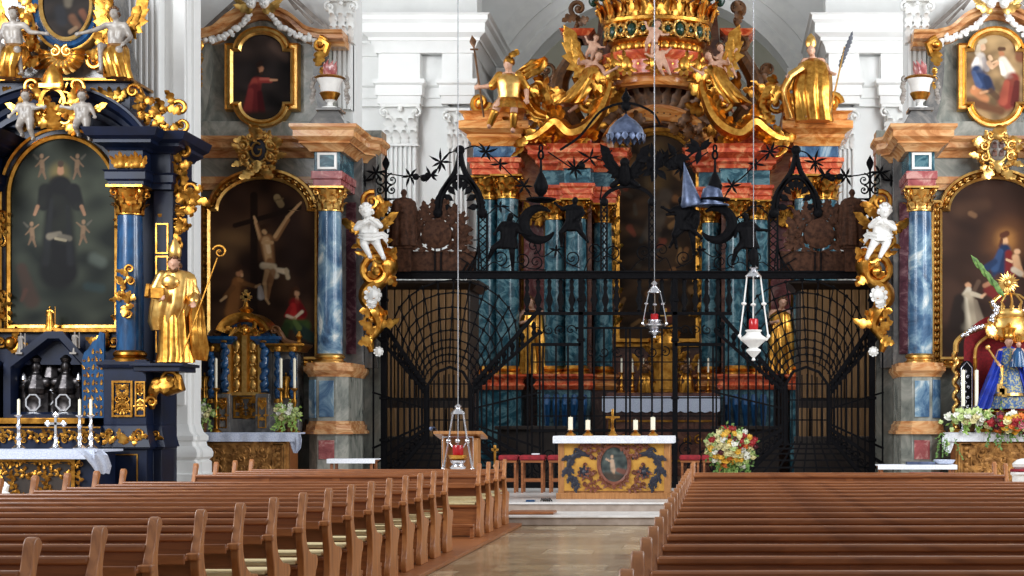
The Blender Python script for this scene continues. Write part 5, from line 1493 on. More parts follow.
        for kk in range(16):
            a = r.uniform(0, 2*PI); xx, zz = HX(q*r.uniform(45,78)), z(r.uniform(88,140))
            g.leaf((xx, 44.4, zz), (math.cos(a),-.2,math.sin(a)), (0,-1,0), r.uniform(.4,.8), .36, r.uniform(.4,1.4), r.uniform(-1,1))
        g.build('gilt_foliage', GOLD_DARK, T)
        g = B()
        g.spiral((HX(q*174), 43.9, z(106)), .26, 1.6, 0, q, .09, .06); g.tube([(HX(q*178), 43.95, z(115)), (HX(q*170), 43.95, z(113)), (HX(q*160), 43.95, z(116))], [.14,.12,.08], 8)
        g.build('gilt_end_volute', GOLD, T)
        # gilt swags beneath the architrave and beside the picture
        g = B(); g.cluster(*sorted((HX(q*113), HX(q*137))), z(222), z(200), 44.7, 10, .5, 20+q, False); g.build('niche_crest', GOLD_DARK, T)
        g = B(); g.acanthus([(HX(q*44), z(330)), (HX(q*41), z(300)), (HX(q*45), z(270)), (HX(q*42), z(240)), (HX(q*45), z(215))], 44.8, .05, .3, 25, (q, -q)); g.build('gilt_chain', GOLD_DARK, T)
    # picture
    il, ir, zb, sp, ap = HX(-40), HX(40), z(338), z(165), z(128)
    cm, rx = HC, 40*H.k
    def wid(Z):
        if Z <= sp: return il, ir
        w = rx*math.sqrt(max(.0004, 1-((Z-sp)/(ap-sp))**2)); return cm-w, cm+w
    p = Paint(H, ((30,20,13), (60,42,26)), 15, .4, 16)
    r = random.Random(8)
    for i in range(34):
        a, b = r.uniform(622,692), r.uniform(150,325)
        p.st((a,b),(a+r.uniform(-10,10),b+r.uniform(-12,12)),r.uniform(2.5,6),r.uniform(2,5),r.choice(((120,80,46),(92,62,36),(104,50,34),(60,54,44),(130,96,58),(40,44,44))),.6,.7)
    p.st((655,150),(655,175),24,22,(96,74,40),.9,.6).st((664,190),(650,230),10,12,(70,60,50),.6)
    painting('altar_painting', wid, zb, ap, 45.28, p, T, 100, 190, cm)
    path = [(il,zb),(ir,zb),(ir,sp)] + arc(cm, sp, rx, ap-sp, 4, 176, 24) + [(il,sp)]
    B().frame(path, 45.38, [(-.03,-.05),(-.03,.2),(.06,.24),(.1,.12),(.18,.14),(.2,-.05)]).build('picture_frame', GOLD_DARK, T)
    # arch moulding over the picture, ochre attic and rays
    for rr_, zz, mt, yy in ((62, 93, M_BROWNRED, 45.3), (52, 108, M_AMBER, 45.2)):
        B().frame(arc(cm, z(152), rr_*H.k, z(zz)-z(152), 0, 180, 30), yy, [(-.25,-.3),(-.25,.1),(-.15,.2),(0,.24),(.12,.34),(.2,.34),(.2,-.3)], closed=False).build('arch_moulding', mt, T, smooth=25)
    B().prism([(HX(-76), z(140)), (HX(-72), z(100)), (HX(-66), z(60)), (HX(-60), z(0)), (HX(-40), z(-30)), (HX(40), z(-30)), (HX(60), z(0)), (HX(66), z(60)), (HX(72), z(100)), (HX(76), z(140))], 45.45, 46.2).build('attic_body', M_BROWNRED, T)
    g = B()
    for i in range(17):
        a = PI*(i+.5)/17
        g.leaf((cm+.9*math.cos(a), 45.0, z(128)+.5*math.sin(a)), (math.cos(a), -.1, math.sin(a)), (0,-1,0), .9, .3, .5)
    for q in (-1, 1): g.acanthus([(cm+q*.1, z(118)), (cm+q*.7, z(122)), (cm+q*1.1, z(132)), (cm+q*.8, z(140))], 44.9, .07, .5, 33, (0, q))
    g.build('gilt_glory', BRONZE, T)
    # bowed canopy bands under the crown
    bow = lambda w, y0, dpt: [(HC+w*H.k*math.sin(t), y0-dpt*math.cos(t)) for t in np.linspace(-PI/2, PI/2, 19)]
    m = B(); m.mould(bow(62, 45.4, 2.0), [(-.35,z(79)),(0,z(79)),(.02,z(66)),(.1,z(62)),(.14,z(57)),(-.35,z(56))]); m.build('canopy_band', M_RED, T, smooth=25)
    m = B(); m.mould(bow(54, 45.4, 1.6), [(-.35,z(88)),(0,z(88)),(.06,z(85)),(.06,z(80)),(.14,z(78)),(-.35,z(78))]); m.build('canopy_soffit', M_AMBER, T, smooth=25)
    for off in (-40, -28, 0, 28, 40):
        t_ = math.asin(off/62); yy = 45.4-2.0*math.cos(t_)-.05
        m = B().ell((HX(off), yy, z(70)), (.16,.1,.22), 10)
        for i in range(10):
            a = 2*PI*i/10; m.leaf((HX(off)+.12*math.cos(a), yy-.02, z(70)+.16*math.sin(a)), (math.cos(a),-.3,math.sin(a)), (0,-1,0), .22, .14, .7)
        m.build('canopy_rosette', GOLD, T)
    for q in (-1, 1):
        m = B().box(*sorted((HX(q*44), HX(q*66))), 44.3, 45.6, z(79), z(60)).mould([(min(HX(q*44), HX(q*66)), 45.6), (min(HX(q*44), HX(q*66)), 44.3), (max(HX(q*44), HX(q*66)), 44.3), (max(HX(q*44), HX(q*66)), 45.6)], [(-.1,z(63)),(.05,z(63)),(.14,z(58)),(-.1,z(57))]); m.build('canopy_corner', M_AMBER, T)
    return T
high_altar()

# the great crown
def crown():
    z = H.z; cy = 44.6; R0 = 53*H.k
    t = thing('gilded_crown', 'enormous gilded crown with green stones floating above the high altar picture', 'crown', (HC, cy, z(50)))
    ky = .75
    MB().lathe([(R0*.84,z(47)),(R0*.9,z(45)),(R0*.94,z(42)),(R0*.9,z(40)),(R0*.95,z(28)),(R0*1.04,z(25)),(R0*1.06,z(22)),(R0*1.0,z(20)),(R0*.88,z(20)),(R0*.84,z(30))], (HC,cy,0), 60, 1, ky).build('band', GOLD, t)
    for i in range(15):
        a = PI + PI*(i+.5)/15
        MB().ell((HC+R0*.78*math.cos(a), cy+R0*.78*ky*math.sin(a), z(49.5)), (.15,.15,.17), 12).build('pearl', GOLD, t)
    gm = plain('green_glass_stone', (14,40,30), (30,66,52), .1)
    for i in range(13):
        a = PI + PI*(i+.5)/13
        px_, py_ = HC+R0*.95*math.cos(a), cy+R0*.95*ky*math.sin(a)
        b = i % 2 == 0
        g = MB().ell((px_, py_, z(34)), (.13 if b else .08, .13 if b else .08, .17 if b else .09), 12).build('gem', gm, t)
        m = MB()
        d = Vector((math.cos(a), math.sin(a), 0)); s = Vector((-math.sin(a), math.cos(a), 0))
        m.tube([Vector((px_, py_, z(34))) + s*(.18 if b else .13)*math.cos(2*PI*k/16) + Vector((0,0,(.22 if b else .14)*math.sin(2*PI*k/16))) + d*.05 for k in range(16)], .03, 6, True)
        for k in range(8):
            b2 = 2*PI*k/8
            s = Vector((-math.sin(a), math.cos(a), 0))
            m.ell(Vector((px_, py_, z(34))) + s*(.18 if b else .13)*math.cos(b2) + Vector((0,0,(.22 if b else .14)*math.sin(b2))) + d*.05, .05, 6)
        m.build('gem_setting', GOLD_PALE, g)
    for i in range(13):
        a = PI*1.5 + (i-6)*PI/13*1.02
        d = Vector((math.cos(a), math.sin(a)*ky, 0)).normalized()
        o = Vector((HC+R0*1.0*math.cos(a), cy+R0*ky*math.sin(a), z(21)))
        m = MB()
        big = i % 2 == 0
        m.leaf(o, (d.x*.25, d.y*.25, 1), d, .95 if big else .6, .5 if big else .42, 1.3)
        s = Vector((-d.y, d.x, 0))
        for q in (-1, 1): m.leaf(o+s*q*.08, (d.x*.2+s.x*q*.7, d.y*.2+s.y*q*.7, .8), d, .5, .3, 1.2)
        if big: m.tube([o+d*.05, o+d*.3+Vector((0,0,.9)), o-d*.1+Vector((0,0,1.9)), o-d*.9+Vector((0,0,2.8))], [.05,.07,.06,.04], 8)
        m.build('crown_leaf', GOLD, t)
        if big: MB().ell(o+d*.28+Vector((0,0,.62)), (.14,.12,.22), 10).build('gem', gm, t)
crown()

# statues of the high altar
def rb(*a): return [a]
at = H.p(514, 141, -1.05)
def warrior_extra(t, W0):
    Hh = 2.1
    W = lambda p: W0((p[0], p[1], p[2]-.1))
    m = MB().robe([(*W((a,b,zz)), rx*Hh, ry*Hh) for a,b,zz,rx,ry in ((0,0,.82,.08,.06),(0,0,.77,.15,.1),(0,-.01,.68,.145,.115),(0,0,.56,.125,.105),(0,0,.5,.14,.12))], 4, .03); m.build('cuirass', GOLD_PALE, t, smooth=60)
    m = MB().robe([(*W((a,b,zz)), rx*Hh, ry*Hh) for a,b,zz,rx,ry in ((0,0,.53,.13,.11),(0,-.03,.46,.18,.16),(0,-.06,.38,.22,.2))], 11, .1); m.build('kilt', GOLD, t, smooth=60)
    m = MB().sheet([W(p) for p in ((.06,.06,.78),(.16,.1,.84),(.26,.1,.92),(.36,.08,.94),(.44,.06,1.0))], [.3,.44,.5,.4,.16], (0,.5,1), .02, 3, .07); m.build('flying_cloak', GOLD, t, smooth=60)
    m = MB().sheet([W(p) for p in ((.05,.08,.6),(.2,.08,.48),(.3,.06,.36),(.44,.04,.3))], [.4,.5,.4,.24], (0,.6,1), .02, 2, .07); m.build('trailing_cloth', GOLD, t, smooth=60)
    for nm, a, b, r0, r1 in (('gilt_sleeve', (-.112,0,.795),(-.2,0,.68),.06,.055), ('gilt_sleeve', (.112,0,.795),(.2,.04,.66),.06,.055), ('gilt_boot', (-.15,-.17,.33),(-.21,-.13,.2),.05,.042), ('gilt_boot', (.075,-.17,.3),(.065,-.13,.17),.05,.042)): MB().cap(W(a), W(b), r0*Hh, r1*Hh).build(nm, GOLD, t)
    m = MB().lathe([(.13,0),(.15,.04),(.14,.12),(.09,.2),(.02,.24)], W((0,0,.93)), 14, 1, 1.15)
    for k in range(6): m.leaf(W((0,.03-.02*k,1.03)), (.6,.2,.6-.1*k), (0,-1,0), .3, .14, .8)
    m.build('plumed_helmet', GOLD_DARK, t)
    m = MB(); m.tube([W((-.3,-.02,.3)), W((-.42,-.02,1.15))], .025, 6); m.leaf(W((-.42,-.02,1.14)), (-.15,0,1), (0,-1,0), .3, .16, .1, 0, 7, 1); m.box(*(lambda p: (p[0]-.1,p[0]+.1,p[1]-.02,p[1]+.02,p[2]-.02,p[2]+.02))(W((-.415,-.02,1.11)))); m.build('spear', BRONZE, t)
winged('warrior_saint_statue', 'gilded armoured saint with spear and flying cloak atop the left end of the high altar', None, 2.1, at, ADULT, FLESH,
       dict(pel=(0,0,.41), che=(0,0,.61), nec=(0,0,.72), sa=(-.112,0,.695), sb=(.112,0,.695), ha=(-.06,0,.4), hb=(.06,0,.4), ka=(-.12,-.18,.3), aa=(-.22,-.12,.08), kb=(.08,-.18,.28), ab=(.06,-.12,.03), ea=(-.2,.0,.58), wa=(-.33,-.02,.56), eb=(.2,.04,.56), wb=(.22,-.06,.42), hea=(-.01,-.02,.83), fat=1.2), extra=warrior_extra)
at = H.p(811, 129, -1.0)
def bishop_extra(t, W):
    Hh = 1.95
    m = MB().robe([(*W((a,b,zz)), 1.12*rx*Hh, ry*Hh) for a,b,zz,rx,ry in ((0,0,.82,.06,.05),(0,0,.76,.16,.1),(0,-.02,.62,.2,.14),(-.02,-.06,.45,.22,.2),(-.02,-.1,.3,.21,.2),(.0,-.06,.12,.2,.18),(.02,-.03,.0,.2,.18))], 7, .13); m.build('cope', GOLD, t, smooth=60)
    m = MB().lathe([(.12,0),(.14,.06),(.14,.14),(.1,.25),(.02,.34)], W((-.03,-.02,.965)), 16, 1, .7); m.build('mitre', GOLD_PALE, t)
    m = MB(); m.tube([W((.2,-.14,.05)), W((.4,-.1,.95))], .022, 6); m.build('staff', GOLD_PALE, t)
    m = MB()
    for k in range(7): m.leaf(W((.34+.02*k,-.1,.68+.05*k)), (.2,0,1), (.3,-1,0), .34, .13, .3)
    m.build('dark_palm', NAVYP, t)
    m = MB().sheet([W(p) for p in ((-.12,-.1,.7),(-.28,-.1,.6),(-.38,-.08,.42),(-.34,-.06,.2),(-.3,-.04,.04))], [.3,.4,.5,.44,.3], (.3,1,.2), .02, 2, .07); m.build('cope_fall', GOLD_PALE, t, smooth=60)
winged('bishop_saint_statue', 'gilded saint with tall mitre and dark palm atop the right end of the high altar', None, 1.95, at, ADULT, FLESH,
       dict(pel=(0,0,.5), hea=(-.03,-.04,.92), ea=(-.2,-.02,.64), wa=(-.3,-.12,.58), eb=(.2,-.02,.64), wb=(.25,-.14,.6), ka=(-.1,-.16,.34), aa=(-.1,-.08,.06), kb=(.08,-.14,.3), ab=(.1,-.06,.05)), extra=bishop_extra)
for q, px, lb in ((-1, 574, 'gilded flying angel left of the red canopy on the high altar'), (1, 735, 'gilded flying angel right of the red canopy on the high altar')):
    winged('angel_statue', lb, 'large angels on the high altar', 1.8, H.p(px, 120, -.5), ADULT, FLESH, tilt=-q*.4, pose=
           dict(pel=(0,0,.5), hea=(q*-.02,-.04,.93), ea=(-.2,-.05,.72), wa=(-.3,-.1,.84) if q > 0 else (-.2,-.16,.74), eb=(.2,-.05,.72), wb=(.3,-.1,.84) if q < 0 else (.2,-.16,.74), ka=(-.08,-.1,.3), aa=(-.1+q*.1,.05,.1), kb=(.08,-.05,.28), ab=(.06+q*.14,.08,.06)),
           wings=[((-.06,.08,.72), (-.55,.1,1.1), (-.7,0,-1)), ((.06,.08,.72), (.5,.1,1.12), (.7,0,-1))], wing_mat=GOLD,
           robe=[([(0,0,.78,.06,.05),(0,0,.72,.13,.1),(0,-.01,.56,.13,.11),(q*.02,-.03,.4,.17,.15),(q*.06,-.02,.24,.19,.16),(q*.1,0,.14,.22,.16)], 7, .14)], robe_mat=GOLD, hair_mat=BRONZE)
for px, py, hh, q, lb in ((649, 64, .92, 1, 'small naked putto standing before the crown band'), (668, 86, .9, -1, 'small putto tumbling below the red canopy'), (732, 82, 1.0, -1, 'small putto clinging to the right end of the red canopy'), (588, 66, .8, 1, 'small putto reclining at the left end of the red canopy')):
    winged('putto_statue', lb, 'putti on the high altar', hh, H.p(px, py, -1.22 if px in (649, 668) else -.3), CHILD, FLESH,
           dict(ea=(-.2,-.04,.64), wa=(-.3,-.06,.74), eb=(.22,-.04,.62), wb=(.32,-.08,.66), ka=(-.1,-.1,.25), aa=(-.06,.04,.08), kb=(.09,-.04,.22), ab=(.12,.02,.03)), hair_mat=BRONZE, rot=0, tilt=.35*q, voxel=.018)
for q in (-1, 1):
    winged('niche_saint_statue', 'gilded robed saint in the %s niche of the high altar' % ('left' if q < 0 else 'right'), 'niche saints of the high altar', 2.0, (HX(q*124), 44.3, z_ := H.z(374)), ADULT, FLESH,
           dict(ea=(-.2,-.02,.64), wa=(-.08,-.18,.66), eb=(.2,-.02,.66), wb=(.26,-.12,.72), hea=(q*.03,-.03,.92)),
           robe=[([(0,0,.82,.06,.05),(0,0,.76,.15,.1),(0,-.02,.6,.16,.13),(0,-.03,.42,.19,.16),(.02,0,.2,.2,.16),(.02,0,.0,.22,.18)], 8, .14)], robe_mat=GOLD, hair_mat=BRONZE)

# high altar table, cloth, tabernacle and candlesticks
K = At(42.6)
kx, kz = K.x, K.z
t = thing('high_altar_table', 'dark marble altar table under a lace cloth behind the choir screen', 'altar', (kx(661), 43.1, PLAT))
MB().box(kx(606), kx(716), 42.8, 43.5, .55, kz(412)).box(kx(604), kx(718), 42.7, 43.5, kz(402), kz(397)).box(kx(596), kx(726), 42.2, 43.5, PLAT, .55).build('table_body', M_BROWNRED, t, bevel=.01)
m = MB()
for i in range(9): m.spiral((kx(612+12.4*i), 42.78, kz(440)), .12, 1.3, PI/2, 1 if i % 2 else -1, .025)
m.frame([(kx(608), kz(462)), (kx(714), kz(462)), (kx(714), kz(420)), (kx(608), kz(420))], 42.8, [(-.05,-.01),(-.05,.04),(0,.04),(0,-.01)]); m.build('gilt_front', GOLD_DARK, t)
m = MB().box(kx(602), kx(720), 42.6, 43.5, kz(397), kz(397)+.015)
m.sheet([(kx(602+118*i/60), 42.6, (kz(398)+kz(411))/2-.02*abs(math.sin(i*PI/5))) for i in range(61)], [kz(398)-kz(411)+.04*abs(math.sin(i*PI/5)) for i in range(61)], (0,0,1), .006, 0, 0)
cl = tag(m.build('altar_cloth', LACE, None, smooth=50), 'white lace cloth with scalloped edge over the high altar table', 'tablecloth', 'altar cloths')
ktop = kz(397)+.02
MB().box(kx(604), kx(718), 43.5, 44.0, PLAT, kz(392)).build('gradine', M_BROWNRED, t, bevel=.01)
ls = ['outermost left', 'second from the left', 'third from the left', 'third from the right', 'second from the right', 'outermost right']
for i, px in enumerate((619, 630.5, 642, 688, 698, 708)):
    candlestick('candlestick', kx(px), 43.75, kz(392), .52, .36, GOLD, 'tall gilt candlestick on the high altar, %s of six' % ls[i], 'gilt candlesticks on the high altar', r=.1, rc=.024)
t = thing('tabernacle', 'gilded tabernacle with a small cross in the middle of the high altar', 'tabernacle', (kx(664), 43.8, kz(392)))
z0 = kz(392)
MB().box(kx(652), kx(677), 43.55, 43.99, z0, z0+1.15).build('housing', GOLD_DARK, t, bevel=.02)
MB().prism([(kx(658), z0+.1), (kx(671), z0+.1), (kx(671), z0+.8)]+arc(kx(664.5), z0+.8, kx(671)-kx(664.5), .2, 10, 170, 8)+[(kx(658), z0+.8)], 43.5, 43.56).build('tabernacle_door', GOLD, t)
m = MB().mould([(kx(651), 43.99), (kx(651), 43.5), (kx(678), 43.5), (kx(678), 43.99)], [(-.1,z0+1.12),(.03,z0+1.12),(.1,z0+1.2),(.1,z0+1.25),(-.1,z0+1.27)]); m.lathe([(.3,0),(.26,.15),(.12,.3),(.08,.36),(.14,.42),(.03,.5)], (kx(664.5),43.75,z0+1.25), 14)
for q in (-1, 1): m.acanthus([(kx(664.5)+q*.34, z0+.0), (kx(664.5)+q*.45, z0+.4), (kx(664.5)+q*.36, z0+.8), (kx(664.5)+q*.3, z0+1.3), (kx(664.5)+q*.1, z0+1.5)], 43.6, .05, .3, 44, (q, -q))
m.build('scrolled_pediment', GOLD_DARK, t)
m = MB().box(kx(664.5)-.025, kx(664.5)+.025, 43.73, 43.77, z0+1.7, z0+2.15).box(kx(664.5)-.14, kx(664.5)+.14, 43.73, 43.77, z0+1.95, z0+2.0); m.build('cross', GOLD_PALE, t)
for q in (-1, 1):
    winged('tabernacle_angel', 'small gilt angel kneeling %s of the tabernacle' % ('left' if q < 0 else 'right'), 'tabernacle angels', 1.0, (kx(664.5)+q*.52, 43.6, kz(392)), ADULT, BRONZE,
           dict(pel=(0,0,.4), che=(0,-.03,.6), nec=(0,-.03,.7), hea=(-q*.02,-.05,.81), sa=(-.11,-.03,.68), sb=(.11,-.03,.68), ea=(-.14,-.12,.58), wa=(-.03,-.2,.66), eb=(.14,-.12,.58), wb=(.03,-.2,.66), ha=(-.06,0,.38), hb=(.06,0,.38), ka=(-.08,-.2,.3), aa=(-.08,-.12,.06), kb=(.08,-.16,.1), ab=(.08,.1,.05)),
           wings=[((q*.05,.06,.64), (q*.3,.1,.95), (q*.5,0,-1))], wing_mat=GOLD_DARK, robe=[([(0,0,.5,.11,.09),(0,-.04,.34,.16,.16),(0,-.03,.14,.18,.2),(0,0,.0,.2,.22)], 6, .12)], robe_mat=GOLD_DARK, wn=5, voxel=.014)
# ---------------------------------------------------------------- the wrought-iron choir screen with its drawn perspective
S = At(34.4)
SXC = S.x(628)
def choir_screen():
    T = thing('choir_screen', 'black wrought-iron choir screen drawn as receding vaulted corridors across the choir', 'grille', (SXC, 34.4, PLAT))
    y = 34.4
    def bar(m, P, r): m.tube([(S.x(a), y, S.z(b)) for a, b in P], r, 4); return m
    MX = lambda px: 1256-px
    b = MB()
    b.box(S.x(372), S.x(884), y-.06, y+.06, S.z(279), S.z(272)); b.box(S.x(372), S.x(884), y-.09, y+.09, S.z(273), S.z(271)); b.build('main_beam', IRON, T, bevel=.01)
    b = MB().box(S.x(372), S.x(884), y-.06, y+.06, PLAT, PLAT+.12); b.build('base_rail', IRON, T, bevel=.01)
    for px, w in ((384, 3), (581, 2.6), (675, 2.6), (872, 3)):
        b = MB().box(S.x(px-w), S.x(px+w), y-.05, y+.05, PLAT, S.z(272))
        for yy in (300, 340, 398, 440): b.box(S.x(px-w-1.2), S.x(px+w+1.2), y-.07, y+.07, S.z(yy+1.5), S.z(yy-1.5))
        b.build('post', IRON, T, bevel=.008)
    for fl in (0, 1):
        g = (lambda px: MX(px)) if fl else (lambda px: px)
        V0 = (446, 415)
        def sc(s, px, py): return (g(V0[0]+(px-V0[0])*s), V0[1]+(py-V0[1])*s)
        cx0, hw, sp, ah = 454, 63, 335, 55
        vault = MB()
        n = 12
        outer = [(cx0+hw*math.cos(PI*i/n), sp-ah*math.sin(PI*i/n)) for i in range(n+1)]
        for s in (1.0, .907, .8, .715, .63, .56, .5, .45, .4): bar(vault, [sc(s, *p) for p in outer], .02)
        for p in outer[1:-1]: bar(vault, [sc(1.0, *p), sc(.38, *p)], .017)
        for i, s in enumerate((1.0, .907, .8, .715, .63, .56, .5, .45)):
            for p in outer[1:-1]:
                a, c_ = sc(s, *p); vault.ell((S.x(a), y-.01, S.z(c_)), .036, 6)
        vault.build('vault_lattice', IRON, T)
        SS = (1.32, 1.15, 1.0, .87, .76, .66, .57, .5, .44, .39)
        for q in (-1, 1):
            wall = MB()
            for s in SS: bar(wall, [sc(s, cx0+q*hw, sp), sc(s, cx0+q*hw, 478)], .024)
            for yy, th in ((335, .055), (352, .045), (398, .025), (440, .03), (452, .05), (478, .05)):
                bar(wall, [sc(1.34, cx0+q*hw, yy), sc(.38, cx0+q*hw, yy)], th)
            for i in range(len(SS)-1):
                s0, s1 = SS[i], SS[i+1]
                a0, b0 = sc(s0, cx0+q*hw, 346); a1, b1 = sc(s1, cx0+q*hw, 346)
                wall.lathe([(.02,-.14),(.05,-.06),(.025,0),(.06,.08),(.02,.16)], (S.x((a0+a1)/2), y, S.z((b0+b1)/2)), 6)
                a0, b0 = sc(s0, cx0+q*hw, 465); a1, b1 = sc(s1, cx0+q*hw, 465)
                wall.spiral((S.x((a0+a1)/2), y, S.z((b0+b1)/2)), .12*s0, 1.3, 0, 1 if i % 2 else -1, .016, 0, 5)
            wall.build('side_wall_bars', IRON, T)
        fl_ = MB()
        for k in range(-5, 6): bar(fl_, [sc(.36, 454+k*17, 488), sc(.98, 454+k*17, 488)], .022)
        for s in (.98, .84, .72, .62, .53, .46, .4): bar(fl_, [sc(s, 454-90, 488), sc(s, 454+90, 488)], .024)
        fl_.build('floor_lattice', IRON, T)
        end = MB()
        for k in range(9):
            px = 429+k*5; bar(end, [(g(px), 384-10*math.sin(PI*k/8)), (g(px), 444)], .018)
        for yy in (384, 400, 420, 444): bar(end, [(g(427), yy), (g(471), yy)], .02)
        bar(end, [(g(427), 444), (g(427), 386), (g(437), 372), (g(450), 367), (g(463), 372), (g(471), 386), (g(471), 444)], .04)
        end.build('corridor_gate', IRON, T)
        # balusters between the beams
        m = MB()
        for k in range(9):
            px = g(527+k*11.2)
            x = S.x(px)
            m.lathe([(.025,S.z(313)),(.05,S.z(310)),(.03,S.z(307)),(.075,S.z(300)),(.03,S.z(292)),(.05,S.z(288)),(.03,S.z(285)),(.05,S.z(281)),(.02,S.z(279))], (x, y, 0), 8)
        m.build('baluster_row', IRON, T)
        m = MB()
        a, c_ = sorted((g(524), 628))
        m.box(S.x(a), S.x(c_), y-.05, y+.05, S.z(315), S.z(312)).box(S.x(min(g(532), g(581))), S.x(max(g(532), g(581))), y-.05, y+.05, S.z(346), S.z(343)).box(S.x(min(g(575), 628)), S.x(max(g(575), 628)), y-.035, y+.035, S.z(329), S.z(327))
        m.box(S.x(min(g(532), 628)), S.x(max(g(532), 628)), y-.04, y+.04, S.z(432), S.z(429)); m.build('cross_rail', IRON, T)
        m = MB()
        for px in (532, 543, 556, 568, 594, 604, 615, 626): bar(m, [(g(px), 328 if px > 581 else 344), (g(px), 484)], .026)
        for yy in (362, 380, 398, 416): bar(m, [(g(532), yy), (g(628), yy)], .016)
        for i, (px, yy) in enumerate(((550, 455), (562, 470), (590, 452), (600, 470), (612, 452), (622, 470), (540, 465), (570, 450))):
            m.spiral((S.x(g(px)), y, S.z(yy)), .17, 1.5, i, 1 if i % 2 else -1, .018, 0, 5)
        for i, (px, yy) in enumerate(((538, 330), (549, 330), (560, 330), (571, 330), (591, 352), (604, 352), (617, 352))):
            m.spiral((S.x(g(px)), y, S.z(yy)), .11, 1.3, i*2, 1 if i % 2 else -1, .015, 0, 5)
        m.build('gate_leaf', IRON, T)
        # ---- crowning: ogee arch with lattice legs
        m = MB()
        P = smooth_path([(438,212),(440,196),(447,184),(455,172),(459,158),(460,146)], 5)
        Q = [(920-a, b) for a, b in P]
        for R_ in (P, Q): m.tube([(S.x(g(a)), y, S.z(b)) for a, b in R_], [.055]*(len(R_)-4)+[.05,.045,.04,.03], 6)
        inner = arc(460, 212, 17, 36, 180, 360, 14)
        Pi = [(S.x(g(a)), S.z(212-(b-212)*-1)) for a, b in inner]
        for k in range(9):
            a = PI*(k+.5)/9
            m.leaf((S.x(g(460+19*math.cos(a))), y, S.z(212-34*math.sin(a))), ((-1 if not fl else 1)*math.cos(a), 0, -math.sin(a)), (0,-1,0), .24, .13, .1, 0, 5, 1, .3)
        m.tube([(S.x(g(a)), y, S.z(2*212-b)) for a, b in arc(460, 212, 20, 35, 0, 180, 16)], .055, 6)
        for px in (438, 482): m.ell((S.x(g(px)), y, S.z(213)), .11, 8); m.leaf((S.x(g(px)), y-.02, S.z(210)), (0,0,1), (0,-1,0), .3, .16, .4)
        m.ell((S.x(g(460)), y, S.z(150)), .1, 8)
        m.build('ogee_arch', IRON, T)
        m = MB()
        for px in (478.5, 487): bar(m, [(g(px), 214), (g(px), 272)], .028)
        for k in range(7):
            b0 = 216+k*8; bar(m, [(g(478.5), b0), (g(487), b0+8)], .016); bar(m, [(g(487), b0), (g(478.5), b0+8)], .016)
        for px in (435, 441): bar(m, [(g(px), 214), (g(px), 272)], .02)
        for k in range(6): bar(m, [(g(462+k*4), 272-k*0), (g(min(478, 468+k*8)), 262-k*6)], .018)
        for k in range(4): bar(m, [(g(478), 270-k*10), (g(460+k*4.5), 258-k*6)], .016)
        m.build('lattice_leg', IRON, T)
        # ---- brown leafy crest on its base panel
        m = MB().box(S.x(min(g(392), g(476))), S.x(max(g(392), g(476))), y+.02, y+.1, S.z(272), S.z(251)); base = m.build('crest_base', RUST, T, bevel=.01)
        m = MB(); r = random.Random(17)
        cxp, cyp = g(437), 231
        m.lathe([(.3,-.02),(.3,.05),(.22,.09),(.001,.1)], (0,0,0), 18)
        m.place(0, Matrix.Translation(Vector((S.x(cxp), y-.02, S.z(234)))) @ Matrix.Rotation(PI/2, 4, 'X'))
        for ring, rr, nn in ((0, 11, 13), (1, 18, 19), (2, 24, 23)):
            for i in range(nn):
                a = PI*(-.12+1.24*i/(nn-1))
                px, py = cxp+rr*math.cos(a), 236-rr*1.05*math.sin(a)
                m.leaf((S.x(px), y+.02*(i % 2), S.z(py)), (math.cos(a+.5*(i % 2-.5)), 0, math.sin(a+.5*(i % 2-.5))), (0,-1,0), .27, .17, .6, r.uniform(-.8,.8), 6)
            m.tube([(S.x(cxp+rr*math.cos(a)), y+.03, S.z(236-rr*1.05*math.sin(a))) for a in np.linspace(-.3, PI+.3, 22)], .022, 5)
        for q in (-1, 1): m.acanthus([(S.x(cxp+q*2), S.z(252)), (S.x(cxp+q*14), S.z(248)), (S.x(cxp+q*24), S.z(244)), (S.x(cxp+q*26), S.z(236))], y, .03, .2, 9, (0, q))
        m.build('leaf_crest', RUST, T)
        # ---- standing saint on a pedestal
        m = MB().box(S.x(g(404)-7.5), S.x(g(404)+7.5), y-.12, y+.15, S.z(272), S.z(247)).box(S.x(g(404)-9), S.x(g(404)+9), y-.15, y+.17, S.z(249), S.z(246)); m.build('statue_pedestal', RUST, T, bevel=.01)
        Hh = 1.16
        mb, W_ = figure(ADULT, Hh, (S.x(g(404)), y, S.z(246.5)), ea=(-.15,-.05,.64), wa=(-.04,-.16,.66), eb=(.15,-.05,.64), wb=(.05,-.16,.6))
        mb.robe([(*W_((a, b_, zz)), rx*Hh, ry*Hh) for a, b_, zz, rx, ry in ((0,0,.84,.08,.06),(0,0,.78,.19,.13),(0,-.02,.6,.23,.16),(0,0,.4,.23,.17),(0,0,.2,.24,.18),(0,0,.0,.25,.19))], 8, .1)
        mb.build('iron_saint', RUST, T, voxel=.016)
        # ---- cross with curls at the outer end and flowering tendrils
        m = MB()
        bar(m, [(g(386), 272), (g(386), 166)], .03)
        bar(m, [(g(374), 199), (g(399), 199)], .022)
        for q in (-1, 1):
            for yy, rr in ((180, .13), (190, .1), (207, .16), (222, .18), (240, .16)): m.spiral((S.x(g(386+q*6)), y, S.z(yy)), rr, 1.4, PI/2, q if not fl else -q, .02, 0, 5)
        m.leaf((S.x(g(386)), y, S.z(170)), (0,0,1), (0,-1,0), .3, .14, .2, 0, 6, 1)
        m.build('iron_cross', IRON, T)
        r = random.Random(23)
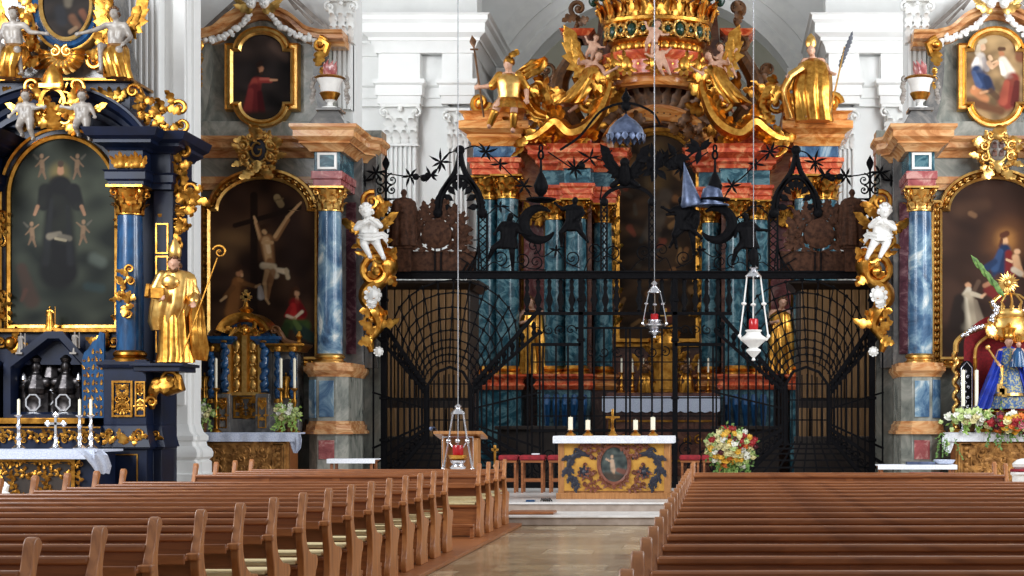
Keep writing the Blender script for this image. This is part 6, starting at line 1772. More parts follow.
        def tuft(m, px, py, n, L):
            for i in range(n):
                a = 2*PI*i/n+r.uniform(-.2,.2)
                m.leaf((S.x(g(px)), y, S.z(py)), (math.cos(a) if not fl else -math.cos(a), r.uniform(-.3,.1), math.sin(a)), (0,-1,0), L*r.uniform(.42,.8), .05, .3, r.uniform(-.4,.4), 5, 1, .4)
        for pts, rad, tufts, balls, curls in (
            ([(364,182),(376,172),(390,174),(404,176),(416,176),(424,178),(434,174),(440,164),(448,154),(458,150)], .016, ((376,173,6,.34),(365,181,4,.3),(410,176,6,.34),(431,175,6,.34),(441,162,7,.4)), ((416,177),(424,178.5),(428,176)), ()),
            ([(462,150),(475,146),(486,152),(500,164),(512,176),(524,186),(533,200)], .018, ((486,152,6,.36),(500,164,4,.3),(524,186,6,.34)), (), ()),
            ([(487,215),(500,206),(516,216),(528,224),(540,256),(556,250),(566,262),(580,268)], .016, ((556,250,4,.25),(500,206,4,.25)), (), ((512,222,.18),(534,246,.16),(572,258,.16))),
            ([(548,152),(560,160),(575,168),(590,158),(604,160),(612,150)], .018, ((575,168,8,.44),(590,158,5,.4)), ((582,166),), ()),
            ([(483,271),(494,262),(505,268),(516,262),(528,268),(546,270)], .014, (), (), ((500,258,.16),(522,260,.16),(536,262,.14))),
            ([(584,271),(590,258),(598,262),(606,256),(618,262),(626,271)], .014, (), (), ((594,250,.16),(612,252,.16)))):
            m = bar(MB(), [(g(a), b_) for a, b_ in smooth_path(pts, 4)], rad)
            for q_ in tufts: tuft(m, *q_)
            def near(px, py): return min(smooth_path(pts, 4), key=lambda p_: (p_[0]-px)**2+(p_[1]-py)**2)
            for px, py in balls: m.ell((S.x(g(px)), y-.03, S.z(py)), .07, 8); bar(m, [(g(px), py), (lambda p_: (g(p_[0]), p_[1]))(near(px, py))], .012)
            for px, py, rr in curls: bar(m, [(g(px), py+rr/S.k), (lambda p_: (g(p_[0]), p_[1]))(near(px, py+rr/S.k))], .014); m.spiral((S.x(g(px)), y, S.z(py)), rr, 1.5, -PI/2, 1 if not fl else -1, .016, 0, 5)
            m.build('iron_tendril', IRON, T)
        # ---- leaping iron figures beside a crescent with an urn over it
        for px, py, Hh, pose in ((505, 271, 1.18, dict(ka=(-.22,-.1,.36), aa=(-.3,-.02,.16), kb=(.1,-.06,.3), ab=(.12,.06,.05), ea=(-.18,-.04,.7), wa=(-.2,-.14,.62), eb=(.2,-.02,.68), wb=(.3,-.06,.66))),
                                 (570, 252, 1.12, dict(ka=(-.18,-.12,.32), aa=(-.16,0,.1), kb=(.16,-.1,.36), ab=(.3,-.04,.22), ea=(-.2,-.04,.74), wa=(-.3,-.06,.8), eb=(.18,-.06,.7), wb=(.12,-.14,.6)))):
            mb, W_ = figure(ADULT, Hh, (S.x(g(px)), y, S.z(py)), 0, .1 if not fl else -.1, **dict(pose, fat=1.2))
            mb.robe([(*W_((a, b_, zz)), rx*Hh, ry*Hh) for a, b_, zz, rx, ry in ((0,0,.8,.06,.05),(0,0,.74,.15,.1),(0,0,.56,.14,.1),(0,0,.44,.17,.12),(0,0,.38,.18,.13))], 7, .12)
            mb.build('iron_figure', IRON, T, voxel=.018)
        m = MB()
        P = [(540+16*math.cos(a), 224-16*math.sin(a)) for a in np.linspace(math.radians(50), math.radians(330), 26)]
        m.tube([(S.x(g(a)), y, S.z(b_)) for a, b_ in P], [.02+.1*math.sin(PI*i/25)**.8 for i in range(26)], 8, flat=.7); m.build('crescent', IRON, T)
        m = MB().lathe([(.02,S.z(203)),(.2,S.z(202)),(.3,S.z(200)),(.3,S.z(198.5)),(.06,S.z(198)),(.05,S.z(196)),(.12,S.z(192)),(.15,S.z(186)),(.1,S.z(179)),(.03,S.z(172)),(.02,S.z(160))], (S.x(g(541)), y, 0), 16)
        m.tube([(S.x(g(541)+2.4*math.cos(a)), y, S.z(155+4*math.sin(a))) for a in np.linspace(0, 2*PI, 13)[:-1]], .025, 5, True); m.tube([(S.x(g(541)+1.6*math.cos(a)), y, S.z(148+3*math.sin(a))) for a in np.linspace(0, 2*PI, 13)[:-1]], .02, 5, True)
        m.build('iron_urn', IRON, T)
        # lattice posts of the middle arch
        m = MB()
        for px in (601, 607): bar(m, [(g(px), 204), (g(px), 272)], .024)
        for k in range(8): b0 = 206+k*8; bar(m, [(g(601), b0), (g(607), b0+8)], .016); bar(m, [(g(607), b0), (g(601), b0+8)], .016)
        m.ell((S.x(g(604)), y, S.z(202)), .09, 8); m.build('lattice_post', IRON, T)
    # ---- middle: arch, eagles' wings, bell canopy, cone, helmet
    m = MB()
    bar(m, arc(0, 0, 1, 1, 0, 0, 1) and [(628+26*math.cos(a), 204-18*math.sin(a)) for a in np.linspace(0, PI, 16)], .05)
    bar(m, [(600+0*k, 200) for k in (0, 1)] + [(602, 186)], .02)
    m.build('middle_arch', IRON, T)
    m = MB()
    c0 = (S.x(625), y, S.z(180))
    m.cap(c0, (c0[0], y-.05, S.z(168)), .14, .1); m.ell((c0[0], y-.08, S.z(163)), .1, 8)
    for q in (-1, 1):
        feathers(m, (c0[0]+q*.08, y, S.z(172)), (c0[0]+q*.44, y, S.z(148)), (q,0,-.6), 6); m.cap((c0[0]+q*.1, y, S.z(180)), (c0[0]+q*.26, y-.05, S.z(186)), .07, .05)
    m.build('winged_figure', IRON, T)
    m = MB().lathe([(.02,S.z(114)),(.05,S.z(116)),(.2,S.z(121)),(.33,S.z(128)),(.38,S.z(135)),(.36,S.z(136)),(.3,S.z(130)),(.02,S.z(120))], (S.x(626), y, 0), 24, a0=.1)
    for i in range(16):
        a = 2*PI*i/16; m.leaf((S.x(626)+.37*math.cos(a), y+.37*math.sin(a), S.z(134.5)), (0,0,-1), (math.cos(a),math.sin(a),0), .16, .13, .1, 0, 4, 1, .2)
    m.build('bell_canopy', STEEL, T)
    m = MB()
    bar(m, [(626, 116), (626, 88)], .025); bar(m, smooth_path([(560,150),(580,136),(600,112),(618,104),(634,104),(652,112),(660,124)], 5), .03); m.ell((S.x(626), y, S.z(106)), .1, 8); m.lathe([(.04,S.z(104)),(.1,S.z(98)),(.03,S.z(92))], (S.x(626),y,0), 8)
    for px in (614, 620, 626, 632, 638): bar(m, [(px, 137), (px, 150)], .008)
    m.build('canopy_hanger', IRON, T)
    m = MB().lathe([(.2,0),(.22,.06),(.16,.26),(.05,.7),(.005,.9)], (0,0,0), 16)
    m.place(0, Matrix.Translation(Vector((S.x(692), y-.05, S.z(207)))) @ Matrix.Rotation(-.18, 4, 'Y')); m.build('iron_cone', STEEL, T)
    mb, W_ = figure(ADULT, 1.15, (S.x(682), y, S.z(256)), 0, .2, fat=1.15, ka=(-.16,-.1,.34), aa=(-.24,0,.12), ea=(-.2,-.04,.7), wa=(-.34,-.06,.66), kb=(.14,-.06,.28), ab=(.2,.04,.06)); mb.build('iron_figure', IRON, T, voxel=.018)
    m = MB().lathe([(.34,0),(.34,.03),(.22,.05),(.22,.2),(.18,.34),(.08,.42),(.02,.5)], (S.x(712), y, S.z(206)), 18); m.build('iron_helmet', STEEL, T)
    m = MB(); r = random.Random(31)
    for px, py in ((652,158),(664,164),(676,156),(656,170),(700,150)):
        for i in range(6):
            a = r.uniform(0, 2*PI); m.leaf((S.x(px), y, S.z(py)), (math.cos(a), r.uniform(-.4,0), math.sin(a)), (0,-1,0), .32, .13, .5, r.uniform(-.6,.6), 5, 1)
    bar(m, smooth_path([(636,176),(650,168),(664,160),(680,162),(694,152),(706,146)], 4), .03); m.build('iron_spray', IRON, T)
    return T
choir_screen()

# dark wooden stalls and panelling of the choir behind the screen
def stalls(fl):
    MIRROR[0] = AX if fl else None
    O = At(37.0)
    x, z = O.x, O.z
    w = 'left' if not fl else 'right'
    t = thing('choir_stall', 'tall brown panelled choir stall behind the screen bay %s' % ('with the oak lectern' if not fl else 'next to the large white hanging lamp'), 'choir stall', (x(415), 37.4, PLAT), 'choir stalls')
    MB().box(x(330), x(470), 37.0, 38.4, PLAT, z(284)).build('carcass', DARKWOOD, t, bevel=.02)
    m = MB()
    for i in range(16):
        a = 352+i*7.3; m.box(x(a), x(a+6), 36.9, 37.02, z(398), z(290))
    m.build('high_back_planks', PANEL, t, bevel=.012)
    m = MB().mould([(x(330), 37.0), (x(471), 37.0), (x(471), 38.4)], [(-.1,z(290)),(.04,z(290)),(.12,z(286)),(.2,z(284)),(.2,z(281)),(-.1,z(280))]); m.build('stall_cornice', DARKWOOD, t)
    m = MB()
    for i in range(10): a = 352+i*12; m.box(x(a), x(a+9.5), 36.86, 37.02, z(466), z(408))
    m.build('lower_panels', PANEL, t, bevel=.015)
    m = MB().box(x(350), x(474), 36.3, 37.0, PLAT, z(446)).box(x(350), x(476), 36.25, 36.4, PLAT, z(436)); m.build('kneeling_desk', DARKWOOD, t, bevel=.02)
    t = thing('choir_bench', 'dark low choir bench with sloping desk, %s' % ('behind the red stools' if not fl else 'behind the big bouquet'), 'bench', (x(520), 39.2, PLAT), 'choir benches')
    MB().box(x(486), x(556), 38.9, 39.0, PLAT, z(428)).box(x(484), x(558), 38.7, 39.15, z(430), z(426)).build('desk', DARKWOOD, t, bevel=.01)
    MB().box(x(486), x(556), 39.5, 39.9, PLAT, z(455)).box(x(486), x(556), 39.85, 39.95, PLAT, z(430)).build('seat', DARKWOOD, t, bevel=.01)
    MIRROR[0] = None
stalls(False); stalls(True)
# ---------------------------------------------------------------- people's altar
A = At(29.3)
ax, az = A.x, A.z
y0 = 29.3
t = thing('people_altar', 'golden painted free-standing altar with dark scrolls and an oval medallion on the steps', 'altar', (ax(614), 29.7, PLAT))
m = MB().box(ax(558), ax(670), 29.36, 30.2, PLAT, az(438)).box(ax(556), ax(672), 29.3, 30.25, PLAT, az(493)).box(ax(558), ax(564), 29.33, 29.4, PLAT, az(440)).box(ax(664), ax(670), 29.33, 29.4, PLAT, az(440)); m.build('altar_body', OAK_PALE, t, bevel=.008)
fp = MB().box(ax(564), ax(664), 29.34, 29.4, az(491), az(441)).build('painted_front', OCHREP, t)
c = ax(614)
K_ = A.k
def off(a, b): return (c+a*K_, az(b))
for q in (-1, 1):
    g = MB(); g2 = MB()
    pts = [(18*q,459),(26*q,455),(36*q,454),(44*q,461),(45*q,472),(42*q,482),(36*q,489)]
    P = smooth_path([off(a, b) for a, b in pts], 6); n = len(P)
    g.tube([(a, 29.335, b) for a, b in P], [.02+.035*math.sin(PI*min(1,i/(n-1)*1.1))*(1-.4*i/n) for i in range(n)], 8, flat=.5)
    for i, L in ((10, .16), (16, .2), (22, .2), (27, .18), (31, .14), (34, .12)):
        s = -q if i % 2 else q
        d = Vector((P[min(i+1,n-1)][0]-P[i][0], 0, P[min(i+1,n-1)][1]-P[i][1])).normalized()
        nrm = Vector((-d.z*s, 0, d.x*s))
        g.leaf((P[i][0], 29.325, P[i][1]), d*.6+nrm, (0,-1,0), L, L*.55, .5, .9*s)
        g.leaf((P[i][0], 29.325, P[i][1]), d*.6-nrm, (0,-1,0), L*.7, L*.4, .4, -.9*s)
    g.spiral((off(37*q,461)[0], 29.33, off(0,452)[1]), .08, 1.3, 0, q, .02)
    cx_, cz_ = off(30*q, 472)
    for k in range(8): a = 2*PI*k/8; g.leaf((cx_, 29.33, cz_), (math.cos(a),0,math.sin(a)), (0,-1,0), .12, .08, .7)
    g.ell((cx_, 29.33, cz_), .05, 8)
    g2.acanthus([off(32*q,446), off(22*q,450), off(24*q,456)], 29.33, .014, .11, 3, (q, -q)); g2.acanthus([off(8*q,444), off(16*q,448), off(26*q,444), off(32*q,449)], 29.33, .012, .1, 4, (0, q))
    g2.acanthus([off(18*q,486), off(24*q,480), off(22*q,472)], 29.33, .013, .1, 5, (q, q)); g2.acanthus([off(12*q,489), off(22*q,489), off(30*q,486)], 29.33, .012, .09, 6, (0, q))
    g2.acanthus([off(30*q,466), off(24*q,472), off(30*q,478), off(36*q,473)], 29.33, .014, .08, 7, (q, 0))
    g.build('dark_scroll', NAVYP, fp); g2.build('russet_scrolls', RUSSET, fp)
ell_ = lambda rx, rz: [(c+rx*math.cos(2*PI*i/32), az(464.5)+rz*math.sin(2*PI*i/32)) for i in range(32)]
md = MB().frame(ell_(14.5*K_, 18.5*K_), 29.33, [(-.02,-.02),(-.02,.02),(.015,.035),(.045,.02),(.05,-.02)])
for q in (-1, 1): md.acanthus([off(4*q,447), off(10*q,449), off(16*q,456)], 29.31, .016, .09, 9, (0, -q)); md.acanthus([off(3*q,488), off(8*q,485), off(14*q,479)], 29.31, .014, .09, 10, (0, q))
md.leaf((c, 29.31, az(446)), (0,0,1), (0,-1,0), .08, .1, .5); md.leaf((c, 29.31, az(484)), (0,0,-1), (0,-1,0), .1, .1, .4)
md.build('medallion_frame', RUSSET, fp)
p = Paint(A, ((52,58,58), (84,92,88)), 21, .3, 6)
p.st((612,456),(612,457),1.6,1.8,(196,160,130),.5).st((612,461),(613,470),2.6,3.2,(176,150,128),.5).st((613,470),(615,478),1.6,1.2,(186,150,122),.5).st((611,462),(606,459),1,.9,(186,150,122),.5).st((618,470),(624,472),3,4,(110,72,62),.6).st((606,476),(622,478),6,5,(70,60,52),.7)
painting('medallion_painting', lambda Z: ((lambda w: (c-w, c+w))(14.4*K_*math.sqrt(max(.0009, 1-((Z-az(464.5))/(18.4*K_))**2)))), az(464.5)-18.3*K_, az(464.5)+18.3*K_, 29.325, p, fp, 30, 40, c)
m = MB().box(ax(553.5), ax(674), 29.2, 30.35, az(438), az(436.5)+.01)
n = 60
m.sheet([(ax(553.5)+(ax(674)-ax(553.5))*i/n, 29.2+.008*math.sin(i*1.1), (az(437)+az(443))/2) for i in range(n+1)], az(437)-az(443.4), (0,0,1), .006, 0, 0)
for q, xx in ((0, ax(553.5)), (1, ax(674))): m.sheet([(xx, 29.2+i*.115, (az(437)+az(443))/2) for i in range(11)], az(437)-az(443), (0,0,1), .005, 0, 0)
tag(m.build('altar_cloth', LINEN, None, smooth=50), 'white linen cloth with fringed hem over the golden free-standing altar', 'tablecloth', 'altar cloths')
zt = az(436.5)+.012
for px, hc, lb in ((569.5, .22, 'cream pillar candle in low brass holder, outer left on the golden altar'), (587, .17, 'cream pillar candle in low brass holder, inner left on the golden altar'), (635, .17, 'cream pillar candle in low brass holder, inner right on the golden altar'), (652.5, .22, 'cream pillar candle in low brass holder, outer right on the golden altar')):
    candlestick('candle_holder', ax(px), 29.5, zt, .1, hc, GOLD, lb, 'pillar candles on the golden altar', r=.07, rc=.04)
x = ax(612); t = thing('altar_crucifix', 'small brass crucifix standing in the middle of the golden altar', 'crucifix', (x, 29.5, zt))
MB().lathe([(.09,0),(.09,.02),(.06,.04),(.03,.1),(.04,.12),(.015,.15)], (x,29.5,zt), 14).build('foot', GOLD, t)
MB().box(x-.018, x+.018, 29.485, 29.515, zt+.13, zt+.46).box(x-.12, x+.12, 29.485, 29.515, zt+.3, zt+.335).build('cross', GOLD, t, bevel=.004)
mb, W_ = figure(ADULT, .2, (x, 29.475, zt+.13), fat=1.2, ea=(-.26,0,.84), wa=(-.42,0,.9), eb=(.26,0,.84), wb=(.42,0,.9), ka=(-.03,-.06,.28), kb=(.03,-.06,.28), aa=(-.01,0,.06), ab=(.01,-.02,.06)); mb.build('corpus', GOLD_DARK, t, voxel=.005)

# ---------------------------------------------------------------- lectern, lamps, stools, crosses
L = At(28.8)
lx, lz = L.x, L.z
t = thing('lectern', 'plain oak lectern with sloping top behind the left front pews', 'lectern', (lx(458), 29.0, PLAT))
MB().box(lx(441), lx(444), 28.85, 29.25, PLAT, lz(438)).box(lx(472), lx(477), 28.85, 29.25, PLAT, lz(438)).box(lx(444), lx(472), 29.2, 29.25, PLAT, lz(438)).box(lx(440), lx(478), 28.8, 29.3, PLAT, PLAT+.08).build('body', OAK_PALE, t, bevel=.006)
m = MB().prism_x([(28.72, lz(431)), (28.72, lz(434)), (29.4, lz(439.5)), (29.4, lz(436.5))], lx(434), lx(483)); m.build('sloping_top', OAK_PALE, t, bevel=.006)
m = MB().tube([(lx(437), 28.9, lz(433)), (lx(436), 28.86, lz(430)), (lx(434), 28.8, lz(427)), (lx(432.5), 28.75, lz(428))], .008, 6).ell((lx(431.8), 28.73, lz(428.6)), .035, 8); m.build('microphone', STEEL, t)

def cable(m, x, y, z0, z1): m.tube([(x, y, z0), (x, y, (z0+z1)/2), (x, y, z1)], .009, 6); return m
Y1 = 28.3; L1 = At(Y1); x = L1.x(458); z = L1.z
t = thing('hanging_lamp', 'low hanging silver sanctuary lamp with splayed rods in front of the oak lectern', 'lamp', (x, Y1, z(470)))
cable(MB(), x, Y1, z(404), z(-60)).build('cable', SILVER, t)
MB().lathe([(.02,z(404)),(.06,z(406)),(.04,z(408)),(.075,z(410)),(.12,z(413)),(.13,z(414)),(.02,z(414.5))], (x,Y1,0), 18).build('canopy', SILVER, t)
m = MB().lathe([(.06,z(470)),(.12,z(469)),(.14,z(467)),(.09,z(464)),(.12,z(462)),(.13,z(460.5)),(.05,z(460))], (x,Y1,0), 18); m.build('bowl', SILVER, t)
MB().lathe([(.07,z(461)),(.085,z(458)),(.09,z(448)),(.075,z(445))], (x,Y1,0), 16).build('red_glass', GLASSRED, t)
MB().lathe([(.1,z(460)),(.15,z(458)),(.17,z(455)),(.16,z(455)),(.14,z(457)),(.09,z(459))], (x,Y1,0), 18).build('gilt_bowl', GOLD, t)
for k in range(4):
    a = PI/4+k*PI/2 if False else [-.25, .25, PI-.25, PI+.25][k]
    dx, dy = math.cos(a), math.sin(a)
    m = MB().tube([(x+.09*dx, Y1+.1*dy, z(414)), (x+.16*dx, Y1+.16*dy, z(441)), (x+.24*dx, Y1+.2*dy, z(468))], .011, 6)
    m.ell((x+.16*dx, Y1+.16*dy, z(441)), .042, 10); m.ell((x+.245*dx, Y1+.2*dy, z(469)), .035, 10)
    m.tube([(x+.16*dx, Y1+.16*dy, z(441)), (x+.03*dx, Y1+.05*dy, z(452))], .007, 5)
    m.build('rod', SILVER, t)
m = MB().tube([(x-.25, Y1-.02, z(469)), (x-.25, Y1-.02, z(437)), (x+.25, Y1-.02, z(437)), (x+.25, Y1-.02, z(469))], .009, 5); m.tube([(x, Y1, z(414)), (x, Y1, z(460))], .008, 5).ell((x, Y1-.05, z(441)), .042, 10); m.build('stand_frame', SILVER, t)

def hung_lamp(px, y, top, mid, bowl0, bowl1, spread, label, big):
    P = At(y); x, z = P.x(px), P.z
    t = thing('hanging_lamp', label, 'lamp', (x, y, z(bowl1)), None)
    cable(MB(), x, y, z(top), z(-60)).build('cable', SILVER, t)
    s = spread
    MB().lathe([(.02,z(top-1)),(s*.35,z(top+2)),(s*.2,z(top+4)),(s*.4,z(top+7)),(s*.6,z(top+10)),(s*.62,z(top+11)),(s*.1,z(top+12))], (x,y,0), 18).build('canopy', SILVER, t)
    h = z(bowl0)-z(bowl1)
    zb = z(bowl1)
    MB().lathe([(.01,0),(s*.15,h*.03),(s*.08,h*.1),(s*.3,h*.2),(s*.55,h*.32),(s*.5,h*.38),(s*.3,h*.42),(s*.6,h*.55),(s*.95,h*.68),(s*.98,h*.74),(s*.6,h*.84),(s*.5,h*.92),(s*.62,h*.98),(s*.6,h),(s*.3,h)], (x,y,zb), 22).build('bowl', SILVER if not big else STATUEW, t)
    MB().lathe([(s*.32,0),(s*.34,.1),(s*.34,h*.36),(s*.28,h*.4)], (x,y,z(bowl0)-.02), 16).build('red_glass', GLASSRED, t)
    for k in range(3):
        a = (PI*1.12, -.12, PI/2)[k]
        dx, dy = math.cos(a), math.sin(a)
        m = MB().tube([(x+s*.5*dx, y+s*.5*dy, z(top+10)), (x+s*.75*dx, y+s*.75*dy, z(mid)), (x+s*1.08*dx, y+s*1.08*dy, z(bowl0)-h*.24)], s*.055, 6)
        m.ell((x+s*.75*dx, y+s*.75*dy, z(mid)), (s*.2, s*.2, s*.13), 10); m.ell((x+s*1.08*dx, y+s*1.08*dy, z(bowl0)-h*.2), s*.14, 8)
        m.tube([(x+s*1.08*dx, y+s*1.08*dy, z(bowl0)-h*.24), (x+s*.9*dx, y+s*.9*dy, z(bowl0)-h*.34)], s*.07, 6)
        m.build('rod', SILVER if not big else STATUEW, t)
hung_lamp(753.5, 31.0, 266, 304, 330, 361, .25, 'large white silver hanging lamp with red glass on the right of the choir screen', True)
hung_lamp(654.5, 33.0, 282, 304, 320, 338, .22, 'smaller silver hanging lamp in the middle before the choir screen', False)
P = At(31.0); MB().lathe([(.01,P.z(266)),(.07,P.z(264)),(.1,P.z(258)),(.08,P.z(252)),(.03,P.z(249)),(.01,P.z(247))], (P.x(753.5),31.0,0), 16).build('counterweight', IRON, bpy.data.objects['hanging_lamp.001'])
# processional cross behind the front left pews
x = At(27.9).x(495); z = At(27.9).z
t = thing('processional_cross', 'little brass cross on a post behind the front left pews', 'cross', (x, 27.9, .155))
MB().lathe([(.12,0),(.12,.03),(.04,.08),(.02,.12),(.02,z(468)-.155),(.035,z(466)-.155),(.02,z(464)-.155)], (x,27.9,.155), 12).build('post', OAK_PALE, t)
MB().box(x-.018, x+.018, 27.885, 27.915, z(465), z(445)).box(x-.055, x+.055, 27.885, 27.915, z(451), z(448.5)).build('cross', GOLD, t, bevel=.004)

def stool(px, y, w, label):
    P = At(y); x0, x1 = P.x(px-w/2), P.x(px+w/2)
    t = thing('stool', label, 'stool', ((x0+x1)/2, y+.2, PLAT), 'red cushioned stools')
    for a in (x0, x1-.04):
        for b in (y, y+.38): MB().box(a, a+.04, b, b+.04, PLAT, .88).build('leg', OAK, t, bevel=.004)
    for yy in (y+.01, y+.39): MB().box(x0, x1, yy, yy+.02, .5, .56).build('stretcher', OAK, t, bevel=.004)
    MB().box(x0-.01, x1+.01, y-.01, y+.43, .86, .9).build('seat_frame', OAK, t, bevel=.004)
    MB().box(x0-.03, x1+.03, y-.03, y+.45, .9, 1.0).build('cushion', REDVELVET, t, bevel=.03)
    return t
for px, w, lb in ((508, 16, 'stool with red cushion, partly hidden by the front left pew ends'), (532, 22, 'stool with red cushion standing between the brass cross and the golden altar'), (558, 18, 'stool with red cushion partly behind the left edge of the golden altar'), (690, 18, 'stool with red cushion at the right behind the golden altar'), (712, 18, 'stool with red cushion behind the big bouquet')): stool(px, 32.0, w, lb)
P = At(31.95)
tag(MB().box(P.x(531), P.x(538), 32.05, 32.3, 1.005, 1.03).build('hymn_book', LINEN, None, bevel=.005), 'white booklet lying on the red stool left of the golden altar', 'book')

# board and bits on the steps
P = At(27.1)
tag(MB().box(P.x(508), P.x(554), 27.0, 27.6, .157, .20).build('kneeling_board', OAK, None, bevel=.01), 'flat brown wooden board lying on the lower altar step', 'board')
P = At(28.3)
tag(MB().box(P.x(526), P.x(535), 28.25, 28.4, PLAT+.002, PLAT+.03).build('blue_book', BLUEMID, None, bevel=.004), 'little blue book lying on the edge of the altar platform', 'book')
m = MB()
for i in range(5): m.tube([(P.x(541+i*2), 28.3, PLAT+.015), (P.x(542+i*2), 28.25, PLAT+.06), (P.x(544+i*2), 28.3, PLAT+.012)], .012, 6)
tag(m.build('cable_bundle', IRON, None), 'small black bundle of cable on the altar platform', 'cable')
# low tables by the side altars
def low_table(px0, px1, y, zt, top, label, cover=True):
    P = At(y); x0, x1 = P.x(px0), P.x(px1)
    t = thing('side_table', label, 'table', ((x0+x1)/2, y+.25, .15), 'covered tables beside the side altars')
    MB().box(x0, x1, y, y+.5, zt-.03, zt).build('table_top', OAK, t, bevel=.005)
    for a in (x0+.03, x1-.08):
        for b in (y+.03, y+.42): MB().box(a, a+.05, b, b+.05, .15, zt-.03).build('leg', OAK, t, bevel=.004)
    m = MB().box(x0-.02, x1+.02, y-.02, y+.52, zt, zt+.02).box(x0-.02, x1+.02, y-.025, y-.015, zt-.06, zt+.01); m.build('cloth', top, t)
    return t
low_table(328, 374, 31.0, 1.58-36*31/F, LINEN, 'low table with white cloth at the foot of the left marble column')
low_table(879, 956, 30.6, 1.58-42*30.6/F, LINEN, 'low table with white cloth at the foot of the right marble column')
P = At(30.75); z0 = 1.58-42*30.6/F+.021
tag(MB().box(P.x(907), P.x(935), 30.7, 31.0, z0, z0+.05).build('leaflet_tray', STEEL, None, bevel=.008), 'grey tray of leaflets on the low table by the right column', 'tray')
tag(MB().lathe([(.05,0),(.16,.02),(.2,.08),(.19,.085),(.14,.03),(.05,.015)], (P.x(945),30.85,z0), 20).build('offering_dish', LACE, None), 'shallow blue-white dish on the right end of the low table', 'dish')
P = At(29.9)
t = thing('bench_cushion', 'red cushion on a low bench in front of the right column table', 'bench', (P.x(927), 29.9, .15))
MB().box(P.x(908), P.x(946), 29.7, 30.05, .15, P.z(476.5)).build('bench_body', OAK, t, bevel=.008); MB().box(P.x(909), P.x(945), 29.68, 30.07, P.z(476.5), P.z(472.5)).build('seat_cushion', REDVELVET, t, bevel=.02)

# ---------------------------------------------------------------- flowers
def blossom(m, c, r, seed, n=9):
    q = random.Random(seed)
    c = Vector(c)
    for k in range(n):
        a = 2*PI*k/n+q.uniform(-.2,.2); b = q.uniform(-.3,.9)
        d = Vector((math.cos(a)*math.cos(b), -abs(math.sin(b))*.4+math.sin(a)*math.cos(b)*.5-.25, math.sin(a)*.7*math.cos(b)+math.sin(b)*.5)).normalized()
        m.leaf(c, d, (0,-1,.4), r*1.15, r*.85, .8, 0, 5, 1, .25)
    m.ell(c+Vector((0,-r*.2,r*.1)), r*.5, 8)
    return m
def sprig(m, c, d, L, w, n, q):
    c, d = Vector(c), Vector(d).normalized()
    m.tube([c, c+d*L*.5, c+d*L], [w*.12, w*.1, w*.05], 4)
    for i in range(n):
        t = (i+1)/n
        s = Vector((q.uniform(-1,1), q.uniform(-1,.4), q.uniform(-1,1)))
        m.leaf(c+d*L*t, d*.5+s, (0,-1,.3), w, w*.5, .5, 0, 4, 1, .15)
def bouquet(name, label, c, rx, rz, kinds, n, r, leafmat, vase, seed, group=None, trail=0, floor=None):
    q = random.Random(seed)
    x, y, z = c
    t = thing(name, label, 'flowers', (x, y, vase[1] if vase else z-rz), group)
    if vase: 
        h = z-rz*.55-vase[1]
        MB().lathe([(vase[0]*.6,0),(vase[0]*.75,.03),(vase[0]*.7,h*.3),(vase[0]*.9,h*.8),(vase[0]*1.1,h),(vase[0]*.9,h*.99),(vase[0]*.5,h*.4)], (x,y,vase[1]), 18).build('vase', vase[2], t)
    g = MB()
    for i in range(int(n*1.1)):
        a, b = q.uniform(0, 2*PI), q.uniform(.2, 1)
        d = (math.cos(a)*rx*b, -rx*q.uniform(.1,.8)*(1-.4*b), math.sin(a)*rz*b)
        sprig(g, (x+d[0]*.4, y+d[1]*.4, z+d[2]*.4), (d[0], d[1]-.02, d[2]+.03*rz), rx*.75, r*1.0, 5, q)
    for i in range(trail):
        a = q.uniform(-1, 1)
        sprig(g, (x+a*rx*.7, y-rx*.5, z-rz*.5), (a*.4, -.15, -1), rz*q.uniform(.9,1.7), r*1.1, 9, q)
    g.build('foliage', leafmat, t, smooth=60)
    for i in range(n):
        k = i*2.399963
        b = math.sqrt((i+.5)/n)
        px_, pz_ = math.cos(k)*b*rx, math.sin(k)*b*rz
        py_ = -rx*.85*math.sqrt(max(.05, 1-b*b*.9))
        kind = q.choice(kinds)
        blossom(MB(), (x+px_, y+py_, z+pz_), r*q.uniform(.85,1.3), i+seed).build('blossom', PETAL[kind], t, smooth=60)
    return t
P = At(28.4); gx = P.x(731)
t = thing('flower_stand', 'slim wooden flower stand hidden behind the right front pews', 'stand', (gx, 28.4, PLAT))
MB().lathe([(.2,0),(.2,.04),(.06,.1),(.05,P.z(476)-PLAT-.06),(.18,P.z(476)-PLAT-.02),(.18,P.z(476)-PLAT)], (gx,28.4,PLAT), 16).build('pedestal', OAK_PALE, t)
bouquet('bouquet', 'large round mixed bouquet in a pale green vase right of the golden altar', (gx, 28.4, P.z(448)), .42, .33, ['white','cream','cream','yellow','yellow','orange','red','burgundy','white','lime','cream','lime','lime','cream'], 66, .066, LEAFG, (.16, P.z(475.5), LEAFP), 3, None, 7)

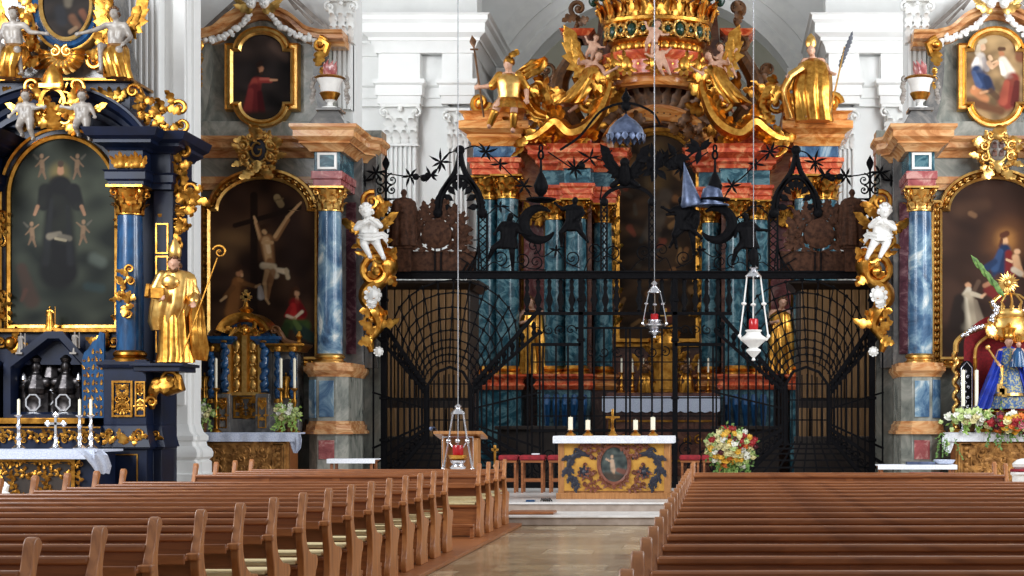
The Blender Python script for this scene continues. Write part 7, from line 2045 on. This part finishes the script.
# ---------------------------------------------------------------- tables of the side altars
U = At(32.3)
def altar_table(fl, where):
    MIRROR[0] = AX if fl else None
    x, z = U.x, U.z
    c = U.x(717)+ (At(34.7).x(263))
    hw = 1.12
    t = thing('side_altar_table', 'gilded carved altar table of the %s' % where, 'altar', (c, 32.8, .15), 'carved side altar tables')
    MB().box(c-hw, c+hw, 32.34, 33.0, .15, z(440)).box(c-hw-.1, c+hw+.1, 32.28, 33.0, .15, .4).build('table_body', OAK, t, bevel=.01)
    fr = MB().box(c-hw, c+hw, 32.3, 32.36, .45, z(441)).build('carved_front', GILTWOOD, t)
    g = MB()
    g.frame([(c-hw+.05, .5), (c+hw-.05, .5), (c+hw-.05, z(443)), (c-hw+.05, z(443))], 32.3, [(-.04,-.01),(-.04,.04),(0,.04),(0,-.01)])
    g.cluster(c-hw+.34, c+hw-.34, .5, z(443), 32.28, 60, .26, 12)
    for q in (-1, 1):
        a = c+q*(hw-.2); g.frame([(a-.1,.55),(a+.1,.55),(a+.1,z(444)),(a-.1,z(444))], 32.29, [(-.02,-.01),(-.02,.03),(0,.03),(0,-.01)])
        for k in range(6): g.ell((a, 32.27, .62+k*.1), (.05,.03,.04), 8)
    g.build('gilt_carving', GILTWOOD, fr)
    m = MB().box(c-hw-.14, c+hw+.14, 32.2, 33.0, z(434), z(433)+.01)
    w = z(433.5)-z(441.5)
    n = 50
    m.sheet([(c-hw-.14+(2*hw+.28)*i/n, 32.19+.012*math.sin(i*.9), z(433.5)-w/2) for i in range(n+1)], w, (0,0,1), .006, 0, 0)
    m.sheet([(c+hw+.1, 32.25, z(434)), (c+hw+.15, 32.2, z(440)), (c+hw+.17, 32.2, z(448)), (c+hw+.15, 32.2, z(453))], [.3,.28,.2,.06], (1,-.4,0), .006, 2, .02)
    o = tag(m.build('altar_cloth', LACE if not fl else LINEN, None, smooth=50), 'white lace-edged cloth on the carved table of the %s' % where, 'tablecloth', 'altar cloths')
    MIRROR[0] = None
    return c, z(433)+.012
c, zt = altar_table(False, 'crucifixion altar')
cR, _ = altar_table(True, 'mother and child altar'); cR = 2*AX-cR
# --- tabernacle shrine on the left one
T_ = At(33.2); x, z = T_.x, T_.z
cs = T_.x(247.5)
X = lambda o: cs+o*T_.k
t = thing('tabernacle_shrine', 'gilded tabernacle shrine with arched door and blue twisted columns before the crucifixion picture', 'tabernacle', (cs, 33.3, zt))
Y = 33.1
MB().box(X(-26), X(26), Y, Y+.6, zt, z(345)).box(X(-50), X(50), Y+.1, Y+.6, zt, z(352)).build('housing', M_GREYD, t, bevel=.01)
MB().box(X(-54), X(54), Y-.12, Y+.6, zt, z(419)).build('shrine_plinth', M_GREYD, t, bevel=.01)
dr = MB().prism([(X(-15), z(394)), (X(15), z(394)), (X(15), z(342))]+arc(X(0), z(342), 15*T_.k, 14*T_.k, 8, 172, 12)+[(X(-15), z(342))], Y-.08, Y+.02).build('arched_door', GOLD_DARK, t, bevel=.01)
g = MB(); P_ = [(X(-15), z(394)), (X(15), z(394)), (X(15), z(342))]+arc(X(0), z(342), 15*T_.k, 14*T_.k, 8, 172, 12)+[(X(-15), z(342))]
g.frame(P_, Y-.08, [(-.03,-.02),(-.03,.04),(.03,.05),(.04,-.02)])
g.box(X(-2.5), X(2.5), Y-.13, Y-.08, z(393), z(330))
for q in (-1, 1):
    for k in range(4):
        g.ell((X(q*8), Y-.09, z(346+k*13)), (.075,.05,.1), 10); g.spiral((X(q*8), Y-.1, z(352+k*13)), .06, 1.1, 0, q, .014); g.leaf((X(q*8), Y-.09, z(350+k*13)), (q*.4,0,1), (0,-1,0), .14, .1, .8)
g.build('gilt_relief', GOLD_PALE, dr)
g = MB().frame([(X(-11), z(417)), (X(11), z(417)), (X(11), z(398)), (X(-11), z(398))], Y, [(-.02,-.02),(-.02,.05),(.02,.05),(.02,-.02)]); g.cluster(X(-10), X(10), z(416), z(399), Y-.02, 8, .16, 3); g.build('lower_door', GOLD_DARK, t)
for q in (-1, 1):
    for off, r_, b0, b1 in ((19.5, .075, 393, 343), (33, .055, 399, 352), (48, .055, 399, 352)):
        h = z(b1)-z(b0); px_ = X(q*off)
        pts = []
        cl = MB()
        cl.tube([(px_+.02*math.cos(k*1.0), Y-.1+.02*math.sin(k*1.0), z(b0)+h*k/30) for k in range(31)], [r_*(1+.18*math.sin(k*1.6)) for k in range(31)], 10)
        cl.build('twisted_column', BLUEMID, t, smooth=60)
        MB().lathe([(r_*1.2,0),(r_*1.5,.03),(r_*1.5,.09)], (px_,Y-.1,z(b1)), 12).build('column_mount', GOLD, t)
        MB().lathe([(r_*1.5,-.08),(r_*1.5,-.03),(r_*1.1,0)], (px_,Y-.1,z(b0)), 12).build('column_mount', GOLD, t)
    a, b_ = sorted((X(q*27), X(q*54)))
    cp = MB().box(X(q*19.5)-.13, X(q*19.5)+.13, Y-.25, Y+.1, zt, z(394)).build('column_pedestal', M_GREYD, t, bevel=.008); MB().frame([(X(q*19.5)-.08, zt+.08), (X(q*19.5)+.08, zt+.08), (X(q*19.5)+.08, z(398)), (X(q*19.5)-.08, z(398))], Y-.25, [(-.02,-.01),(-.02,.02),(0,.02),(0,-.01)]).cluster(X(q*19.5)-.07, X(q*19.5)+.07, zt+.1, z(399), Y-.26, 8, .11, 6).build('gilt_relief', GOLD, cp)
    MB().mould([(a, Y+.5), (a, Y-.05), (b_, Y-.05), (b_, Y+.5)], [(-.1,z(352)),(.02,z(352)),(.05,z(349)),(.12,z(346)),(.12,z(344)),(-.1,z(343))]).build('wing_cornice', GOLD_DARK, t)
    P_ = smooth_path([(X(q*27), z(330)), (X(q*33), z(333)), (X(q*38), z(341)), (X(q*46), z(344)), (X(q*52), z(345))], 4)
    MB().tube([(p[0], Y, p[1]) for p in P_], .07, 8).spiral((X(q*29), Y-.05, z(331)), .1, 1.2, 0, q, .03).build('wing_scroll', BRONZE, t)
    MB().lathe([(.04,0),(.06,.03),(.03,.08),(.07,.14),(.02,.24)], (X(q*53),Y,z(344)), 12).build('wing_finial', GOLD, t)
    np_ = MB().prism([(X(q*40.5)-.1, z(398)), (X(q*40.5)+.1, z(398)), (X(q*40.5)+.1, z(366))]+arc(X(q*40.5), z(366), .1, .14, 10, 170, 8)+[(X(q*40.5)-.1, z(366))], Y+.05, Y+.12); np_.build('niche', NAVYP, t)
    tt = thing('niche_statuette', 'small gilt saint in the %s niche of the tabernacle shrine' % ('left' if q < 0 else 'right'), 'statuette', (X(q*40.5), Y-.02, z(398)), 'shrine statuettes')
    mb, W_ = figure(ADULT, .5, (X(q*40.5), Y-.04, z(398)), wa=(-.06,-.16,.66)); mb.build('body', GOLD_DARK, tt, voxel=.012)
    MB().robe([(*W_((a2,b2,zz)), rx*.5, ry*.5) for a2,b2,zz,rx,ry in ((0,0,.8,.07,.05),(0,0,.7,.13,.1),(0,0,.4,.15,.12),(0,0,.0,.18,.14))], 7, .12).build('robe', GOLD_DARK, tt, smooth=60)
P_ = arc(X(0), z(337), 25*T_.k, 21*T_.k, 15, 165, 18)
MB().frame(P_, Y, [(-.12,-.4),(-.12,.1),(-.06,.16),(0,.24),(.05,.26),(.06,-.4)], closed=False).build('arched_pediment', GOLD, t)
MB().prism([(X(-26), z(345))]+arc(X(0), z(338), 25*T_.k, 17*T_.k, 172, 8, 14)+[(X(26), z(345))], Y-.02, Y+.4).build('tympanum', BLUEMID, t)
for q in (-1, 1): MB().mould([(X(q*22)-.16, Y+.3), (X(q*22)-.16, Y-.12), (X(q*22)+.16, Y-.12), (X(q*22)+.16, Y+.3)], [(-.12,z(345)),(.02,z(345)),(.06,z(342)),(.12,z(340)),(.12,z(337)),(-.12,z(336))]).build('pediment_block', BLUEMID, t)
m = MB().lathe([(.2,z(320)),(.22,z(317)),(.1,z(313)),(.14,z(310)),(.06,z(307)),(.04,z(303))], (X(0),Y,0), 14); m.build('finial_vase', GOLD, t)
g = MB().box(X(0)-.03, X(0)+.03, Y-.03, Y+.03, z(305), z(290)).box(X(0)-.11, X(0)+.11, Y-.03, Y+.03, z(299), z(296))
for k in range(8): a = 2*PI*k/8; g.leaf((X(0), Y, z(297)), (math.cos(a),0,math.sin(a)), (0,-1,0), .12, .05, .1, 0, 4, 1)
g.build('finial_cross', GOLD_PALE, t)
g = MB()
for q in (-1, 1): g.acanthus([(X(q*3), z(334)), (X(q*9), z(329)), (X(q*15), z(333))], Y-.1, .03, .18, 5, (0, q))
putto_head(g, (X(0), Y-.12, z(331)), .1); g.build('gilt_cresting', GOLD, t)
U2 = At(32.5)
for px, lb in ((200, 'white candle in gilt candlestick at the left edge of the crucifixion altar table'), (216, 'white candle in gilt candlestick left of the shrine door'), (281, 'white candle in gilt candlestick right of the shrine door'), (294.5, 'white candle in gilt candlestick at the right end of the crucifixion altar table')):
    candlestick('candlestick', U2.x(px), 32.5, zt, U2.z(388)-zt, .56, GOLD_DARK, lb, 'candlesticks on the crucifixion altar', r=.085, rc=.026)
for px, lb, s in ((204, 'white and pale green flowers at the left end of the crucifixion altar table', 5), (290, 'white and pale green flowers at the right end of the crucifixion altar table', 8)):
    bouquet('bouquet', lb, (U2.x(px), 32.42, U2.z(413)), .26, .17, ['lime','cream','white','lime'], 16, .066, LEAFP, (.1, zt, BRONZE), s, 'side altar flowers', 8 if px > 250 else 4)

# --- Madonna under a golden canopy on the right one
V_ = At(32.8); x, z = V_.x, V_.z
cm = cR
X = lambda px: V_.x(px)
MXX = lambda px: 2*cm-V_.x(px)
t = thing('madonna_canopy', 'golden canopy with twisted columns and red backing around the blue-robed statue', 'canopy', (cm, 33.0, zt))
MB().prism([(X(966), zt), (MXX(966), zt), (MXX(966), z(345))]+arc(cm, z(345), cm-X(966), z(312)-z(345), 8, 172, 16)+[(X(966), z(345))], 33.05, 33.12).build('red_backing', REDVELVET, t)
MB().box(X(950), MXX(950), 32.7, 33.12, zt, zt+.06).build('base', GOLD_DARK, t, bevel=.01)
for q in (0, 1):
    fx = X if q == 0 else MXX
    h = z(358)-z(418)
    m = MB().tube([(fx(956)+.035*math.cos(k*.9), 32.85+.035*math.sin(k*.9), zt+.06+(z(352)-zt-.06)*k/40) for k in range(41)], .05, 8); m.build('twisted_column', GOLD_PALE, t, smooth=60)
    m = MB().tube([(fx(976)+.01*math.cos(k), 32.95, zt+.06+(z(358)-zt-.06)*k/20) for k in range(21)], .04, 8); m.build('inner_column', GOLD_DARK, t)
    P_ = smooth_path([(fx(956), z(352)), (fx(957), z(342)), (fx(966), z(334)), (fx(980), z(328)), (fx(994), z(324))], 6)
    m = MB().tube([(p[0], 32.85, p[1]) for p in P_], .055, 8); P2 = smooth_path([(fx(976), z(358)), (fx(978), z(346)), (fx(986), z(338)), (fx(996), z(332))], 5); m.tube([(p[0], 32.95, p[1]) for p in P2], .035, 8)
    m.spiral((fx(992), 32.8, z(322)), .1, 1.2, 0, 1 if q == 0 else -1, .03); m.build('arch_scroll', GOLD_PALE, t)
    m = MB(); garland_heads(m, [(fx(962), z(336)), (fx(972), z(330)), (fx(982), z(326))], 32.76, .05, 3); m.build('silver_garland', SILVER, t, smooth=60); m = MB(); garland_heads(m, [(fx(990), z(320)), (fx(996), z(310)), (fx(992), z(302))], 32.76, .06, 4); m.build('silver_garland', SILVER, t, smooth=60)
g = MB()
for k in range(14):
    a = PI*k/13; g.leaf((cm+.3*math.cos(a), 32.75, z(330)-.12*math.sin(a)+.04), (math.cos(a), -.3, -.5), (0,-1,0), .26, .2, .8)
g.lathe([(.42,z(338)),(.46,z(334)),(.38,z(330)),(.34,z(326)),(.36,z(318)),(.32,z(317)),(.28,z(330))], (cm,32.9,0), 24, 1, .6); g.build('canopy_hood', GOLD_PALE, t)
m = MB().lathe([(.3,z(318)),(.33,z(316)),(.33,z(311)),(.3,z(309)),(.26,z(312))], (cm,32.9,0), 24, 1, .7)
for k in range(7):
    a = PI+PI*k/6; m.tube([(cm+.31*math.cos(a), 32.9+.22*math.sin(a), z(310)), (cm+.38*math.cos(a), 32.9+.26*math.sin(a), z(302)), (cm+.2*math.cos(a), 32.9+.14*math.sin(a), z(295)), (cm, 32.9, z(293))], .025, 6); m.leaf((cm+.32*math.cos(a), 32.9+.23*math.sin(a), z(311)), (0,0,1), (math.cos(a),math.sin(a),0), .16, .1, .6)
m.build('canopy_crown', GOLD_PALE, t)
m = MB(); r = random.Random(2)
sx_, sz_ = X(1008), z(283)
for k in range(20): a = 2*PI*k/20; m.leaf((sx_+.05*math.cos(a), 32.85, sz_+.05*math.sin(a)), (math.cos(a),0,math.sin(a)), (0,-1,0), .19 if k % 2 else .15, .06, 0, 0, 4, 1, .3)
m.ell((sx_, 32.83, sz_), (.08,.05,.08), 12); m.build('sunburst', GOLD_PALE, t)
m = MB()
for k in range(11): m.leaf((X(1004)-.05*k*.9, 32.8, z(296)+.055*k), (-.75+.1*(k % 3),-.1,.8), (0,-1,0), .3, .1, .1, 0, 5, 1, .12)
m.tube([(X(1006), 32.82, z(299)), (X(980), 32.8, z(266))], .014, 5)
tag(m.build('palm_frond', LEAFG, None), 'dark green palm frond leaning left above the golden canopy', 'palm')
px_ = X(1007)
Hm = 1.42
at = (px_, 32.62, z(411))
t = thing('madonna_statue', 'crowned mother statue in a wide blue mantle holding a child under the golden canopy', 'statue', at)
mb, W_ = figure(ADULT, Hm, at, 0, 0, ea=(-.17,-.04,.66), wa=(-.16,-.18,.62), eb=(.16,-.05,.66), wb=(.06,-.18,.66), hea=(0,-.02,.92)); mb.build('body', FLESH, t, voxel=.016)
MB().robe([(*W_((a,b,zz)), rx*Hm, ry*Hm) for a,b,zz,rx,ry in ((0,0,.84,.06,.05),(0,-.02,.78,.12,.09),(0,-.03,.6,.13,.12),(0,-.05,.4,.16,.15),(0,-.06,.2,.2,.18),(0,-.06,.03,.24,.2))], 6, .05).build('gown', CHASUBLE, t, smooth=60)
MB().robe([(*W_((a,b,zz)), rx*Hm, ry*Hm) for a,b,zz,rx,ry in ((0,.03,.86,.06,.05),(0,.03,.8,.15,.08),(0,.05,.62,.21,.09),(0,.07,.42,.3,.1),(0,.09,.2,.37,.11),(0,.1,.03,.43,.12))], 9, .07).build('mantle', BLUEROBE, t, smooth=60)
m = MB()
for q in (-1, 1): m.sheet([W_(p) for p in ((q*.11,-.06,.8),(q*.15,-.1,.62),(q*.22,-.1,.42),(q*.3,-.1,.2),(q*.36,-.08,.03))], [.1,.16,.2,.24,.28], (1,-.3*q,0), .015, 2, .03)
m.build('mantle_front', BLUEROBE, t, smooth=60)
m = MB().robe([(*W_((0,-.08,.235)), .2*Hm, .19*Hm), (*W_((0,-.09,.2)), .21*Hm, .195*Hm)], 6, .05); m.build('gown_border', GOLD_PALE, t)
m = MB()
for k in range(3): m.tube([W_((-.14+.02*k,-.2,.6)), W_((-.12,-.24,.45)), W_((-.13-.02*k,-.26,.3))], .012, 5); m.box(*(lambda p: (p[0]-.05,p[0]+.05,p[1]-.02,p[1]+.01,p[2]-.08,p[2]+.08))(W_((-.16+.03*k,-.25,.3-.03*k))))
m.build('scapular_cords', GOLD_PALE, t)
m = MB().tube([W_((-.3,-.2,.82)), W_((-.14,-.2,.58))], .02, 6).ell(W_((-.31,-.2,.84)), .05, 8); m.build('sceptre', GOLD_PALE, t)
m = MB().lathe([(.1,0),(.12,.04),(.11,.1),(.15,.2),(.06,.24),(.02,.3)], W_((0,-.02,.965)), 14)
m.build('crown', GOLD, t)
mb, W2 = figure(CHILD, .52, W_((.1,-.19,.56)), 0, 0, ka=(-.08,-.12,.3), kb=(.08,-.12,.3)); ch = mb.build('child', FLESH, t, voxel=.012)
MB().robe([(*W2((a,b,zz)), rx*.52, ry*.52) for a,b,zz,rx,ry in ((0,0,.76,.08,.06),(0,0,.6,.2,.16),(0,-.04,.3,.28,.22),(0,-.04,.05,.32,.24))], 6, .06).build('child_gown', BLUEMID, ch, smooth=60)
MB().lathe([(.05,0),(.06,.04),(.07,.1),(.02,.14)], W2((0,0,.97)), 12).build('child_crown', GOLD, ch)
t = thing('statue_plinth', 'round gilt plinth under the blue-robed statue', 'plinth', (px_, 32.62, zt))
MB().lathe([(.34,0),(.36,.05),(.3,.08),(.28,z(411)-zt-.05),(.34,z(411)-zt-.02),(.34,z(411)-zt-.002)], (px_,32.62,zt), 24, 1, .7).build('drum', GOLD_DARK, t)
bx = X(966)
t = thing('memorial_tablet', 'tall black arched tablet with silver ornament beside the golden canopy', 'tablet', (bx, 32.75, zt))
MB().prism([(bx-.12, zt), (bx+.12, zt), (bx+.12, z(368))]+arc(bx, z(368), .12, .14, 10, 170, 8)+[(bx-.12, z(368))], 32.7, 32.8).build('tablet', IRON, t, bevel=.01)
m = MB()
for k in range(9): m.spiral((bx-.03+.05*(k % 2), 32.69, z(412-k*5)), .035, 1.2, k, 1 if k % 2 else -1, .009)
m.tube([(bx-.1, 32.69, z(416)), (bx-.1, 32.69, z(368)), (bx, 32.69, z(362)), (bx+.1, 32.69, z(368)), (bx+.1, 32.69, z(416))], .01, 5); m.build('silver_ornament', SILVER, t)
U3 = At(32.45)
for px, lb in ((963.5, 'white candle in silver candlestick at the left end of the mother and child altar'), (977, 'white candle in silver candlestick beside the golden canopy')):
    candlestick('candlestick', U3.x(px), 32.5, zt, .5, .68, SILVER, lb, 'candlesticks on the mother and child altar', r=.07, rc=.035)
bouquet('bouquet', 'pale green hydrangeas with trailing fern at the left end of the right altar table', (U3.x(969), 32.34, U3.z(418)), .42, .14, ['lime','white','lime','cream'], 18, .085, LEAFP, (.12, zt, BRONZE), 12, 'side altar flowers', 3)
bouquet('trailing_fern', 'loose green fern hanging over the left edge of the right altar table', (U3.x(944), 32.2, U3.z(430)), .22, .3, ['lime'], 3, .05, LEAFG, None, 14, None, 6)
bouquet('bouquet', 'mixed orange, red and yellow bouquet before the blue-robed statue', (U3.x(1006), 32.3, U3.z(424)), .5, .2, ['yellow','orange','orange','red','burgundy','cream','white','pink'], 34, .075, LEAFG, (.14, zt, BRONZE), 15, 'side altar flowers', 5)
# white ornaments at the picture edges
P = At(27.0); xx = P.x(1023)
t = thing('white_pedestal_figure', 'white turned post with red band at the right end of the front pews', 'post', (xx, 27.0, 0))
MB().lathe([(.22,0),(.22,.1),(.17,.14),(.17,P.z(476)),(.2,P.z(474)),(.19,P.z(471)),(.12,P.z(470))], (xx,27.0,0), 20).build('shaft', STATUEW, t)
MB().lathe([(.19,0),(.21,.02),(.19,.05)], (xx,27.0,P.z(472)), 20).build('red_band', REDVELVET, t)
MB().lathe([(.1,0),(.16,.05),(.17,.1),(.1,.16),(.02,.18)], (xx,27.0,P.z(470)), 20).build('knob', STATUEW, t)
P = At(26.5); xx = P.x(3)
t = thing('white_scroll_post', 'small white scroll-topped post at the left end of the pews by the dark altar', 'post', (xx, 26.5, 0))
MB().lathe([(.12,0),(.12,.06),(.07,.1),(.07,P.z(496)-.04),(.1,P.z(493)),(.06,P.z(491))], (xx,26.5,0), 16).build('shaft', STATUEW, t)
MB().tube([(xx-.04,26.5,P.z(492)), (xx+.04,26.5,P.z(489)), (xx+.06,26.5,P.z(486)), (xx+.02,26.5,P.z(482))], [.04,.05,.04,.015], 8).build('scroll', STATUEW, t)
# ---------------------------------------------------------------- light and camera
def area(name, loc, target, sx, sy, power, col=(1,1,1)):
    d = bpy.data.lights.new(name, 'AREA'); d.shape = 'RECTANGLE'; d.size = sx; d.size_y = sy; d.energy = power; d.color = col
    o = bpy.data.objects.new(name, d); COL.objects.link(o); o.location = loc
    o.rotation_euler = (Vector(target)-Vector(loc)).to_track_quat('-Z', 'Y').to_euler()
    return o
DAY = (.93, .97, 1.0)
for y in (11, 20):
    area('nave_window_light', (-16, y, 10), (-2, y+14, 4), 3, 7, 1500, DAY)
for y in (17, 26):
    area('nave_window_light', (12, y, 9), (2, y+6, 4), 3, 7, 1150, DAY)
for y in (37.5, 41):
    area('choir_window_light', (-9.7, y, 10.5), (AX, 45, 9), 1.8, 5, 230, DAY)
    area('choir_window_light', (6.1, y, 10.5), (AX, 45, 9), 1.8, 5, 260, DAY)
w = bpy.data.worlds.new('daylight'); SC.world = w; w.use_nodes = True
bg = w.node_tree.nodes['Background']
bg.inputs['Color'].default_value = (.93,.96,1,1); bg.inputs['Strength'].default_value = .48
c = bpy.data.cameras.new('camera'); cam = bpy.data.objects.new('camera', c); COL.objects.link(cam)
cam.location = (0,0,CH); cam.rotation_euler = (PI/2,0,0)
c.sensor_fit = 'HORIZONTAL'; c.sensor_width = 36; c.lens = F*36/1024
c.shift_x = (512-VX)/1024; c.shift_y = (VY-288)/1024
c.clip_start = .1; c.clip_end = 200
SC.camera = cam
vs = SC.view_settings
vs.view_transform = 'Standard'; vs.look = 'None'; vs.exposure = 0.22; vs.gamma = 1.0; vs.use_curve_mapping = False
SC.cycles.max_bounces = 6
